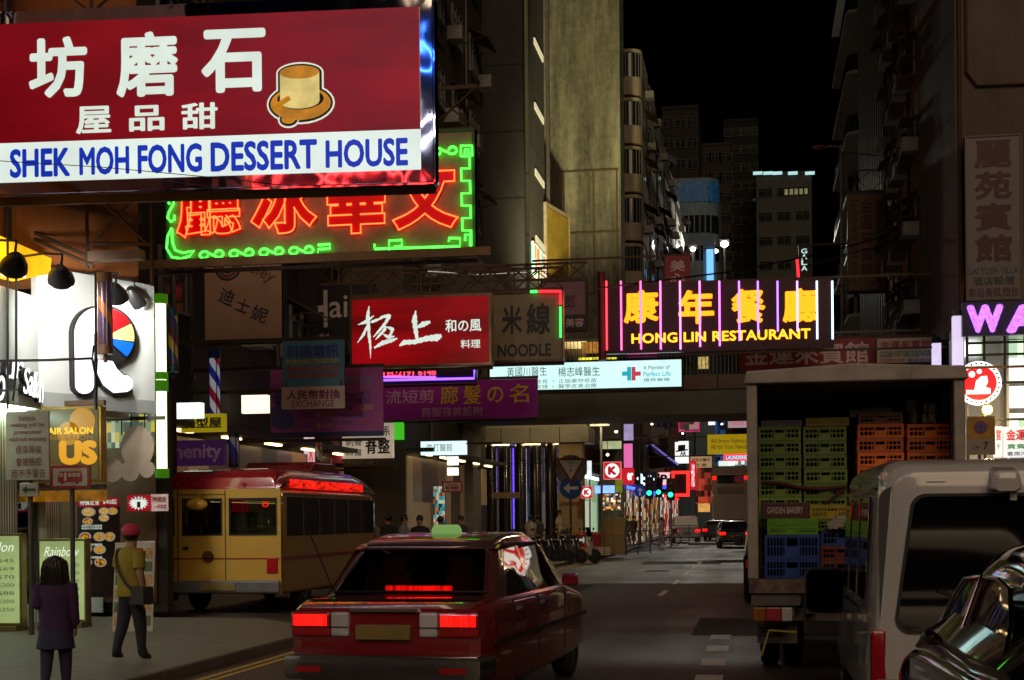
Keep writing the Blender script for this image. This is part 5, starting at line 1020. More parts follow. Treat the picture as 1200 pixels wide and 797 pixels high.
def side_at(st, y, z, z0):
    # half width of a lofted cabin at station y, height z; st = (y, bottom half width, top z, top half width)
    for a, b in zip(st, st[1:]):
        if a[0] <= y <= b[0]:
            f = (y - a[0]) / (b[0] - a[0]); h = a[1] + (b[1] - a[1]) * f; zt = a[2] + (b[2] - a[2]) * f; t = a[3] + (b[3] - a[3]) * f
            return h + (t - h) * max(0, min(1, (z - z0) / (zt - z0)))
    return st[0][1]
def roof_at(st, y):
    for a, b in zip(st, st[1:]):
        if a[0] <= y <= b[0]: return a[2] + (b[2] - a[2]) * (y - a[0]) / (b[0] - a[0])
def side_glass(root, st, z0, pts, sgn, m, off=.012, trim=None):
    pp = []
    for (ya, za), (yb, zb) in zip(pts, pts[1:] + pts[:1]): pp += [(ya + (yb - ya) * i / 6, za + (zb - za) * i / 6) for i in range(6)]
    q = [(sgn * (side_at(st, y, z, z0) + off), y, z) for y, z in pp]; ym, zm = sum(p[0] for p in pp) / len(pp), sum(p[1] for p in pp) / len(pp); g = G(); k_ = len(q)
    q2 = [(sgn * (side_at(st, y * .5 + ym * .5, z * .5 + zm * .5, z0) + off), y * .5 + ym * .5, z * .5 + zm * .5) for y, z in pp]; c_ = (sgn * (side_at(st, ym, zm, z0) + off), ym, zm)
    g.add(q + q2 + [c_], [(i, (i + 1) % k_, k_ + (i + 1) % k_, k_ + i) for i in range(k_)] + [(k_ + i, k_ + (i + 1) % k_, 2 * k_) for i in range(k_)])
    w = g.build('side_window', m, root, smooth=True)
    if trim: g = G(); g.tube([Vector(p) + Vector((sgn * .01, 0, 0)) for p in q], .009, 6, True); g.build('window_trim', trim, w)
    return w
def rear_glass(root, st, y0, y1, w0, w1, m, off=.014):
    n = 4; pts = [(y0 + (y1 - y0) * i / n) for i in range(n + 1)]; g = G(); vs = []
    for y in pts:
        f = (y - y0) / (y1 - y0); w = w0 + (w1 - w0) * f
        for u in (-1, 1): vs += [(u * w, y - off * .6, roof_at(st, y) + off)]
    fs = [(2 * i, 2 * i + 1, 2 * i + 3, 2 * i + 2) for i in range(n)]; g.add(vs, fs); return g.build('rear_window', m, root, smooth=True)
# --- the red car that swept past (built at rest)
TX = thing('red_taxi', 'dark red saloon car with lit red tail lamps and a small roof light driving off', 'car'); TX.location = (at(450, 700, 11.2).x, 11.2, 0); TX.rotation_euler = (0, 0, R(-4))
RP = paint('dark red paint', (.2, .008, .012)); SP = paint('brownish roof paint', (.1, .035, .035))
g = G(); g.cloft(((0, .72, .46, .78, .06), (.03, .80, .36, .93, .08), (.3, .85, .26, .985, .1), (1.1, .86, .22, .99, .1), (3.2, .86, .22, .98, .1), (4.1, .84, .24, .88, .1), (4.55, .77, .3, .78, .1), (4.68, .66, .4, .68, .06))); g.build('body', RP, TX, smooth=True)
TST = ((.62, .76, .99, .74), (1.12, .78, 1.36, .66), (1.3, .79, 1.45, .62), (1.7, .8, 1.5, .6), (2.5, .8, 1.51, .6), (2.8, .79, 1.46, .62), (3.62, .76, .985, .74))
CLG = clear('tinted glass', (.3, .32, .32), .35)
g = G(); g.cloft([(y, side_at(TST, y, 1.385, .95) + .012, 1.385, max(1.4, roof_at(TST, y) + .012), (.006 if y in (1.16, 2.86) else .045) if roof_at(TST, y) > 1.43 else .008, t, 6) for y, t in ((1.16, .6), (1.3, .6), (1.7, .59), (2.5, .59), (2.8, .6), (2.86, .6))]); g.build('roof', SP, TX, smooth=True)
rear_glass(TX, TST, .63, 1.2, .67, .55, CLG, .008); rear_glass(TX, TST, 2.82, 3.58, .58, .68, CLG, .008).name = 'windscreen'
for sgn in (-1, 1):
    for pts in ([(.66, .975), (1.0, .985), (1.36, 1.38), (1.17, 1.38)], [(1.85, .97), (1.94, .97), (1.94, 1.4), (1.85, 1.4)], [(3.27, .96), (3.58, .965), (2.86, 1.4), (2.74, 1.4)]):
        side_glass(TX, TST, .95, pts, sgn, SP, .014).name = 'pillar'
    n = 6
    for y0_, y1_, w0_, w1_ in ((.62, 1.22, .67, .55), (2.8, 3.6, .58, .68)):
        g = G()
        for i in range(n):
            q = []
            for j in (i, i + 1):
                y = y0_ + (y1_ - y0_) * j / n; zt_ = roof_at(TST, y); q += [(sgn * (w0_ + (w1_ - w0_) * j / n - .01), y, zt_ + .012), (sgn * (side_at(TST, y, max(.97, zt_ - .06), .95) + .014), y, max(.97, zt_ - .06))]
            g.add(q, [(0, 1, 3, 2)])
        g.build('corner_pillar', SP, TX, smooth=True)
for x in (-.38, .38):
    for y, z in ((1.25, 1.2), (2.35, 1.22)):
        g = G(); g.loft([ring(y + d, w, .9, zt_, .05, w - .04, cx=x) for d, w, zt_ in ((-.07, .2, z - .06), (0, .25, z), (.08, .22, z - .04))]); g.build('seat', mat('seat cloth', (.06, .05, .05), .8), TX, smooth=True)
g = G(); g.box(-.7, .7, .66, 1.12, .975, .995); g.build('rear_shelf', mat('seat cloth', (.06, .05, .05), .8), TX); g = G(); g.box(-.72, .72, 2.95, 3.3, .9, 1.04); g.build('dashboard', BLACK, TX, bevel=.03)
for sgn in (-1, 1):
    for y0, y1, t0, t1 in ((.98, 1.85, 1.32, 1.85), (1.93, 3.25, 1.93, 2.74)):
        side_glass(TX, TST, .95, [(y0, .99), (y1, .99), (t1, 1.395), (t0, 1.375)], sgn, CLG)
    g = G(); g.box(sgn * .46, sgn * .8, -.03, .08, .7, .9); lamp = g.build('tail_lamp', REDL, TX, bevel=.02)
    g = G(); g.box(sgn * .485, sgn * .775, -.034, -.028, .79, .88); g.build('glowing_core', TAIL, lamp)
    g = G(); g.box(sgn * .30, sgn * .455, -.025, .08, .7, .9); g.build('indicator_lamp', mat('white lens', (.5, .5, .5), .2), TX, bevel=.02)
    g = G(); g.box(min(sgn * .86, sgn * 1.02), max(sgn * .86, sgn * 1.02), 2.95, 3.02, .98, 1.1); g.build('wing_mirror', RP, TX, bevel=.02)
g = G(); g.loft([ring(y, h, .36, .56, .05) for y, h in ((-.13, .7), (-.11, .83), (.25, .875))]); g.build('bumper', mat('chrome bumper', (.4, .39, .38), .2, 1, .1), TX, smooth=True)
g = G(); g.box(-.23, .23, -.05, .0, .68, .8); g.build('number_plate', PLATE, TX, bevel=.005)
g = G(); g.box(-.29, .29, -.02, .06, .905, .93); g.build('boot_trim', CHROME, TX)
for sgn in (-1, 1):
    g = G(); g.box(min(sgn * .855, sgn * .872), max(sgn * .855, sgn * .872), .25, 4.2, .62, .66); g.build('side_strip', mat('dark side strip', (.03, .02, .02), .4), TX)
    for y in (1.1, 2.05): g = G(); g.box(min(sgn * .855, sgn * .885), max(sgn * .855, sgn * .885), y, y + .16, .86, .89); g.build('door_handle', CHROME, TX)
    g = G()
    for y in (.88, 1.88, 3.1): g.box(min(sgn * .85, sgn * .868), max(sgn * .85, sgn * .868), y, y + .012, .34, .96)
    g.build('door_gap', BLACK, TX)
    g = G(); g.box(min(sgn * .3, sgn * .8), max(sgn * .3, sgn * .8), -.032, -.028, .775, .783); g.build('lamp_divider', BLACK, TX)
    g = G(); g.box(min(sgn * .5, sgn * .72), max(sgn * .5, sgn * .72), -.138, -.132, .42, .47); g.build('bumper_reflector', REDL, TX)
g = G(); g.cyl((-.5, -.16, .28), (-.5, .3, .28), .03, 10); g.build('exhaust', STEEL, TX)
g = G(); g.tube([(-.69, .66, roof_at(TST, .66) + .012), (-.56, 1.22, roof_at(TST, 1.22) + .01), (.56, 1.22, roof_at(TST, 1.22) + .01), (.69, .66, roof_at(TST, .66) + .012)], .012, 6, True); g.build('window_rubber', BLACK, TX)
g = G(); g.cyl((-.6, .5, .99), (-.68, .1, 1.55), .006, 5); g.build('aerial', BLACK, TX)
for x in (-.33, .33): g = G(); g.loft([ring(y, h, .95, z, .05, cx=x) for y, h, z in ((1.2, .1, 1.3), (1.25, .12, 1.34), (1.32, .1, 1.3))]); g.build('headrest', mat('seat cloth', (.05, .05, .05), .8), TX, smooth=True); g = G(); g.box(-.72, .72, .24, .255, .975, .99); g.build('boot_gap', BLACK, TX)
g = G(); g.prism([(-.14, 1.515), (.14, 1.515), (.13, 1.575), (.1, 1.6), (-.1, 1.6), (-.13, 1.575)], 1.76, 1.88); g.build('roof_light', emi('pale roof light', (150, 200, 110), .5), TX, bevel=.02)
g = G(); g.box(-.3, .3, .92, .96, 1.03, 1.07); g.build('brake_lamp', TAIL, TX)
for x in (-.74, .74):
    for y in (.95, 3.65): wheel(TX, x, y, .31, .19, 1 if x > 0 else -1)

# --- red roofed minibus
xl, xr = at(187, 640, 24).x, at(330, 640, 24).x; hw = (xr - xl) / 2
MB = thing('minibus', 'cream yellow minibus with a dark red roof standing in the bay', 'minibus', ((xl + xr) / 2, 24, 0)); CY_ = paint('cream yellow paint', (.5, .3, .05), .35); RR = paint('dark red roof paint', (.3, .012, .018))
g = G(); g.cloft(((.05, hw, .36, 2.22, .1), (.5, hw, .34, 2.22, .08), (5.8, hw, .34, 2.22, .08), (6.4, hw - .05, .36, 2.1, .1), (6.75, hw - .2, .42, 1.4, .1)), 4, False); g.f.append(tuple(range(len(g.v) - 20, len(g.v)))); g.m.append(0)
fx = lambda f: -hw + 2 * hw * f
for x0, x1, z0, z1 in ((0, 1, .36, 1.4), (0, 1, 2.06, 2.22), (0, .035, 1.4, 2.06), (.125, .19, 1.4, 2.06), (.52, .575, 1.4, 2.06), (.965, 1, 1.4, 2.06)): g.box(fx(x0) + (.012 if x0 == 0 else 0), fx(x1) - (.012 if x1 == 1 else 0), 0, .06, z0, z1)
g.box(-hw + .02, hw - .02, .07, 6.2, .5, .56)
g.build('body', CY_, MB, smooth=True)
g = G(); g.loft([ring(y, h, 2.2, z, min(.16, (z - 2.2) * .45), t) for y, h, z, t in ((.02, hw - .05, 2.26, hw - .1), (.06, hw + .005, 2.42, hw - .12), (.3, hw + .01, 2.55, hw - .12), (1, hw + .01, 2.62, hw - .14), (5, hw + .01, 2.62, hw - .14), (6.0, hw, 2.5, hw - .12), (6.5, hw - .05, 2.26, hw - .1))]); g.build('roof', RR, MB, smooth=True)
g = G(); g.loft([ring(y, .7, 2.6, z, .04) for y, z in ((3.0, 2.66), (3.3, 2.82), (4.7, 2.84), (5.1, 2.68))]); g.build('roof_unit', RR, MB, smooth=True)
W2 = 2 * hw; fx = lambda f: -hw + W2 * f
for a, b, nm in ((.035, .125, 'rear_window'), (.19, .52, 'door_window'), (.575, .965, 'rear_window')):
    g = G(); t_ = .028
    g.box(fx(a), fx(b), -.014, .062, 1.4, 1.4 + t_); g.box(fx(a), fx(b), -.014, .062, 2.06 - t_, 2.06); g.box(fx(a), fx(a) + t_, -.013, .061, 1.4 + t_, 2.06 - t_); g.box(fx(b) - t_, fx(b), -.013, .061, 1.4 + t_, 2.06 - t_); w = g.build(nm, BLACK, MB)
    g = G(); g.box(fx(a) + .026, fx(b) - .026, .01, .018, 1.426, 2.034); g.build('pane', clear('bus glass', (.55, .55, .5), .3), w)
for r_ in range(5):
    for f in (.16, .36, .64, .84):
        y = .5 + r_ * .95; g = G(); g.loft([ring(y + d, .19, .56, z, .05, cx=fx(f)) for d, z in ((.0, 1.5), (.05, 1.58), (.12, 1.55))]); g.box(fx(f) - .19, fx(f) + .19, y + .12, y + .5, .8, .95); g.box(fx(f) - .05, fx(f) + .05, y + .03, y + .09, 1.57, 1.72); g.build('seat', mat('bus seat vinyl', (.05, .07, .1), .5), MB, smooth=True)
g = G(); g.box(-.2, .2, .6, 5.2, 2.16, 2.19); g.build('ceiling_lamp', emi('bus ceiling lamp', (255, 225, 150), 1.6), MB)
g = G()
for x in (-.3, .3): g.cyl((x, .3, 2.0), (x, 5.5, 2.0), .015, 6)
g.build('grab_rail', CHROME, MB)
g = G()
for f in (.155, .545): g.box(fx(f) - .008, fx(f) + .008, -.012, .05, .55, 2.2)
g.box(fx(.155), fx(.545), -.012, .05, 2.12, 2.135); g.build('door_gap', mat('dark seam', (.06, .04, .01), .6), MB)
lettering(MB, '0', (fx(.835), 1.89, fx(.89), 2.0), emi('red digit', (255, 30, 30), 3), bold=.02, y=.06)
g = G()
for x, z in ((.76, 1.62), (.77, 1.53), (.93, 1.74)): g.box(fx(x) - .015, fx(x) + .015, .9, .93, z, z + .03)
g.build('cabin_lamp', emi('cabin lamp', (255, 220, 90), 2), MB)
g = G(); g.ball((fx(.34), -.16, 1.95), .2, 14, 8, (1, .5, .55)); g.cyl((fx(.34), -.1, 2.02), (fx(.34), .02, 2.16), .02, 6); g.build('rear_mirror', mat('yellow mirror case', (.55, .32, .04), .3), MB, smooth=True)
g = G(); g.disc((fx(.4), 1.02), .11, -.012, .02); g.build('round_cap', mat('dark brown cap', (.1, .04, .01), .4), MB)
for i in range(6):
    y0 = .3 + i * .98; g = G(); q = [(hw, y0, 1.38), (hw, y0 + .9, 1.38), (hw, y0 + .9, 2.08), (hw, y0, 2.08)]; slab(g, q, .012); g.build('side_window', mat('smoked pane', (.03, .03, .03), .06, 0, .5, 2), MB)
    g = G(); slab(g, [(-hw, y0, 1.38), (-hw, y0, 2.08), (-hw, y0 + .9, 2.08), (-hw, y0 + .9, 1.38)], .012); g.build('side_window', mat('smoked pane', (.03, .03, .03), .06, 0, .5, 2), MB)
g = G(); g.box(hw - .01, hw + .03, .5, 5.2, 2.24, 2.4); g.build('side_glint_band', emi('red side band', (255, 30, 14), .9, .95, 4, True, (1, 1.2, 5)), MB)  # red reflection along the roofline, put in as a glowing strip
for x0, x1 in ((.03, .12), (.88, .97)):
    g = G(); g.box(fx(x0), fx(x1), -.02, .04, .72, 1.0); g.build('tail_lamp', REDL, MB, bevel=.015)
g = G(); g.box(-hw + .02, hw - .02, -.1, .1, .38, .6); g.build('bumper', mat('grey bumper', (.12, .12, .12), .5), MB, bevel=.03)
g = G(); g.box(fx(.36), fx(.64), -.125, -.1, .43, .56); g.build('number_plate', PLATE, MB)
g = G(); g.box(fx(.2), fx(.24), -.04, .02, 1.16, 1.2); g.build('door_handle', BLACK, MB)
g = G()
for f in (.3, .7): g.cyl((fx(f), -.02, 2.3), (fx(f), .02, 2.3), .03, 10)
g.cyl((fx(.14), -.02, 2.32), (fx(.14), .06, 2.32), .035, 10); g.build('marker_lamp', REDL, MB)
g = G(); g.box(hw - .004, hw + .012, .1, 6.2, .95, 1.02); g.box(hw - .004, hw + .012, .1, 6.2, 2.12, 2.14); g.box(-hw + .03, hw - .03, -.012, .03, .98, 1.0); g.build('red_stripe', mat('faded red stripe', (.3, .03, .02), .4), MB)
for x in (-hw + .15, hw - .15):
    for y in (1.5, 5.4): wheel(MB, x, y, .36, .22, 1 if x > 0 else -1)

# --- beige van, seen from behind
vx = at(1016, 700, 9.6).x
VN = thing('van', 'parked beige van with a large black rear window and big black door mirror', 'van', (vx + .86, 9.6, 0)); VP = paint('silvery beige van paint', (.5, .51, .48), .2)
g = G(); g.cloft([(y, h, z0, z1, r, t, 8) for y, h, z0, z1, r, t in ((-.03, .74, .55, 1.84, .15, .62), (-.015, .80, .44, 1.93, .16, .69), (.04, .835, .36, 1.98, .16, .735), (.16, .855, .32, 2.015, .16, .76), (.6, .86, .3, 2.03, .15, .77), (3.1, .86, .3, 2.03, .15, .77), (3.5, .85, .3, 1.9, .16, .74), (4.1, .83, .3, 1.15, .14, .78), (4.5, .78, .36, .95, .12, .74))]); vb = g.build('body', VP, VN, smooth=True); vb.data.set_sharp_from_angle(angle=R(75))
def rr(x0, z0, x1, z1, r, n=6, tx0=0, tx1=0):
    out = []
    for cx, cz, a in ((x1 - r, z0 + r, -90), (x1 - r + tx1, z1 - r, 0), (x0 + r + tx0, z1 - r, 90), (x0 + r, z0 + r, 180)): out += [(cx + r * math.cos(R(a + 90 * i / n)), cz + r * math.sin(R(a + 90 * i / n))) for i in range(n + 1)]
    return out
g = G(); g.prism(rr(-.685, .88, .685, 1.79, .1, 6, .1, -.1), -.045, .05); w = g.build('rear_window', BLACK, VN); g = G(); g.prism(rr(-.665, .9, .665, 1.77, .09, 6, .1, -.1), -.052, -.046); g.build('pane', mat('black pane', (.004, .004, .005), .05, 0, .1), w)
g = G(); g.loft([ring(y, h, 1.8, z, .03, t) for y, h, z, t in ((-.17, .07, 1.9, .06), (-.15, .095, 1.93, .08), (.0, .1, 1.96, .085))]); g.box(.03, .07, -.1, .0, 1.74, 1.8); g.build('under_mirror', VP, VN, smooth=True)
g = G(); slab(g, [(-.83, -.002, .8), (-.83, -.002, .83), (.83, -.002, .83), (.83, -.002, .8)], .006); g.prism(rr(-.78, .42, .78, 1.84, .1), -.0, .008); g.build('tailgate_seam', mat('dark van seam', (.05, .05, .045), .6), VN)
for sgn in (-1, 1):
    for k, (y0, y1, fr) in enumerate(((.55, 1.35, .02), (1.42, 2.3, .02), (2.38, 3.25, .02))):
        VST = ((.1, .85, 2.0, .75), (.5, .86, 2.03, .77), (3.1, .86, 2.03, .77), (3.5, .85, 1.9, .74)); side_glass(VN, VST, .3, [(y0, 1.06), (y1, 1.06), (y1 - (.2 if k == 2 else 0), 1.76), (y0, 1.76)], sgn, mat('reflecting pane', (.02, .02, .022), .03, 0, .1, spec=1.), .012)
    g = G(); g.tube([(sgn * (side_at(VST, y, .98, .3) + .006), y, .98) for y in (.3, 1, 2, 3.2)], .014); g.tube([(sgn * (side_at(VST, y, 1.83, .3) + .004), y, 1.83) for y in (.3, 1, 2, 3.1)], .012); g.build('side_trim', CHROME, VN)
    for y in (.5, 1.385, 2.34): g = G(); g.tube([(sgn * (side_at(VST, y, z, .3) + .008), y, z) for z in (1.02, 1.2, 1.4, 1.6, 1.78)], .012, 6); g.build('window_pillar', CHROME, VN)
    g = G(); g.box(min(sgn * .86, sgn * .89), max(sgn * .86, sgn * .89), 1.6, 1.8, .86, .9); g.build('door_handle', CHROME, VN)
    g = G(); g.box(min(sgn * .74, sgn * .84), max(sgn * .74, sgn * .84), -.03, .06, .52, .9); g.build('tail_lamp', REDL, VN, bevel=.02)
g = G(); g.tube([(.02, -.075, .93), (.1, -.085, .98), (-.42, -.085, 1.16)], .012, 6); g.box(-.02, .06, -.09, -.03, .9, .96); g.build('wiper', BLACK, VN)
g = G(); g.box(-.14, .14, -.04, -.0, .735, .775); g.build('tailgate_handle', CHROME, VN, bevel=.008)
g = G(); g.box(-.24, .24, -.03, .0, .6, .71); g.build('number_plate', PLATE, VN, bevel=.005)
for x in (-.42, .42): g = G(); g.cyl((x - .06, -.012, 1.87), (x + .06, -.012, 1.87), .018, 8); g.build('hinge', VP, VN)
pm = at(967, 692, 9.6 + 3.25); lm = pm.x - (vx + .86); g = G(); g.M = Matrix.Translation((lm, 3.25, pm.z)); g.loft([[(x * k, y, z * k) for x, z in rr(-.175, -.2, .175, .205, .07)] for y, k in ((-.02, .98), (.03, 1.0), (.1, .9), (.16, .55))]); mm = g.build('door_mirror', BLACK, VN, smooth=True)
g = G(); g.M = Matrix.Translation((lm, 3.235, pm.z)) @ Matrix.Rotation(R(-9), 4, 'Z') @ Matrix.Rotation(R(-7), 4, 'X'); g.prism(rr(-.155, -.175, .155, .18, .06), -.05, -.03); g.build('mirror_glass', mat('mirror glass', (.75, .78, .78), .02, 1, .02), mm)
g = G(); g.tube([(lm + .1, 3.33, pm.z), (-.86, 3.4, pm.z + .05)], .03); g.build('mirror_arm', BLACK, VN)
g = G(); g.prism(rr(-.84, .36, .84, .58, .06), -.09, .12); g.build('bumper', mat('van bumper', (.2, .19, .16), .4), VN, bevel=.03)
for x in (-.72, .72):
    for y in (.9, 3.6): wheel(VN, x, y, .31, .19, 1 if x > 0 else -1)

# --- glossy black hatchback in the corner
BK = thing('black_car', 'glossy black car cut off by the bottom corner behind the beige van', 'car', (at(1160, 700, 5.3).x + .78, 4.5, 0)); BP = mat('glossy black paint', (.006, .006, .007), .05, 0, .1, 2, coat=1, spec=.8, rvar=.05)
RP_ = mat('reflecting pane', (.02, .02, .022), .03, 0, .1, spec=1.)
g = G(); g.cloft(((0, .76, .45, .92, .07), (.06, .83, .34, 1.02, .07), (.4, .865, .25, 1.07, .06), (1.2, .87, .22, 1.06, .05), (2.6, .87, .22, 1.02, .06), (3.4, .85, .24, .9, .1), (3.9, .78, .34, .72, .12))); g.build('body', BP, BK, smooth=True)
BST = [(.08, .76, 1.04, .74), (.2, .78, 1.22, .7), (.34, .8, 1.38, .67), (.5, .81, 1.46, .65), (.75, .82, 1.51, .64), (1.1, .83, 1.535, .635), (1.7, .83, 1.53, .63), (2.1, .82, 1.47, .63), (2.6, .81, 1.24, .66), (3.05, .8, 1.0, .76)]
g = G(); BST = [(q[0], q[1], q[3], q[5]) for q in g.cloft([(y, h, .97, z, min(.16, (z - .97) * .45), t, 8) for y, h, z, t in BST])]; g.build('roof', BP, BK, smooth=True)
for sgn in (-1, 1):
    side_glass(BK, BST, .97, [(.52, 1.11), (1.42, 1.1), (1.42, 1.4), (1.1, 1.405), (.82, 1.38), (.62, 1.27)], sgn, RP_, trim=CHROME)
    side_glass(BK, BST, .97, [(1.5, 1.1), (2.45, 1.08), (2.4, 1.18), (2.2, 1.3), (2.0, 1.37), (1.5, 1.4)], sgn, RP_, trim=CHROME)
    g = G(); g.loft([[(sgn * (.79 + .05 * math.cos(a)), y, z + w * math.sin(a)) for a in [2 * math.pi * i / 12 for i in range(12)]] for y, z, w in ((.0, .92, .02), (.06, .95, .1), (.3, .98, .05))]); g.build('tail_lamp', REDL, BK, smooth=True)
rear_glass(BK, BST, .12, .46, .6, .52, RP_)
g = G(); g.tube([(0, .06, 1.08), (.4, .16, 1.2)], .01); g.build('wiper', BLACK, BK)
for x in (-.76, .76):
    for y in (.7, 3.1): wheel(BK, x, y, .31, .19, 1 if x > 0 else -1)

# --- open box truck
TY = 14.9; tl, tr = at(877, 600, TY).x, at(1131, 600, TY).x; tz1, tz0 = at(1000, 430, TY).z, at(920, 679, TY).z; tc = (tl + tr) / 2; th = (tr - tl) / 2
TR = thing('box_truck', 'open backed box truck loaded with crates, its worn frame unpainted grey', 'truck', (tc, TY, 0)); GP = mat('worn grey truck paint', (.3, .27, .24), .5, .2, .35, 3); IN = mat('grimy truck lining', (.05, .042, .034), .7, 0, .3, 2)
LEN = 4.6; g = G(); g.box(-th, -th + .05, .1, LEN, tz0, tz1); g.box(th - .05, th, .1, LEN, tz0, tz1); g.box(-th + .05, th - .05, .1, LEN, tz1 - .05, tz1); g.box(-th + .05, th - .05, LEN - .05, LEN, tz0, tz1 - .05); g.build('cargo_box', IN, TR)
g = G(); jw = .1; g.box(-th - .01, -th + jw, 0, .1, tz0, tz1 - .14); g.box(th - jw, th + .01, 0, .1, tz0, tz1 - .14); g.prism([(-th - .04, tz1 - .15), (th + .04, tz1 - .15), (th + .01, tz1 - .02), (0, tz1 + .035), (-th - .01, tz1 - .02)], -.05, .1); g.build('rear_frame', GP, TR, bevel=.015)
g = G()
for i in range(5): g.box(-th + .05, th - .05, .35 + i * .8, .43 + i * .8, tz1 - .13, tz1 - .051)
for i in range(6):
    for sx in (-1, 1): g.box(min(sx * (th - .05), sx * (th - .09)), max(sx * (th - .05), sx * (th - .09)), .3 + i * .7, .36 + i * .7, tz0 + .01, tz1 - .14)
g.build('roof_rib', mat('dull metal rib', (.13, .11, .09), .5, .4), TR)
g = G(); g.box(-th, th, -.02, LEN, tz0 - .14, tz0); g.build('deck', mat('chipped deck edge', (.14, .1, .075), .7, .1, .7, 9), TR)
g = G()
for x in (-.45, .45): g.box(x - .05, x + .05, .15, LEN + 1.4, tz0 - .36, tz0 - .142)
g.box(-th + .02, -th + .52, .02, .1, tz0 - .27, tz0 - .142); g.box(th - .52, th - .02, .02, .1, tz0 - .27, tz0 - .142); g.build('chassis', mat('chassis paint', (.1, .09, .08), .6), TR)
for sx in (-1, 1):
    xa = -th + .04 if sx < 0 else th - .44
    for k, (w0, w1, m, nm) in enumerate(((0, .13, mat('amber lens', (.3, .1, .01), .2), 'indicator_lamp'), (.13, .29, REDL, 'tail_lamp'), (.29, .4, WPL, 'reversing_lamp'))):
        if sx > 0: w0, w1 = .4 - w1, .4 - w0
        g = G(); g.box(xa + w0, xa + w1 - .004, -.01, .06, tz0 - .43, tz0 - .29); g.build(nm, m, TR, bevel=.008)
    xb = -th + .08 if sx < 0 else th - .5; g = G(); g.box(xb, xb + .42, .5, .52, .3, .82); fl = g.build('mud_flap', mat('white mud flap', (.22, .2, .18), .7, 0, .3, 5), TR)
    g = G(); g.box(xb, xb + .42, .495, .499, .5, .62); g.build('flap_band', mat('grey flap band', (.3, .27, .25), .6), fl)
    g = G(); g.box(min(sx * .62, sx * 1.02), max(sx * .62, sx * 1.02), .1, .3, .62, .72); g.build('light_carrier', GP, TR)
lettering(TR, '三菱', (-th + .1, .37, -th + .36, .48), DK, y=.49, bold=.02)
g = G(); g.tube([(-th + .48, .08, tz0 - .55), (-th + .2, .06, tz0 - .53), (-th + .12, .1, tz0 - .8)], .012, 5); g.build('tie_strap', mat('yellow strap', (.45, .38, .08), .6), TR)
g = G(); g.box(-.75, .95, .35, .42, .55, .68); g.build('under_guard', GP, TR, bevel=.01)
for sx in (-1, 1):
    for dx in (0, .26): wheel(TR, sx * (th - .22 - dx), 1.3, .36, .2, sx)
    wheel(TR, sx * (th - .25), 5.1, .36, .22, sx)
g = G(); g.loft([ring(y, h, z0, z1, .12) for y, h, z0, z1 in ((LEN + .12, .86, .45, 2.1), (LEN + .3, .9, .4, 2.2), (LEN + 1.4, .9, .4, 2.1), (LEN + 1.75, .86, .42, 1.2))]); g.build('cab', mat('blue cab paint', (.05, .1, .2), .3), TR, smooth=True)
# ------------------------------------------------------------------ crates
def crate_mesh(name, w, d, h, m, dense=10):
    g = G(); t = .018
    for z0, z1 in ((0, .03), (h - .035, h)):
        g.box(0, w, 0, t, z0, z1); g.box(0, w, d - t, d, z0, z1); g.box(0, t, t, d - t, z0, z1); g.box(w - t, w, t, d - t, z0, z1)
    g.box(t, w - t, t, d - t, .004, .012)
    for i in range(dense + 1):
        x = t + (w - 2.6 * t) * i / dense
        if abs(x - w / 2) > w * .13: g.box(x, x + .010, .004, t - .003, .03, h - .035)
        g.box(x, x + .010, d - t + .003, d - .004, .03, h - .035)
    for i in range(7):
        y = t + (d - 2.6 * t) * i / 6; g.box(.004, t - .003, y, y + .012, .03, h - .035); g.box(w - t + .003, w - .004, y, y + .012, .03, h - .035)
    for z in (h * .5,): g.box(0.002, w - .002, .002, t - .004, z - .006, z + .008)
    g.box(w * .36, w * .64, .0, t, .03, h * .48); g.box(w * .36, w * .40, 0, t, h * .48, h - .035); g.box(w * .6, w * .64, 0, t, h * .48, h - .035)
    for x in (0, w - .02): g.box(x, x + .02, -.002, t, .03, h - .035)
    return g.mesh(name, m)
def plast(n, c):
    new = n not in MC; m = mat(n, c, .42, 0, .3, 7)
    if new:      # every crate has aged a little differently
        nt = m.node_tree; b = nt.nodes['Principled BSDF']; src = b.inputs['Base Color'].links[0].from_socket; oi = nt.nodes.new('ShaderNodeObjectInfo'); mr = nt.nodes.new('ShaderNodeMapRange'); mr.inputs['To Min'].default_value = .55; mr.inputs['To Max'].default_value = 1.2
        mx = nt.nodes.new('ShaderNodeMix'); mx.data_type = 'RGBA'; mx.blend_type = 'MULTIPLY'; mx.inputs[0].default_value = 1; cb = nt.nodes.new('ShaderNodeCombineColor')
        nt.links.new(oi.outputs['Random'], mr.inputs[0])
        for i in range(3): nt.links.new(mr.outputs[0], cb.inputs[i])
        nt.links.new(src, mx.inputs[6]); nt.links.new(cb.outputs[0], mx.inputs[7]); nt.links.new(mx.outputs[2], b.inputs['Base Color'])
    return m
CG, CO, CB, CYL, CR, CGY = plast('green crate plastic', (.13, .22, .025)), plast('orange crate plastic', (.95, .17, .015)), plast('blue crate plastic', (.012, .06, .32)), plast('yellow crate plastic', (.5, .38, .02)), plast('brown red crate plastic', (.16, .035, .03)), plast('grey blue crate plastic', (.1, .1, .14))
ORD = ['topmost', 'second from the top', 'third from the top', 'fourth from the top', 'fifth from the top', 'sixth from the top', 'seventh from the top', 'eighth from the top', 'ninth from the top', 'tenth from the top', 'eleventh from the top']
def stack(kind, col_label, mesh, px0, ytop, Y, n, dz, group, z_base=None):
    p = at(px0, ytop, Y)
    for i in range(n):
        o = bpy.data.objects.new(kind, mesh); C.objects.link(o); z = p.z - (i + 1) * dz
        o.location = (p.x + random.uniform(-.004, .004), Y, z); tag(o, '%s, %s' % (col_label, ORD[i]), 'crate', group)
    return p.z - n * dz
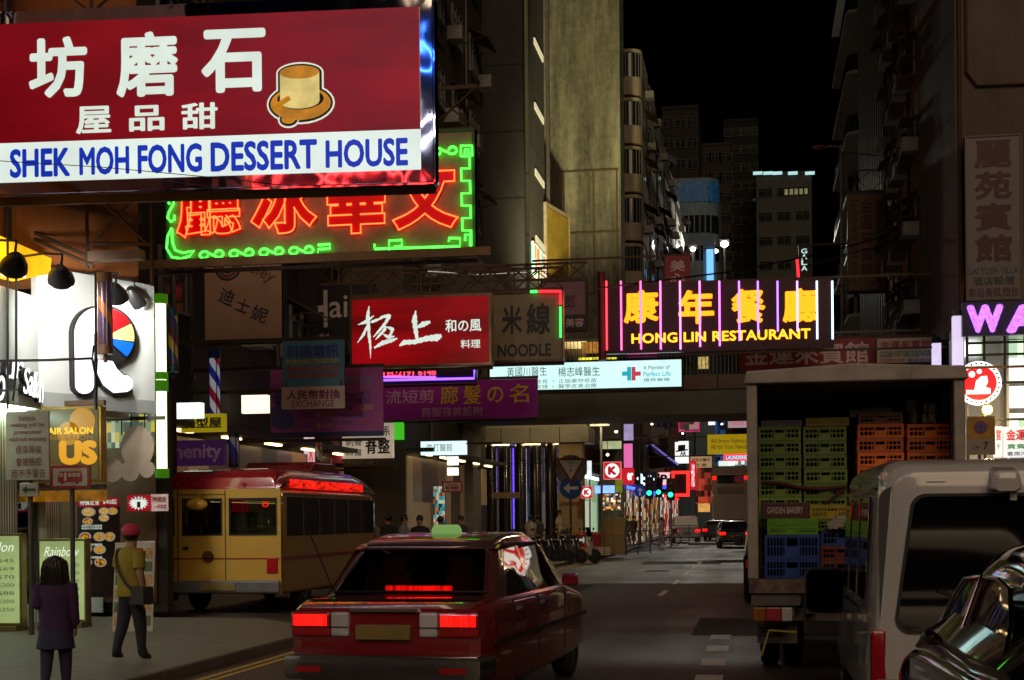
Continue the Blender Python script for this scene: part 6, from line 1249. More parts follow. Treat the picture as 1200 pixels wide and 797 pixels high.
YC = TY + .75; s_ = (at(101, 600, YC) - at(100, 600, YC)).length; u = at(1000, 600, YC).x - at(999, 600, YC).x
dz = (at(940, 500, YC).z - at(940, 583, YC).z) / 5
NG_ = int((at(900, 500, YC).z - tz0) / dz)
GM = crate_mesh('green_crate', 51 * u, .6, dz - .003, CG); GO = crate_mesh('orange_crate', 54 * u, .6, dz - .003, CO)
def floor_stack(kind, lab, mesh, px0, ytop, Y, grp):
    p = at(px0, ytop, Y); n = int((p.z - tz0) / dz); zb = stack(kind, lab, mesh, px0, ytop, Y, n, dz, grp)
    return zb
zb1 = floor_stack('green_crate', 'green bread crate in the outermost stack', GM, 888.5, 500, YC, 'green crates in the truck')
zb2 = floor_stack('green_crate', 'green bread crate beside the orange ones', GM, 941.5, 500, YC, 'green crates in the truck')
zb3 = floor_stack('orange_crate', 'orange crate beside the green stacks', GO, 1004.5, 497, YC, 'orange crates in the truck')
zb4 = floor_stack('orange_crate', 'orange crate by the truck side wall', GO, 1063, 497, YC, 'orange crates in the truck')
g = G(); zmin = min(zb1, zb2, zb3, zb4)
for px0, px1, zb in ((889, 940, zb1), (942, 992, zb2), (1005, 1058, zb3), (1064, 1116, zb4)):
    a, b = at(px0, 600, YC).x, at(px1, 600, YC).x
    if zb - tz0 > .01:
        g = G(); k = 5
        for i in range(k): g.box(a + (b - a) * i / k, a + (b - a) * (i + .7) / k, YC, YC + .6, zb - .022, zb - .002)
        g.box(a, b, YC + .02, YC + .08, tz0 + .002, zb - .022); g.box(a, b, YC + .5, YC + .56, tz0 + .002, zb - .022)
        tag(g.build('pallet', mat('grey pallet wood', (.2, .15, .1), .8, 0, .3, 8)), 'wooden pallet under the %s' % {889: 'outer green crates', 942: 'green crates beside the orange ones', 1005: 'taller orange crates', 1064: 'orange crates by the far wall'}[px0], 'pallet')
def one(kind, label, px0, py0, px1, py1, Y, m, d=.45, cat='crate', grp=None, dense=10, base=None):
    a, b = at(px0, py0, Y), at(px1, py1, Y); zb = base if base is not None else b.z; o = bpy.data.objects.new(kind, crate_mesh(kind, b.x - a.x, d, a.z - zb, m, dense)); C.objects.link(o); o.location = (a.x, Y, zb); return tag(o, label, cat, grp)
ztop = at(900, 500, YC).z - .002; zto = at(1010, 497, YC).z - .002
one('yellow_crate', 'yellow crate lying on the green crates', 944, 490, 995, 500, YC + .02, CYL, grp='yellow crates in the truck', base=ztop)
one('grey_crate', 'flat grey blue crate on the outer green crates', 892, 493, 940, 500, YC + .02, CGY, base=ztop)
one('brown_crate', 'brown red crate on top of the taller orange stack', 1006, 484, 1058, 497, YC + .02, CR, base=zto)
YF = TY + .12; zf = tz0 + .002; h3 = (at(900, 655, YF).z - zf)
b1 = one('blue_crate', 'lower blue crate at the truck edge', 896, 655, 961, 672, YF, CB, .42, grp='blue crates in the truck', dense=16, base=zf)
za = at(900, 655, YF).z; one('blue_crate', 'upper blue crate with the green crates on top', 896, 627, 961, 655, YF, CB, .42, grp='blue crates in the truck', dense=16, base=za + .002)
za = at(900, 627, YF).z; one('green_crate', 'bright green crate lying on the blue crates', 899, 616, 959, 627, YF, plast('bright green crate plastic', (.09, .27, .01)), .42, grp='green crates in the truck', dense=16, base=za + .002)
za = at(900, 616, YF).z; one('green_crate', 'bright green crate topping the blue pile', 899, 608, 959, 616, YF, plast('bright green crate plastic', (.09, .27, .01)), .42, grp='green crates in the truck', dense=16, base=za + .002)
YM = TY + .3
t = thing('bread_box', 'dark maroon bread tray with pale bakery lettering on the blue pile', 'tray', (at(892, 596, YF).x, YF, at(900, 608, YF).z + .003)); w = at(948, 596, YF).x - at(892, 596, YF).x; hh = at(900, 589, YF).z - t.location.z; g = G(); g.box(0, w, 0, .4, 0, .012); g.box(0, w, 0, .02, .012, hh); g.box(0, w, .38, .4, .012, hh); g.box(0, .02, .02, .38, .012, hh); g.box(w - .02, w, .02, .38, .012, hh); g.build('tray', mat('maroon plastic', (.06, .012, .015), .4), t, bevel=.006); lettering(t.children[0], 'GARDEN BAKERY', (.06, hh * .3, w - .06, hh * .72), mat('pale tray print', (.4, .35, .3), .5), y=-.004, bold=.02)
# stacked things between
x0 = 966; zz_ = tz0 + .002
for k, (y1, m, nm, lab) in enumerate(((657, CR, 'maroon_crate', 'maroon crate at the bottom behind the van mirror'), (640, plast('dull red crate plastic', (.2, .03, .02)), 'red_crate', 'dull red crate between a maroon and a blue crate'), (622, CB, 'blue_crate', 'blue crate half hidden by the van in the middle of the load'), (608, CG, 'green_crate', 'green crate under the big yellow one'), (592, CYL, 'yellow_crate', 'big yellow crate in the middle of the load'))):
    zt_ = at(980, y1, YM).z; one(nm, lab, (962, 962, 962, 950, 949)[k], y1, (1010, 1008, 1012, 1000, 1002)[k], y1 + 15, YM if k < 3 else YM + .02, m, .4, grp={'yellow_crate': 'yellow crates in the truck', 'blue_crate': 'blue crates in the truck', 'green_crate': 'green crates in the truck'}.get(nm), base=zz_); zz_ = zt_ + .002
sk = thing('plastic_sack', 'crumpled clear plastic sack lying before the big yellow crate', 'bag', at(990, 612, YM - .06)); sk.location.y = YM - .1; g = G(); g.ball((0, 0, 0), .12, 20, 14, (1.3, .5, .8)); rnd = random.Random(5); g.v = [(x * (1 + .25 * math.sin(23 * x + 31 * z)) + rnd.uniform(-.012, .012), y + rnd.uniform(-.012, .012), z * (1 + .3 * math.sin(19 * x + 5)) + rnd.uniform(-.012, .012)) for x, y, z in g.v]
g.build('sack', mat('milky plastic', (.3, .28, .24), .3), sk, smooth=True)
bar = thing('cargo_strap', 'dark red webbing strap stretched across the green crates', 'strap', (0, 0, 0)); g = G(); g.tube([at(x, y, YC - .04) for x, y in ((893, 565), (915, 566), (935, 571), (960, 573), (992, 570))], .018, 6); g.tube([at(x, y, YC - .05) for x, y in ((992, 571), (978, 582), (966, 590))], .014, 6); g.build('webbing', mat('dark red webbing', (.09, .015, .015), .7), bar)
bk = thing('bucket', 'grey metal bucket standing on the orange crates by the far wall', 'bucket', (at(1073, 497, YC).x, YC + .25, zto + .002)); g = G(); rg = [(r * 1., z) for r, z in ((.1, 0), (.12, .26), (.13, .265), (.112, .25), (.095, .02))]; g.loft([[(r * math.cos(a), r * math.sin(a), z) for a in [2 * math.pi * i / 20 for i in range(20)]] for r, z in rg]); g.build('pail', STEEL, bk, smooth=True); g = G(); g.tube([(.125 * math.cos(R(a)), 0, .25 + .1 * math.sin(R(a))) for a in range(0, 181, 20)], .006, 5); g.build('handle', STEEL, bk)
cx = thing('foil_box', 'silvery wrapped box on the orange crates beside the bucket', 'box', (at(1090, 497, YC).x, YC + .22, zto + .002)); g = G(); g.box(-.1, .1, 0, .2, 0, .24); g.build('carton', mat('silver foil', (.5, .48, .45), .25, .8, .3, 20, bump=.6), cx, bevel=.02); g = G(); g.box(-.012, .012, -.004, 0, 0, .24); g.box(-.1, .1, -.004, 0, .11, .13); g.build('tape', mat('brown tape', (.25, .16, .08), .4), cx)
sh = thing('folded_sheet', 'folded pale plastic sheet heaped behind the brown red crate', 'sheet', (at(1022, 484, YC).x, YC + .3, at(1022, 484, YC).z + .0)); g = G(); g.loft([[(x, y, z + .02 * math.sin(6 * x + y * 9)) for x, y, z in ((-.22, dy, -.02), (.2, dy, -.02), (.22, dy, .05), (.1, dy, hh_), (-.12, dy, hh_ * .8), (-.22, dy, .06))] for dy, hh_ in ((-.15, .09), (0, .14), (.15, .1))]); g.build('sheet', mat('pale sheet', (.32, .3, .27), .5), sh, smooth=True)
# ================================================================== PEOPLE
SKIN = mat('skin', (.35, .19, .12), .5, 0, .08)
def person(label, loc, rz, H, shirt, trousers, hair=(.012, .01, .01), arms=('down', 'down'), step=.0, lean=0, hairlen=0, hat=None, sit=False, shoes=(.03, .03, .03), sleeve=.5, shorts=False, group=None, bag=None, headturn=0, skirt=False, satchel=None):
    P = thing('person', label, 'person', loc, rz, group)
    V = {}; E = []; Rr = {}; K = {}
    def v(n, p, r, k): V[n] = Vector(p); Rr[n] = r; K[n] = k
    L = lambda y: lean * max(0, y - .5)
    v('pel', (0, 0, .52), .086, 't'); v('bel', (0, L(.6), .60), .08, 's'); v('che', (0, L(.72) + .005, .715), .09, 's'); v('nb', (0, L(.81), .805), .05, 's'); v('nk', (0, L(.84) + .006, .845), .031, 'k'); v('hd', (0, L(.9) + .016, .895), .05, 'k'); v('hd2', (0, L(.95) + .012, .945), .048, 'k')
    E += [('pel', 'bel'), ('bel', 'che'), ('che', 'nb'), ('nb', 'nk'), ('nk', 'hd'), ('hd', 'hd2')]
    for s, sd in ((-1, 'l'), (1, 'r')):
        a = arms[0 if s < 0 else 1]; y0 = L(.8)
        sh = (s * .1, y0, .79)
        if a == 'down': el, wr = (s * .128, y0 - .015, .635), (s * .13, y0 + .02, .50)
        elif a == 'bent': el, wr = (s * .13, y0 - .02, .64), (s * .085, y0 + .11, .665)
        elif a == 'fwd': el, wr = (s * .125, y0 + .08, .67), (s * .1, y0 + .2, .63)
        elif a == 'hip': el, wr = (s * .175, y0 - .03, .65), (s * .105, y0 + .02, .56)
        else: el, wr = (s * .135, y0 + .05, .68), (s * .09, y0 + .12, .80)
        v('sh' + sd, sh, .042, 's'); v('el' + sd, el, .027, 's' if sleeve > .6 else 'k'); v('wr' + sd, wr, .019, 's' if sleeve > .9 else 'k')
        if sleeve <= .6: m = Vector(sh).lerp(Vector(el), .7); v('um' + sd, m, .032, 's'); E += [('nb', 'sh' + sd), ('sh' + sd, 'um' + sd), ('um' + sd, 'el' + sd)]
        else: E += [('nb', 'sh' + sd), ('sh' + sd, 'el' + sd)]
        E += [('el' + sd, 'wr' + sd)]
        d = (Vector(wr) - Vector(el)).normalized(); pm = Vector(wr) + d * .035; v('pa' + sd, pm, .016, 'k'); E.append(('wr' + sd, 'pa' + sd))
        side = d.cross(Vector((1, 0, 0)) if abs(d.x) < .9 else Vector((0, 1, 0))).normalized(); inn = Vector((-s, 0, 0))
        for i in range(4):
            o = side * (i - 1.5) * .0095; ln = (.03, .036, .034, .026)[i]
            v('f%d' % i + sd, pm + o + d * ln * .6, .0055, 'k'); v('g%d' % i + sd, pm + o + d * ln + inn * .008, .0048, 'k'); E += [('pa' + sd, 'f%d' % i + sd), ('f%d' % i + sd, 'g%d' % i + sd)]
        v('th' + sd, Vector(wr) + d * .018 + side * .02, .0062, 'k'); v('tj' + sd, Vector(wr) + d * .038 + side * .028, .0052, 'k'); E += [('wr' + sd, 'th' + sd), ('th' + sd, 'tj' + sd)]
        st = step * s
        if sit: hp, kn, an = (s * .055, .02, .5), (s * .075, .23, .49), (s * .075, .2, .26)
        else: hp, kn, an = (s * .052, .0, .49), (s * .058, st * .55 + .012, .275), (s * .06, st - .012 - (.03 if st < 0 else 0), .045 + (.012 if st < 0 else 0))
        v('hp' + sd, hp, .068, 't'); v('kn' + sd, kn, .048, 'k' if shorts else 't'); v('an' + sd, an, .032, 'k' if shorts else 't'); v('to' + sd, (an[0] + s * .008, an[1] + .085, an[2] - .022), .02, 'x'); v('he' + sd, (an[0], an[1] - .015, an[2] - .022), .021, 'x')
        E += [('pel', 'hp' + sd), ('hp' + sd, 'kn' + sd), ('kn' + sd, 'an' + sd), ('an' + sd, 'to' + sd), ('an' + sd, 'he' + sd)]
    names = list(V); ix = {n: i for i, n in enumerate(names)}
    me = bpy.data.meshes.new('sk'); me.from_pydata([V[n] * H for n in names], [(ix[a], ix[b]) for a, b in E], [])
    o = bpy.data.objects.new('sk', me); C.objects.link(o); sm = o.modifiers.new('s', 'SKIN'); sm.use_smooth_shade = True; sm.branch_smoothing = .6
    for i, n in enumerate(names):
        d = me.skin_vertices[0].data[i]; rx, ry = Rr[n] * H, Rr[n] * H
        if n in ('bel', 'che', 'pel'): rx, ry = rx * 1.15, ry * .78
        d.radius = (rx, ry); d.use_root = (n == 'pel')
    ss = o.modifiers.new('ss', 'SUBSURF'); ss.levels = ss.render_levels = 1
    dg = bpy.context.evaluated_depsgraph_get(); b = bpy.data.meshes.new_from_object(o.evaluated_get(dg)); bpy.data.objects.remove(o); b.name = 'body'
    mats = [SKIN, mat('cloth %s' % str(shirt), shirt, .8, 0, .15, 9, bump=.3), mat('cloth %s' % str(trousers), trousers, .8, 0, .15, 9, bump=.3), mat('shoe %s' % str(shoes), shoes, .5)]
    b.materials.clear()
    for m in mats: b.materials.append(m)
    idx = {'k': 0, 's': 1, 't': 2, 'x': 3}; segs = [(V[a] * H, V[c] * H, K[a], K[c]) for a, c in E]
    for p in b.polygons:
        best = None
        for a, c, ka, kc in segs:
            d = c - a; t = max(0, min(1, (p.center - a).dot(d) / d.length_squared)); dist = (a + d * t - p.center).length
            if best is None or dist < best[0]: best = (dist, ka if t < .5 else kc)
        p.material_index = idx[best[1]]; p.use_smooth = True
    bo = bpy.data.objects.new('body', b); C.objects.link(bo); bo.parent = P
    hc = Vector((0, L(.93) + .010, .928)) * H; g = G(); g.M = Matrix.Translation(hc) @ Matrix.Rotation(headturn, 4, 'Z')
    k = H
    g.ball((0, -.012 * k, .012 * k), .06 * k, 16, 10, (.98, 1.0, 1.02)) if not hat else g.ball((0, -.014 * k, -.0 * k), .058 * k, 16, 10)
    if hairlen:
        rg = []
        for z, w, d_ in ((.055, .05, .05), (.03, .07, .062), (0, .08, .062), (-.05, .086, .06), (-hairlen * .7, .092, .056), (-hairlen, .06, .035)):
            rg.append([(w * k * math.cos(a), -.02 * k + d_ * k * (math.sin(a) if math.sin(a) < 0 else .35 * math.sin(a)), z * k) for a in [2 * math.pi * i / 18 for i in range(18)]])
        g.loft(rg)
        rq = random.Random(3)
        for q in range(150):
            a = rq.uniform(-math.pi, 0.25) if q % 5 else rq.uniform(.1, .6) * rq.choice((1, -1)) + (math.pi if rq.random() < .5 else 0); l_ = hairlen * rq.uniform(.75, 1.12); w0 = rq.uniform(.98, 1.1)
            g.tube([((w * w0 * math.cos(a) + rq.uniform(-.006, .006)) * k, (-.02 + d_ * w0 * math.sin(a) + rq.uniform(-.006, .006)) * k, z * k) for z, w, d_ in ((.06, .035, .035), (.03, .07, .06), (-.02, .082, .064), (-l_ * .6, .09, .058), (-l_, .074 + rq.uniform(-.02, .02), .045))], .0022 * k, 4)
    g.build('hair', mat('hair %s' % str(hair), hair, .4, 0, .3, 30), P, smooth=True)
    g = G(); g.M = Matrix.Translation(hc) @ Matrix.Rotation(headturn, 4, 'Z')
    for s in (-1, 1): g.mi = 1; g.ball((s * .019 * k, .049 * k, -.005 * k), .007 * k, 8, 6); g.mi = 0; g.ball((s * .054 * k, -.0 * k, -.008 * k), .014 * k, 8, 6, (.5, .8, 1.2))
    g.mi = 0; g.loft([[(w * k * math.cos(a), (.045 + d_ * (1 + math.sin(a))) * k, z * k) for a in [2 * math.pi * i / 8 for i in range(8)]] for z, w, d_ in ((.004, .004, .006), (-.012, .006, .009), (-.022, .008, .008))])
    g.mi = 2; g.ball((0, .05 * k, -.036 * k), .011 * k, 8, 5, (1.2, .5, .4)); g.build('face', [SKIN, mat('eye', (.03, .02, .02), .2), mat('lips', (.25, .07, .06), .5)], P, smooth=True)
    if hat:
        g = G(); g.M = Matrix.Translation(hc) @ Matrix.Rotation(headturn, 4, 'Z'); g.ball((0, -.008 * k, .016 * k), .068 * k, 16, 10, (1, 1.02, .9)); g.prism_z([(.05 * k * math.cos(R(a)), (.03 + .085 * math.sin(R(a))) * k) for a in range(0, 181, 20)], .014 * k, .022 * k); g.build('cap', mat('cap cloth %s' % str(hat), hat, .7), P, smooth=True)
    # loose shirt with folds, hem and sleeves
    rs = random.Random(int(H * 1000) + int(abs(loc[0]) * 100)); ph = rs.random() * 6; g = G(); rg = []
    for i, (z, w, d_) in enumerate(((.475, .112, .086), (.50, .118, .09), (.56, .108, .082), (.62, .106, .08), (.68, .114, .086), (.74, .122, .088), (.785, .118, .075), (.81, .085, .058), (.828, .047, .043))):
        yc = L(z) + .003; fold = .006 if z < .74 else .002
        rg.append([((w + fold * math.sin(5 * a + ph + z * 31) + fold * math.sin(11 * a - z * 47)) * math.cos(a) * H, (yc + (d_ + fold * math.sin(6 * a + ph * 2 + z * 40)) * math.sin(a)) * H, z * H) for a in [2 * math.pi * q / 28 for q in range(28)]])
    g.loft(rg, False)
    for sd in 'lr':
        a, e_, w_ = V['sh' + sd], V['el' + sd], V['wr' + sd]; ends = [(a.lerp(e_, -.05), .05), (a.lerp(e_, .3), .047), (a.lerp(e_, .72), .045)] if sleeve <= .6 else [(a.lerp(e_, -.05), .05), (a.lerp(e_, .5), .043), (e_, .038), (e_.lerp(w_, .5), .033), (e_.lerp(w_, .93), .028)]
        dd = (e_ - a).normalized(); u_ = dd.orthogonal().normalized(); x_ = dd.cross(u_)
        g.loft([[(p + (u_ * math.cos(t) + x_ * math.sin(t)) * (r + .003 * math.sin(3 * t + ph + q * 2))) * H for t in [2 * math.pi * k_ / 14 for k_ in range(14)]] for q, (p, r) in enumerate(ends)], False)
    g.build('shirt', mats[1], P, smooth=True)
    if satchel:
        g = G(); pts = [(.16 * math.sin(t) * .62 * H, (-.0 + .098 * math.cos(t)) * H, (.66 + .155 * math.sin(t * 1.0 + .0) * -1) * H) for t in [2 * math.pi * q / 24 for q in range(24)]]; g.tube(pts, .011 * H, 5, True); g.loft([ring(-.02 * H + y, .075 * H, .42 * H, .55 * H, .02, cx=.15 * H) for y in (-.04 * H, .05 * H)]); g.build('satchel', mat('bag %s' % str(satchel), satchel, .6), P, smooth=True)
    if skirt: g = G(); g.loft([[(w * H * math.cos(a), d_ * H * math.sin(a), z * H) for a in [2 * math.pi * i / 18 for i in range(18)]] for z, w, d_ in ((.58, .085, .065), (.5, .11, .085), (.36, .135, .11), (.35, .12, .1))]); g.build('skirt', mats[2], P, smooth=True)
    if bag: g = G(); g.loft([ring(-.075 * H - y, hw_ * H, .62 * H, z1 * H, .03) for y, hw_, z1 in ((0, .085, .79), (.03, .088, .8), (.07, .075, .77))]); g.build('backpack', mat('bag %s' % str(bag), bag, .7), P, smooth=True)
    return P
def ped(px, pyh, H, *a, **k):
    """standing place from the pixel of the head top and the body height"""
    for_t = None; zc = H - CH + .13
    t = F * (zc) / (HY - 2 - pyh) if abs(HY - 2 - pyh) > 1 else 40
    return t
def place(px, Y, z=.13): p = at(px, 600, Y); return (p.x, Y, z)
person('girl with long dark hair in a dark purple top before the green menu boxes', place(64, 11.4, .13), R(14), 1.24, (.05, .02, .07), (.03, .03, .07), hairlen=.17, step=.05, arms=('bent', 'down'), sleeve=.95, skirt=True)
person('person in a mustard shirt and a pink cap reading the restaurant posters', place(152, 14.6, .13), R(-28), 1.5, (.3, .22, .02), (.02, .02, .03), hat=(.5, .03, .1), step=.06, arms=('bent', 'down'), hairlen=.0, headturn=R(40), satchel=(.03, .025, .02))
person('person with a grey green backpack waiting near the minibus front', place(436, 33.0, .13), R(-30), 1.66, (.22, .22, .19), (.05, .05, .06), bag=(.1, .11, .08), step=.05)
person('person in dark clothes with a red scarf of light between backpack and pale blue shirt', place(455, 34.0, .13), R(60), 1.68, (.035, .03, .035), (.03, .03, .035), step=.08, sleeve=.95)['label'] = 'person in dark clothes between the backpack wearer and the pale blue shirt'
person('person in a pale grey blue shirt strolling along the kerb by the minibus', place(473, 33.4, .13), R(-80), 1.67, (.26, .28, .34), (.16, .16, .18), step=.12)
person('person in a black top facing the pale blue shirt on the pavement', place(492, 34.5, .13), R(170), 1.64, (.025, .022, .03), (.03, .025, .03), step=.04, arms=('bent', 'down'))
person('person in black with bare dark legs under the white light box', place(516, 38.5, .13), R(20), 1.62, (.02, .02, .025), (.03, .02, .02), shorts=True, step=.05)
person('person with pale top standing behind the handcart by the shiny columns', place(540, 41, .13), R(150), 1.64, (.06, .05, .06), (.03, .03, .04), step=.03)
person('person in a white shirt seen from behind between the scooters and columns', place(622, 55.5, .13), R(-20), 1.66, (.5, .44, .36), (.04, .04, .05), step=.05)
person('person in dark shirt beside the white shirted one behind the scooters', place(630, 56.3, .13), R(30), 1.66, (.05, .045, .06), (.03, .03, .04), step=.05)
person('person in a cream shirt sitting sideways on the outermost scooter', place(655, 51.5, .36), R(-95), 1.62, (.5, .42, .3), (.05, .05, .06), sit=True, arms=('fwd', 'down'))
person('person in pale clothes crossing far off under the traffic lights', place(775, 82, .0), R(60), 1.68, (.45, .42, .4), (.25, .25, .25), step=.14)
for k, (px, Y, c) in enumerate(((742, 79, (.08, .05, .04)), (735, 77, (.05, .05, .07)), (728, 76, (.03, .03, .03)))):
    person(('person in brown at the kerb left of the traffic light pole', 'person in dark blue behind the cardboard boxes', 'person in black nearest the red K sign shop')[k], place(px, Y, .13), R(40 + 70 * k), 1.66, c, (.03, .03, .04), step=.06)

# ================================================================== SCOOTERS, BICYCLE, STREET FURNITURE
def scooter(label, x, y, rz, col, wind=False):
    s = thing('scooter', label, 'scooter', (x, y, 0.0), rz, 'scooters parked side by side'); pm = paint('scooter %s' % str(col), col, .2)
    for yy in (-.62, .68):
        g = G(); g.M = Matrix.Translation((0, yy, .27)) @ Matrix.Rotation(R(90), 4, 'Y'); g.loft([[(p * math.cos(a), p * math.sin(a), z) for a in [2 * math.pi * i / 18 for i in range(18)]] for p, z in ((.16, -.05), (.25, -.055), (.275, 0), (.25, .055), (.16, .05))], False); w = g.build('wheel', RUBBER, s, smooth=True)
        g = G(); g.M = Matrix.Translation((0, yy, .27)) @ Matrix.Rotation(R(90), 4, 'Y'); g.cyl((0, 0, -.045), (0, 0, .045), .165, 16); g.cyl((0, 0, -.07), (0, 0, .07), .04, 8); g.build('rim', STEEL, w)
    g = G(); g.loft([ring(yy, hw, z0, z1, .06) for yy, hw, z0, z1 in ((-.95, .08, .62, .74), (-.8, .16, .5, .8), (-.4, .19, .36, .78), (-.12, .17, .3, .7), (.0, .15, .26, .5), (.3, .17, .24, .36), (.45, .16, .25, .4))]); g.build('body', pm, s, smooth=True)
    g = G(); g.loft([[(hw * math.cos(a), yy + .07 * math.sin(a), z) for a in [2 * math.pi * i / 14 for i in range(14)]] for z, yy, hw in ((.3, .5, .14), (.55, .52, .22), (.8, .46, .2), (.95, .42, .17), (1.02, .38, .1))]); g.build('front_shield', pm, s, smooth=True)
    g = G(); g.loft([ring(yy, hw, .78, z, .04) for yy, hw, z in ((-.85, .1, .82), (-.6, .16, .9), (-.3, .16, .86), (-.08, .12, .82))]); g.build('seat', mat('seat vinyl', (.02, .02, .02), .5), s, smooth=True)
    g = G(); g.tube([(-.33, .3, 1.04), (-.2, .36, 1.06), (0, .4, 1.02), (.2, .36, 1.06), (.33, .3, 1.04)], .017, 7)
    for sx in (-1, 1): g.tube([(sx * .22, .38, 1.05), (sx * .3, .42, 1.22)], .008, 5); g.ball((sx * .31, .42, 1.26), .065, 10, 6, (1, .3, .75))
    g.build('handlebar', BLACK, s, smooth=True); g = G(); g.ball((0, .53, .88), .085, 12, 8, (1.2, .5, .8)); g.build('headlight', CHROME, s, smooth=True)
    g = G(); g.tube([(0, .46, .9), (0, .6, .55), (0, .68, .27)], .03, 7); g.cyl((-.12, .68, .27), (.12, .68, .27), .02, 6); g.build('fork', STEEL, s); g = G(); g.cyl((.17, -.2, .3), (.19, -.8, .36), .05, 10); g.build('exhaust', CHROME, s, smooth=True)
    g = G(); g.tube([(-.1, -.1, .25), (-.18, -.12, .01)], .015, 5); g.build('stand', STEEL, s)
    if wind: g = G(); g.loft([[(u * .2, .5 - v * .1 - u * u * .05, 1.0 + v * .32) for u in (-1, -.5, 0, .5, 1)] + [(u * .2, .49 - v * .1 - u * u * .05, 1.0 + v * .32) for u in (1, .5, 0, -.5, -1)] for v in (0, .5, 1)]); g.build('windscreen', clear('clear glass'), s, smooth=True)
    return s
cols = [(.02, .02, .022), (.05, .015, .015), (.015, .02, .04), (.02, .02, .022), (.03, .03, .03), (.3, .3, .3)]
for k, px in enumerate((606, 620, 634, 648, 663, 679)):
    p = at(px, 655, 50.0 + k * .35)
    scooter(['black scooter at the far end of the parked row', 'dark red scooter second from the far end of the row', 'navy scooter in the middle of the parked row', 'black scooter between the navy and the charcoal scooter', 'charcoal scooter with the sitting man on it', 'silver grey scooter at the kerb end of the row with a windscreen'][k], p.x, 50 + k * .35, R(-118), cols[k], k == 5)
def box_stack(px0, px1, pyt, pyb, Y, n, tone):
    a, b = at(px0, pyb, Y), at(px1, pyt, Y); z = .13 if Y < 78 else 0; h = (b.z - z) / n
    for i in range(n):
        o = thing('cardboard_box', ['lowest cardboard box of the kerb stack', 'middle cardboard box of the kerb stack', 'top cardboard box of the kerb stack', 'cardboard box crowning the kerb stack'][i], 'box', ((a.x + b.x) / 2 + random.uniform(-.04, .04), Y, z + h * i), R(random.uniform(-5, 5)), 'cardboard boxes stacked at the kerb'); w = (b.x - a.x) / 2
        g = G(); g.box(-w, w, 0, .6, .001, h - .004); g.build('carton', mat('cardboard %d' % (i % 2), (.36 - .05 * (i % 2), .22, .09), .8, 0, .12, 3), o, bevel=.012); g = G(); g.box(-.035, .035, -.004, .0, .03, h - .03); g.box(-.035, .035, .0, .6, h - .0035, h - .002); g.build('tape', mat('brown tape', (.25, .16, .08), .4), o)
box_stack(704, 733, 606, 655, 58.5, 4, 0)
p0 = at(709, 655, 57.6); o = thing('small_carton', 'small white carton before the cardboard stack', 'box', (p0.x, 57.4, .13)); g = G(); g.box(-.24, .24, 0, .35, 0, .33); g.build('carton', mat('white carton', (.5, .46, .4), .7), o, bevel=.01); g = G(); g.box(-.03, .03, -.004, 0, .02, .31); g.build('tape', mat('brown tape', (.25, .16, .08), .4), o)
for k, (px, Y) in enumerate(((681, 58.6), (697, 58.2))):
    o = thing('water_barrier', ('orange plastic road barrier with a white arrow on red behind the silver scooter', 'orange plastic road barrier next to the cardboard boxes')[k], 'barrier', (at(px, 650, Y).x, Y, .13), 0, 'orange road barriers'); OB = mat('orange barrier plastic', (.5, .13, .01), .4, 0, .1)
    g = G(); g.prism_x([(-.22, 0), (.22, 0), (.2, .15), (.1, .3), (.08, .95), (-.08, .95), (-.1, .3), (-.2, .15)], -.42, .42); g.build('shell', OB, o, bevel=.03)
    g = G(); g.box(-.33, .33, -.115, -.09, .4, .85); q = g.build('red_plate', mat('red enamel', (.3, .02, .03), .4), o)
    if k == 0: g = G(); g.prism([(.28, .62), (.1, .76), (.1, .67), (-.25, .67), (-.25, .57), (.1, .57), (.1, .48)], -.12, -.1155); g.build('arrow', EW(.4), q)
g = None
def rail(label, x0, y0, x1, y1, z, h=1.0, n=None, grp='pedestrian railings'):
    r_ = thing('railing', label, 'railing', (x0, y0, z), math.atan2(y1 - y0, x1 - x0), grp); Lr = math.hypot(x1 - x0, y1 - y0); g = G(); n = n or max(2, int(Lr / 1.6))
    for i in range(n + 1): g.cyl((Lr * i / n, 0, 0), (Lr * i / n, 0, h), .03, 7)
    g.build('post', GREYM, r_); g = G()
    for zz in (h - .03, h * .12): g.cyl((0, 0, zz), (Lr, 0, zz), .022, 6)
    g.build('rail', GREYM, r_); g = G(); k = int(Lr / .16)
    for i in range(k): g.cyl((Lr * (i + .5) / k, 0, h * .12), (Lr * (i + .5) / k, 0, h - .03), .008, 4)
    g.build('bar', GREYM, r_); return r_
a, b = at(690, 650, 57).x, at(757, 650, 57).x; rail('grey kerb railing in front of the cardboard boxes', at(733, 650, 57.2).x, 57.2, at(762, 650, 61).x, 61, .0 + .13)
rail('long low railing across the far side of the junction', at(745, 640, 86).x, 85.2, at(872, 640, 85.2).x, 85.2, .14, 1.05)
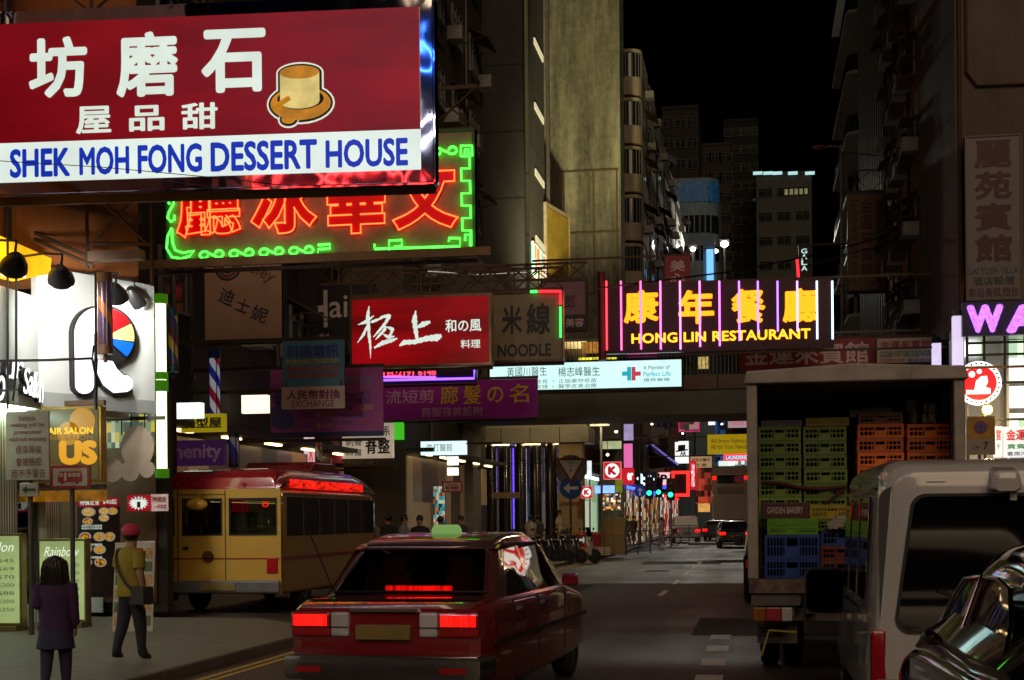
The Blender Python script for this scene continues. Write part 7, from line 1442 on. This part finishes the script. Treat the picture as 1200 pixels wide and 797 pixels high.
def bike(px, Y):
    b = thing('bicycle', 'black bicycle leaning on the long junction railing', 'bicycle', (at(px, 640, Y).x, Y, .02)); r = .34
    for x in (-.52, .52):
        g = G(); g.M = Matrix.Translation((x, 0, r)) @ Matrix.Rotation(R(90), 4, 'X'); g.tube([(r * math.cos(2 * math.pi * i / 28), r * math.sin(2 * math.pi * i / 28), 0) for i in range(28)], .022, 6, True)
        for i in range(12): g.cyl((0, 0, 0), (r * math.cos(i * math.pi / 6), r * math.sin(i * math.pi / 6), 0), .004, 4)
        g.build('wheel', RUBBER, b)
    g = G(); pts = {'bb': (-.08, 0, .3), 'st': (-.2, 0, .78), 'hd': (.32, 0, .82), 'hd2': (.36, 0, .68)}
    for u, v_ in (('bb', 'st'), ('bb', 'hd2'), ('st', 'hd')): g.cyl(pts[u], pts[v_], .02, 6)
    g.cyl((-.52, 0, r), pts['bb'], .014, 5); g.cyl((-.52, 0, r), pts['st'], .014, 5); g.cyl(pts['hd'], (.52, 0, r), .016, 5); g.build('frame', BLACK, b)
    g = G(); g.ball((-.22, 0, .86), .12, 10, 6, (1, .55, .3)); g.cyl((-.2, 0, .76), (-.22, 0, .86), .015, 5); g.build('saddle', BLACK, b, smooth=True); g = G(); g.cyl((.31, 0, .8), (.28, 0, .98), .015, 5); g.tube([(.3, -.26, 1.0), (.28, 0, .98), (.3, .26, 1.0)], .014, 5); g.build('handlebar', STEEL, b)
    g = G(); g.box(.36, .66, -.16, .16, .72, .98); g.build('basket', mat('wire basket', (.05, .05, .05), .5), b)
bike(781, 83.5)
# --- far street signs on poles
def disc_plate(s, c, r, m, y=-.03, name='plate', n=24): q = s.L(*c); g = G(); g.disc(q, r, y, y + .025, n); return g.build(name, m, s.o)
BLS = mat('blue enamel', (.01, .1, .42), .35, 0, .08); WHS = mat('white enamel', (.85, .83, .76), .4)
def giveway(s):
    g = G(); disc_plate(s, (669, 551), .62, mat('grey backing plate', (.2, .19, .18), .5), -.012)
    for k, m in ((1, mat('red enamel', (.3, .02, .03), .4)), (.74, WHS)):
        c = s.L(669, 547); h = .62 * k; y = -.04 - (1 - k) * .03; g = G(); g.prism([(c[0] - h, c[1] + h * .55), (c[0] + h, c[1] + h * .55), (c[0], c[1] - h * 1.1)], y, y + .006); g.build('triangle_plate', m, s.o)
    s.T('GIVE', (665.5, 541, 672.5, 543.5), DK, y=-.055); s.T('WAY', (666.5, 544.5, 671.5, 547), DK, y=-.055); s.T('讓', (667.3, 549, 670.7, 553), DK, y=-.055)
    disc_plate(s, (669, 572), .45, BLS); q = s.L(669, 572); g = G(); k = .3
    g.prism([(q[0] - k, q[1]), (q[0] - k * .2, q[1] + k * .7), (q[0] - k * .2, q[1] + k * .22), (q[0] + k, q[1] + k * .22), (q[0] + k, q[1] - k * .22), (q[0] - k * .2, q[1] - k * .22), (q[0] - k * .2, q[1] - k * .7)], -.042, -.032); g.build('arrow', WHS, s.o)
signpost('give_way_sign', 'give way triangle above a round blue arrow sign on one pole', 669, 650, 56.3, [giveway], .045, 538)
def gw2(s):
    c = s.L(646, 556); g = G(); g.M = Matrix.Translation((c[0], 0, c[1])) @ Matrix.Rotation(R(70), 4, 'Z'); g.prism([(-.5, .3), (.5, .3), (0, -.6)], -.03, 0); g.build('triangle_plate', mat('red enamel', (.3, .02, .03), .4), s.o)
    c = s.L(646, 575); g = G(); g.M = Matrix.Translation((c[0], 0, c[1])) @ Matrix.Rotation(R(70), 4, 'Z'); g.disc((0, 0), .35, -.03, 0); g.build('round_plate', BLS, s.o)
signpost('give_way_sign', 'give way triangle seen almost edge on before the sandstone pillar', 646, 640, 66.5, [gw2], .045, 547)
def uparrow(c, r):
    def f(s):
        disc_plate(s, c, r, BLS); q = s.L(*c); k = r * .7; g = G(); g.prism([(q[0], q[1] + k), (q[0] + k * .7, q[1] + k * .2), (q[0] + k * .2, q[1] + k * .2), (q[0] + k * .2, q[1] - k), (q[0] - k * .2, q[1] - k), (q[0] - k * .2, q[1] + k * .2), (q[0] - k * .7, q[1] + k * .2)], -.042, -.032); g.build('arrow', WHS, s.o)
    return f
signpost('ahead_only_sign', 'round blue sign with a white upward arrow beside the traffic lights', 750, 640, 80, [uparrow((750, 576), .33)], .07, 485)
def busy(s): busplate(s, 518, 564, 542, 577, (.33, .05, .03))
signpost('minibus_stop_sign', 'small red framed minibus sign on a pole before the shiny columns', 530, 660, 39.5, [busy], .03, 566)
def finger(s): x = s.B(575, 577, 609, 584); g = G(); g.prism([(x[0], (x[1] + x[3]) / 2), (x[0] + .12, x[3]), (x[2], x[3]), (x[2], x[1]), (x[0] + .12, x[1])], -.03, 0); g.build('pointer_plate', mat('tan pointer board', (.3, .2, .1), .5), s.o)
signpost('finger_post', 'tan pointed direction board on a thin pole before the columns', 582, 660, 58, [finger], .035, 577)
def nopark(s):
    x = s.B(1133, 488, 1166, 533); g = G(); g.box(x[0], x[2], -.02, 0, x[1], x[3]); g.build('plate', mat('grey sign plate', (.3, .25, .21), .45, 0, .12), s.o); x2 = s.B(1134, 489, 1165, 514); g = G(); g.box(x2[0], x2[2], -.027, -.021, x2[1], x2[3]); g.build('amber_plate', mat('amber enamel', (.4, .22, .02), .4), s.o)
    q = s.L(1149, 501); r = .17; g = G(); g.disc(q, r, -.034, -.028); g.mi = 1; g.disc(q, r * .78, -.04, -.035)
    g.mi = 0; 
    for a in (45, 135): c_, s__ = math.cos(R(a)), math.sin(R(a)); g.prism([(q[0] + c_ * r * .8 - s__ * .018, q[1] + s__ * r * .8 + c_ * .018), (q[0] + c_ * r * .8 + s__ * .018, q[1] + s__ * r * .8 - c_ * .018), (q[0] - c_ * r * .8 + s__ * .018, q[1] - s__ * r * .8 - c_ * .018), (q[0] - c_ * r * .8 - s__ * .018, q[1] - s__ * r * .8 + c_ * .018)], -.045, -.0405)
    g.build('no_stopping_symbol', [mat('red enamel', (.3, .02, .03), .4), BLS], s.o); s.T('7', (1152, 518, 1158, 527), DK, y=-.03, bold=.02); s.T('上午', (1138, 522, 1148, 527), DK, y=-.03)
signpost('no_stopping_sign', 'amber and grey no stopping plate with hours on a pole beneath the yellow lamp', 1149, 640, 38, [nopark], .04, 490)
def tlight(label, px, pyc, Y, arrow=True):
    p = at(px, pyc, Y); t = thing('traffic_light', label, 'traffic light', (p.x, Y, 0), 0, 'green traffic lights at the junction'); z = p.z; g = G(); g.cyl((0, .15, 0), (0, .15, z + 1.2), .06, 8); g.build('pole', GREYM, t); g = G(); g.box(-.24, .24, -.1, .1, z - .32, z + .95)
    for k in range(3): g.cyl((0, -.1, z + k * .32), (0, -.24, z + .02 + k * .32), .15, 12, .15, False)
    g.build('signal_head', BLACK, t, bevel=.02); g = G()
    if arrow: g.prism([(0, z + .14), (.12, z + .01), (.04, z + .01), (.04, z - .12), (-.04, z - .12), (-.04, z + .01), (-.12, z + .01)], -.13, -.105)
    else: g.disc((0, z), .1, -.13, -.105)
    g.disc((0, z), .145, -.104, -.1005); g.build('green_lamp', emi('green signal', (40, 255, 170), 3.5), t); g = G()
    for k in (1, 2): g.disc((0, z + k * .32), .13, -.11, -.1005)
    g.build('dark_lamp', mat('dark lens', (.05, .02, .01), .2), t)
tlight('green arrow traffic light nearest the round blue sign', 761, 578, 82); tlight('middle green traffic light of the three', 772, 577, 90, False); tlight('green arrow traffic light with a sign pole behind the bicycle', 786, 580, 81)
# ------------------------------------------------------------------ shops and signs beyond the bridge
def shopstrip(label, X, y0, y1, z1, m, tube, cat='shopfront'):
    s = thing('shopfront', label, cat); g = G(); g.box(X - .06, X, y0 + .1, y1 - .1, .13, z1); g.build('lit_display', m, s); g = G(); g.box(X, X + .5, y0, y1, z1 + .3, z1 + .42); g.build('canopy', mat('dark canopy', (.03, .03, .03), .6), s); g = G(); g.box(X + .02, X + .1, y0 + .2, y1 - .2, z1 + .05, z1 + .22); g.build('light_strip', tube, s)
    g = G()
    for i in range(4): y = y0 + (y1 - y0) * i / 3; g.box(X, X + .08, y - .06, y + .06, .13, z1 + .3)
    g.build('pillar', GREYM, s)
XS = xf - .88
wht, blu = emi('white strip', (235, 245, 255), 2.0), emi('blue strip', (60, 90, 255), 3.0)
pk = [(240, 220, 200), (90, 70, 50), (160, 50, 40), (230, 170, 60), (40, 40, 55), (250, 235, 210), (70, 85, 60), (150, 120, 70), (30, 26, 24)]
shopstrip('pale green lit shopfront right of the sandstone pillar', PX1 - 1.43, 64.6, 76.8, 3.6, interior('shop a', [(150, 190, 150), (190, 220, 180), (90, 120, 90), (220, 230, 200), (40, 60, 50)], .6, (1, .5, .4)), wht)
shopstrip('convenience shop with bright yellow shelves and a blue strip below the red K sign', xf + .07, 77.2, 91.8, 3.2, interior('shop b', pk, .75, (4, 3.1, 4)), blu)
shopstrip('busy shop with warm lit goods left of the traffic lights', XS, 94.2, 108, 3.3, interior('shop c', pk, .65, (4, 2.3, 3)), wht)
shopstrip('shop with white lights behind the traffic lights', XS, 108.2, 124, 3.4, interior('shop d', pk[::-1], .6, (4, 1.9, 2.6)), wht)
shopstrip('far shop glowing red and white at the end of the row', XS, 124.2, 149, 3.4, interior('shop e', [(240, 60, 50), (250, 230, 200), (120, 20, 30), (255, 250, 240), (60, 40, 40)], .6, (3, 1.4, 2)), emi('red strip', (255, 40, 40), 3))
def fsign(name, label, box, Y, m, texts=(), fr=None, depth=.2, kind='sign', arms=True):
    s = Sign(name, label, kind, box, Y); s.panel('lit_case', m, None, 0, depth)
    if fr: s.frame(fr, abs(s.x1 - s.x0) * .05, -.02, depth + .01)
    for t_, b, mm, bo in texts: s.T(t_, b, mm, bold=bo)
    if arms:
        g = G(); xl = XS - s.o.location.x if px_left(box) else 6; g.box(min(xl, s.x0), max(xl, s.x0), .06, .12, s.z1 - .12, s.z1 - .05); g.build('bracket', RUST, s.o)
    return s
px_left = lambda b: True
WA_ = emi('white acrylic e', (240, 242, 240), 1.1); RA_ = emi('red acrylic e', (205, 18, 35), .9)
def ksign(label, box, Y):
    s = fsign('k_sign', label, box, Y, RA_, fr=emi('pale red rim', (230, 120, 120), .8)); cx, cy = (box[0] + box[2]) / 2, (box[1] + box[3]) / 2; q = s.L(cx, cy); r = abs(s.x1 - s.x0) * .4; g = G(); g.disc(q, r, -.012, -.002, 28); g.build('white_disc', WA_, s.o); w = (box[2] - box[0]) * .24
    s.T('K', (cx - w, cy - w, cx + w, cy + w), emi('deep red print', (190, 10, 35), .8), bold=.07, y=-.02)
ksign('big square red shop sign with a white disc and red letter K', (707, 541, 728, 562), 66); ksign('small square shop sign with letter K below and left of the big one', (681, 570, 694, 584), 60)
fsign('pink_banner', 'bright pink vertical light banner over the red shop sign', (731, 520, 741, 548), 72, emi('pink acrylic', (235, 110, 180), .9))
fsign('red_shop_sign', 'red shop sign with white letters partly hidden by a pole', (728, 549, 743, 568), 74, RA_, [('er', (735, 554, 742, 563), WA_, .05)])
fsign('white_pictogram_sign', 'dark sign with cool white blocky shapes behind the green lights', (744, 553, 769, 576), 84, mat('navy board', (.02, .025, .05), .4), [('‡+', (746, 555, 767, 573), emi('ice white', (210, 240, 255), 2.0), .06)])
fsign('parking_sign', 'red and white lit parking style sign with a dark round mark', (770, 553, 786, 569), 98, emi('rose white', (245, 190, 190), 1.2), [('P', (774, 556, 782, 566), mat('navy lettering', (.03, .05, .22), .5), .05)], RA_)
s = fsign('hat_sign', 'white lit hanging sign with a black top hat and letters', (791, 517, 807, 543), 104, WA_); g = G(); c = s.L(799, 527); k = abs(s.L(1, 500)[0] - s.L(0, 500)[0]); g.prism([(c[0] - 6 * k, c[1] - 1 * k), (c[0] + 6 * k, c[1] + .5 * k), (c[0] + 6 * k, c[1] - .8 * k), (c[0] - 6 * k, c[1] - 2.4 * k)], -.02, -.004); g.prism([(c[0] - 4 * k, c[1] - .8 * k), (c[0] - 3.6 * k, c[1] + 4.6 * k), (c[0] + 3.6 * k, c[1] + 5 * k), (c[0] + 3.4 * k, c[1])], -.02, -.004); g.build('top_hat', DK, s.o); s.T('AR', (797, 529, 804, 534), DK, bold=.04)
s = fsign('red_outline_sign', 'big neon outlined red square sign over the far shop', (787, 552, 808, 582), 108, mat('dark red back', (.05, .008, .01), .5)); s.frame(emi('red rim neon', (255, 35, 30), 2.6), .22, -.1, 0)
fsign('red_vertical_sign', 'tall red neon sign with dim characters beside the outlined square', (808, 540, 816, 574), 110, RA_, [('大利記', (810, 543, 814, 571), WA_, .02)]); 
fsign('clinic_board', 'cream board with red brown characters right of the hat sign', (809, 535, 834, 548), 112, emi('cream acrylic f', (205, 165, 115), .55), [('針灸中醫所', (811, 537, 832, 541), mat('maroon lettering', (.25, .02, .06), .5), .02), ('七 館', (815, 543, 828, 547), mat('maroon lettering', (.25, .02, .06), .5), .02)])
fsign('picture_sign', 'hanging picture sign with a pinkish figure and a magenta edge under the bridge', (795, 489, 820, 506), 96, interior('picture print', [(60, 90, 50), (120, 50, 70), (200, 140, 140), (40, 60, 40), (90, 40, 60)], .5, (3, 1, 3)), fr=emi('magenta rim', (230, 40, 130), .6))
fsign('fabric_banner', 'yellow banner advertising fabrics hanging near the truck edge', (829, 509, 880, 532), 70, emi('yellow banner', (170, 140, 4), .75), [('All from Fabrics', (833, 514, 875, 519), mat('olive print', (.08, .07, .01), .5), 0), ('All for Your Needs', (833, 521, 876, 526), mat('olive print', (.08, .07, .01), .5), 0)])
fsign('laundry_sign', 'blue lit sign with pale writing below the yellow banner', (848, 532, 880, 540), 92, emi('blue acrylic', (60, 120, 200), .6), [('LAUNDERIES', (851, 534, 877, 538), WA_, .02)], emi('red strip', (255, 40, 40), 3))
fsign('pale_sign', 'pale pink sign high right under the bridge edge', (853, 486, 880, 501), 88, emi('pale pink acrylic', (205, 170, 180), .6), [('OOO S', (857, 494, 876, 498), RA_, 0)])
fsign('bridge_light_box', 'slanting white light box hung over the narrow passage left of the columns', (493, 517, 546, 533), 44.5, emi('white acrylic g', (215, 240, 240), 1.2), [('跌打醫館', (500, 520, 530, 529), PG, 0)])
fsign('upper_notice', 'upper small white lit notice in the passage', (524, 535, 536, 545), 45.5, emi('warm white acrylic', (255, 250, 235), 1.5), arms=False)
fsign('lower_notice', 'lower small white lit notice in the passage', (524, 548, 536, 557), 45.5, emi('warm white acrylic', (255, 250, 235), 1.5), arms=False)
s = fsign('green_shop_light', 'small green neon shop panel behind the cream bonesetter box', (461, 495, 472, 515), 44, emi('green acrylic', (70, 200, 40), .8), arms=False)
for k, (b, c) in enumerate((((471, 570, 490, 612), 'x'), ((508, 570, 520, 628), 'y'))):
    fsign('poster_column', ('violet glowing poster column in the dark passage', 'cyan glowing poster column in the passage')[k], b, 45.8 + k, interior('poster ' + c, [(60, 50, 120), (120, 60, 160), (30, 30, 40), (200, 60, 140), (90, 90, 140)] if k == 0 else [(60, 140, 150), (200, 120, 60), (90, 180, 190), (30, 60, 70), (220, 220, 200)], .5, (16, 1, 8)), arms=False)
fsign('window_light', 'cold blue lit corner window panel above the sandstone pillar', (661, 505, 670, 521), 67.7, emi('blue white window', (150, 180, 240), .9), arms=False); fsign('window_light', 'warm lit corner window panel next to the blue one', (670.5, 506, 682, 522), 67.8, emi('warm window', (255, 235, 180), 1.3), arms=False)
for k, (b, Y, c, txt, lab) in enumerate((((340, 512, 358, 547), 40, (230, 200, 200), '木', 'pale lit sign with one red character under the magenta banner'), ((360, 512, 369, 547), 40.2, (235, 190, 190), '米', 'slim lit sign with red strokes by the small striped pole'), ((212, 485, 262, 506), 29.6, (190, 165, 20), '髮型屋', 'yellow sign with dark characters below the blue capped barber pole'), ((180, 516, 262, 546), 29.2, (70, 30, 80), 'Amenity', 'violet banner with script lettering above the minibus'))):
    fsign('shop_sign', lab, b, Y, emi('shop sign %d' % k, c, (.8, .7, .5, .3)[k]), [(txt, (b[0] + 2, b[1] + 4, b[2] - 2, b[3] - 4), (RA_, RA_, DK, MV)[k], .03)], arms=False)
for k, (b, Y) in enumerate((((283, 463, 313, 484), 34), ((198, 472, 235, 490), 27.5))):
    s = fsign('shop_lamp_panel', ('warm white ceiling lamp panel glowing above the minibus', 'cold white lamp panel over the violet banner')[k], b, Y, emi('lamp panel %d' % k, ((255, 245, 200), (220, 245, 240))[k], 1.6), arms=False)
LB = lambda n, c, k: emi('lit box ' + n, c, k, .25, 3)
for b, Y, m, lab in (((675, 488, 690, 496), 62.5, LB('a', (110, 150, 230), .8), 'cold blue lit pane right under the bridge beam'), ((705, 488, 727, 513), 66, BLACK, 'black hanging sign box under the bridge beam'), ((731, 497, 742, 516), 70, LB('b', (190, 170, 225), .6), 'lavender light box above the bright pink banner'),
    ((703, 517, 728, 526), 68, LB('c', (190, 200, 150), .7), 'pale green lit ceiling strip above the big K sign'), ((688, 540, 693, 562), 64, LB('d', (235, 240, 245), 1.0), 'thin white light column left of the big K sign'), ((697, 569, 720, 578), 69, LB('e', (120, 160, 255), 1.8), 'blue white glowing fascia below the big K sign'),
    ((705, 579, 727, 598), 70.5, interior('kiosk goods', pk, 1.0, (9, 1, 9)), 'warm bright stall of goods under the blue white fascia'), ((721, 562, 729, 577), 67, LB('f', (130, 140, 40), .6), 'small yellow green notice beside the big K sign'), ((786, 500, 795, 518), 92, mat('brown sign board', (.15, .05, .03), .5), 'brown unlit hanging board left of the picture sign'),
    ((830, 486, 838, 498), 100, LB('g', (230, 235, 240), 1.2), 'small white lamp panel near the fabric banner'), ((770, 568, 790, 573), 99, LB('h', (60, 80, 255), 1.4), 'deep blue light strip above the traffic lights'), ((744, 576, 768, 581), 83, LB('i', (70, 110, 255), 1.4), 'blue light strip behind the round blue arrow sign'),
    ((818, 590, 832, 600), 130, LB('j', (235, 170, 90), .8), 'warm far shop light above the blue grey car'), ((840, 598, 852, 604), 128, LB('k', (220, 220, 235), .8), 'pale far shop light under the bus'), ((640, 523, 662, 556), 66.6, LB('l', (95, 130, 185), .45), 'dim blue lit panel behind the give way triangle')):
    fsign('small_light_box', lab, b, Y, m, arms=False, depth=.12)
for k, (px, py, Y) in enumerate(((722, 506, 64), (712, 533, 66), (800, 508, 95), (764, 497, 88), (846, 497, 98), (812, 497, 100))):
    p = at(px, py, Y); t = thing('hanging_lamp', ['lamp hanging highest beside the black sign box', 'lamp hanging over the big K sign', 'lamp glowing below the picture sign', 'lamp by the tall pole top', 'lamp above the fabric banner', 'lamp at the corner of the picture sign'][k], 'lamp', p); g = G(); g.ball((0, 0, 0), .07, 10, 8, (1, 1, .8)); g.build('bulb', emi('hanging bulb', (255, 240, 210), 8), t, smooth=True); g = G(); g.cyl((0, 0, .09), (0, 0, .2), .08, 10, .04); g.cyl((0, 0, .2), (0, 0, .7), .015, 5); g.build('holder', BLACK, t)
# ------------------------------------------------------------------ far vehicles
def farcar(name, label, px, Y, col, H=1.45, wd=1.7, rz=0, lit=True, L_=4.2, van=False):
    t = thing(name, label, 'car', (at(px, 640, Y).x, Y, 0), rz); pm = paint('far %s' % str(col), col, .25); hw = wd / 2; g = G()
    g.loft([ring(*a) for a in ((0, hw * .9, .4, .85, .08), (.1, hw, .3, .95, .1), (L_ * .75, hw, .25, .95, .1), (L_, hw * .85, .35, .75, .1))]); g.build('body', pm, t, smooth=True)
    g = G(); g.loft([ring(y, h, .93, z, min(.12, (z - .93) * .45), t_) for y, h, z, t_ in (((.04 if van else .5), hw * .92, 1.0, hw * .88), ((.2 if van else .95), hw * .95, H - .06, hw * .82), (1.5, hw * .95, H, hw * .8), (L_ * .6, hw * .95, H - .03, hw * .8), (L_ * .78, hw * .9, 1.0, hw * .85))]); g.build('roof', pm, t, smooth=True)
    y0, y1 = (.01, .15) if van else (.5, .86); g = G(); slab(g, [(-hw * .8, y0, 1.03), (hw * .8, y0, 1.03), (hw * .72, y1, H - .12), (-hw * .72, y1, H - .12)], .03); g.build('rear_window', DARKG, t)
    for sgn in (-1, 1):
        g = G(); g.box(min(sgn * hw * .62, sgn * hw * .95), max(sgn * hw * .62, sgn * hw * .95), -.03, .06, .7, .85); g.build('tail_lamp', TAIL if lit else REDL, t); q = [(sgn * hw * .965, 1.0, 1.02), (sgn * hw * .965, L_ * .68, 1.02), (sgn * hw * .85, L_ * .58, H - .1), (sgn * hw * .85, 1.2, H - .1)]; g = G(); slab(g, q if sgn > 0 else q[::-1], .02); g.build('side_window', DARKG, t)
        for y in (.8, L_ * .78): wheel(t, sgn * (hw - .1), y, .3, .18, sgn)
    g = G(); g.box(-.26, .26, -.04, 0, .55, .68); g.build('number_plate', PLATE, t); return t
farcar('people_carrier', 'pale people carrier with red tail lamps at the far junction', 805, 92, (.4, .4, .38), 1.75, 1.8, R(6), van=True)
farcar('dark_car', 'black car with one red light at the junction near the truck edge', 862, 76, (.012, .012, .014), 1.45, 1.7, R(4))
farcar('blue_grey_car', 'blue grey car with red lamps between the people carrier and the black car', 838, 97, (.08, .1, .13), 1.45, 1.7, R(-5))
fc = farcar('black_van', 'black car peeping out left of the truck with a shiny flank', 893, 27, (.008, .008, .009), 1.75, 1.75, 0, False, 4.4, True)
fc.location.x = at(868, 640, 27).x + .92
g = G(); g.box(-1.08, -.9, 3.0, 3.1, 1.05, 1.28); g.build('wing_mirror', BLACK, fc, bevel=.03)
xb0, xb1 = at(834, 580, 118).x, at(878, 580, 118).x; bw = (xb1 - xb0) / 2
bs = thing('double_decker_bus', 'cream double decker bus with red lamps turning at the far junction', 'bus', ((xb0 + xb1) / 2, 118, 0)); BC = paint('cream bus paint', (.4, .33, .24), .35); zt_ = at(855, 546, 118).z
g = G(); g.loft([ring(y, bw - d, .35, zt_ - d, .18) for y, d in ((0, .15), (.15, 0), (10, 0), (10.3, .2))]); g.build('body', BC, bs, smooth=True)
for z0, z1, m in ((zt_ - 1.45, zt_ - .7, DARKG), (zt_ - 2.3, zt_ - 1.75, mat('bus grille', (.2, .16, .12), .5)), (.8, 1.5, mat('bus grille', (.2, .16, .12), .5))): g = G(); g.box(-bw * .7, bw * .7, -.04, .3, z0, z1); g.build('rear_window' if z0 > zt_ - 1.6 else 'grille', m, bs, bevel=.03)
for sx in (-1, 1):
    g = G(); g.box(min(sx * bw * .75, sx * bw * .95), max(sx * bw * .75, sx * bw * .95), -.05, .3, zt_ - 1.1, zt_ - .85); g.build('tail_lamp', TAIL, bs)
    for y in (1.8, 7.5): wheel(bs, sx * (bw - .2), y, .48, .3, sx)
# cluttered far signs on the right of the canyon seen below the bridge
for k, (b, Y, c, kk, lab) in enumerate((((838, 488, 850, 545), 160, (40, 90, 160), .35, 'tall blue lit wall panel far behind the yellow banner'), ((752, 488, 774, 520), 118, (70, 62, 40), .4, 'olive lit upper wall panel behind the tall pole'), ((774, 484, 792, 545), 130, (190, 140, 60), .5, 'warm lit tall window panel beyond the bridge'), ((815, 546, 836, 590), 140, (160, 60, 40), .5, 'reddish lit shop panel in the distance'), ((842, 540, 880, 549), 135, (220, 240, 235), 1.0, 'white lit long fascia behind the bus'))):
    fsign('far_light_panel', lab, b, Y, interior('far panel %d' % k, [c, tuple(min(255, int(v * 1.3)) for v in c), tuple(int(v * .5) for v in c), c, tuple(int(v * .25) for v in c)], kk, (3.3, .7, 1.7)), arms=False, depth=1)
awn = thing('shop_awning', 'dark sloping shop awning edged with violet light beyond the tall pole', 'awning', (0, 0, 0)); g = G(); q = [at(748, 520, 96), at(762, 520, 99), at(795, 545, 99), at(748, 552, 96)]; g.add([tuple(p) for p in q] + [tuple(p + Vector((0, .3, .1))) for p in q], [(0, 1, 2, 3), (7, 6, 5, 4), (0, 4, 5, 1), (1, 5, 6, 2), (2, 6, 7, 3), (3, 7, 4, 0)]); g.build('cloth', mat('dark awning cloth', (.03, .025, .03), .7), awn); g = G(); g.tube([at(764, 521, 98.5), at(795, 545, 98.5)], .06); g.build('light_edge', emi('violet edge', (130, 110, 220), .8), awn)
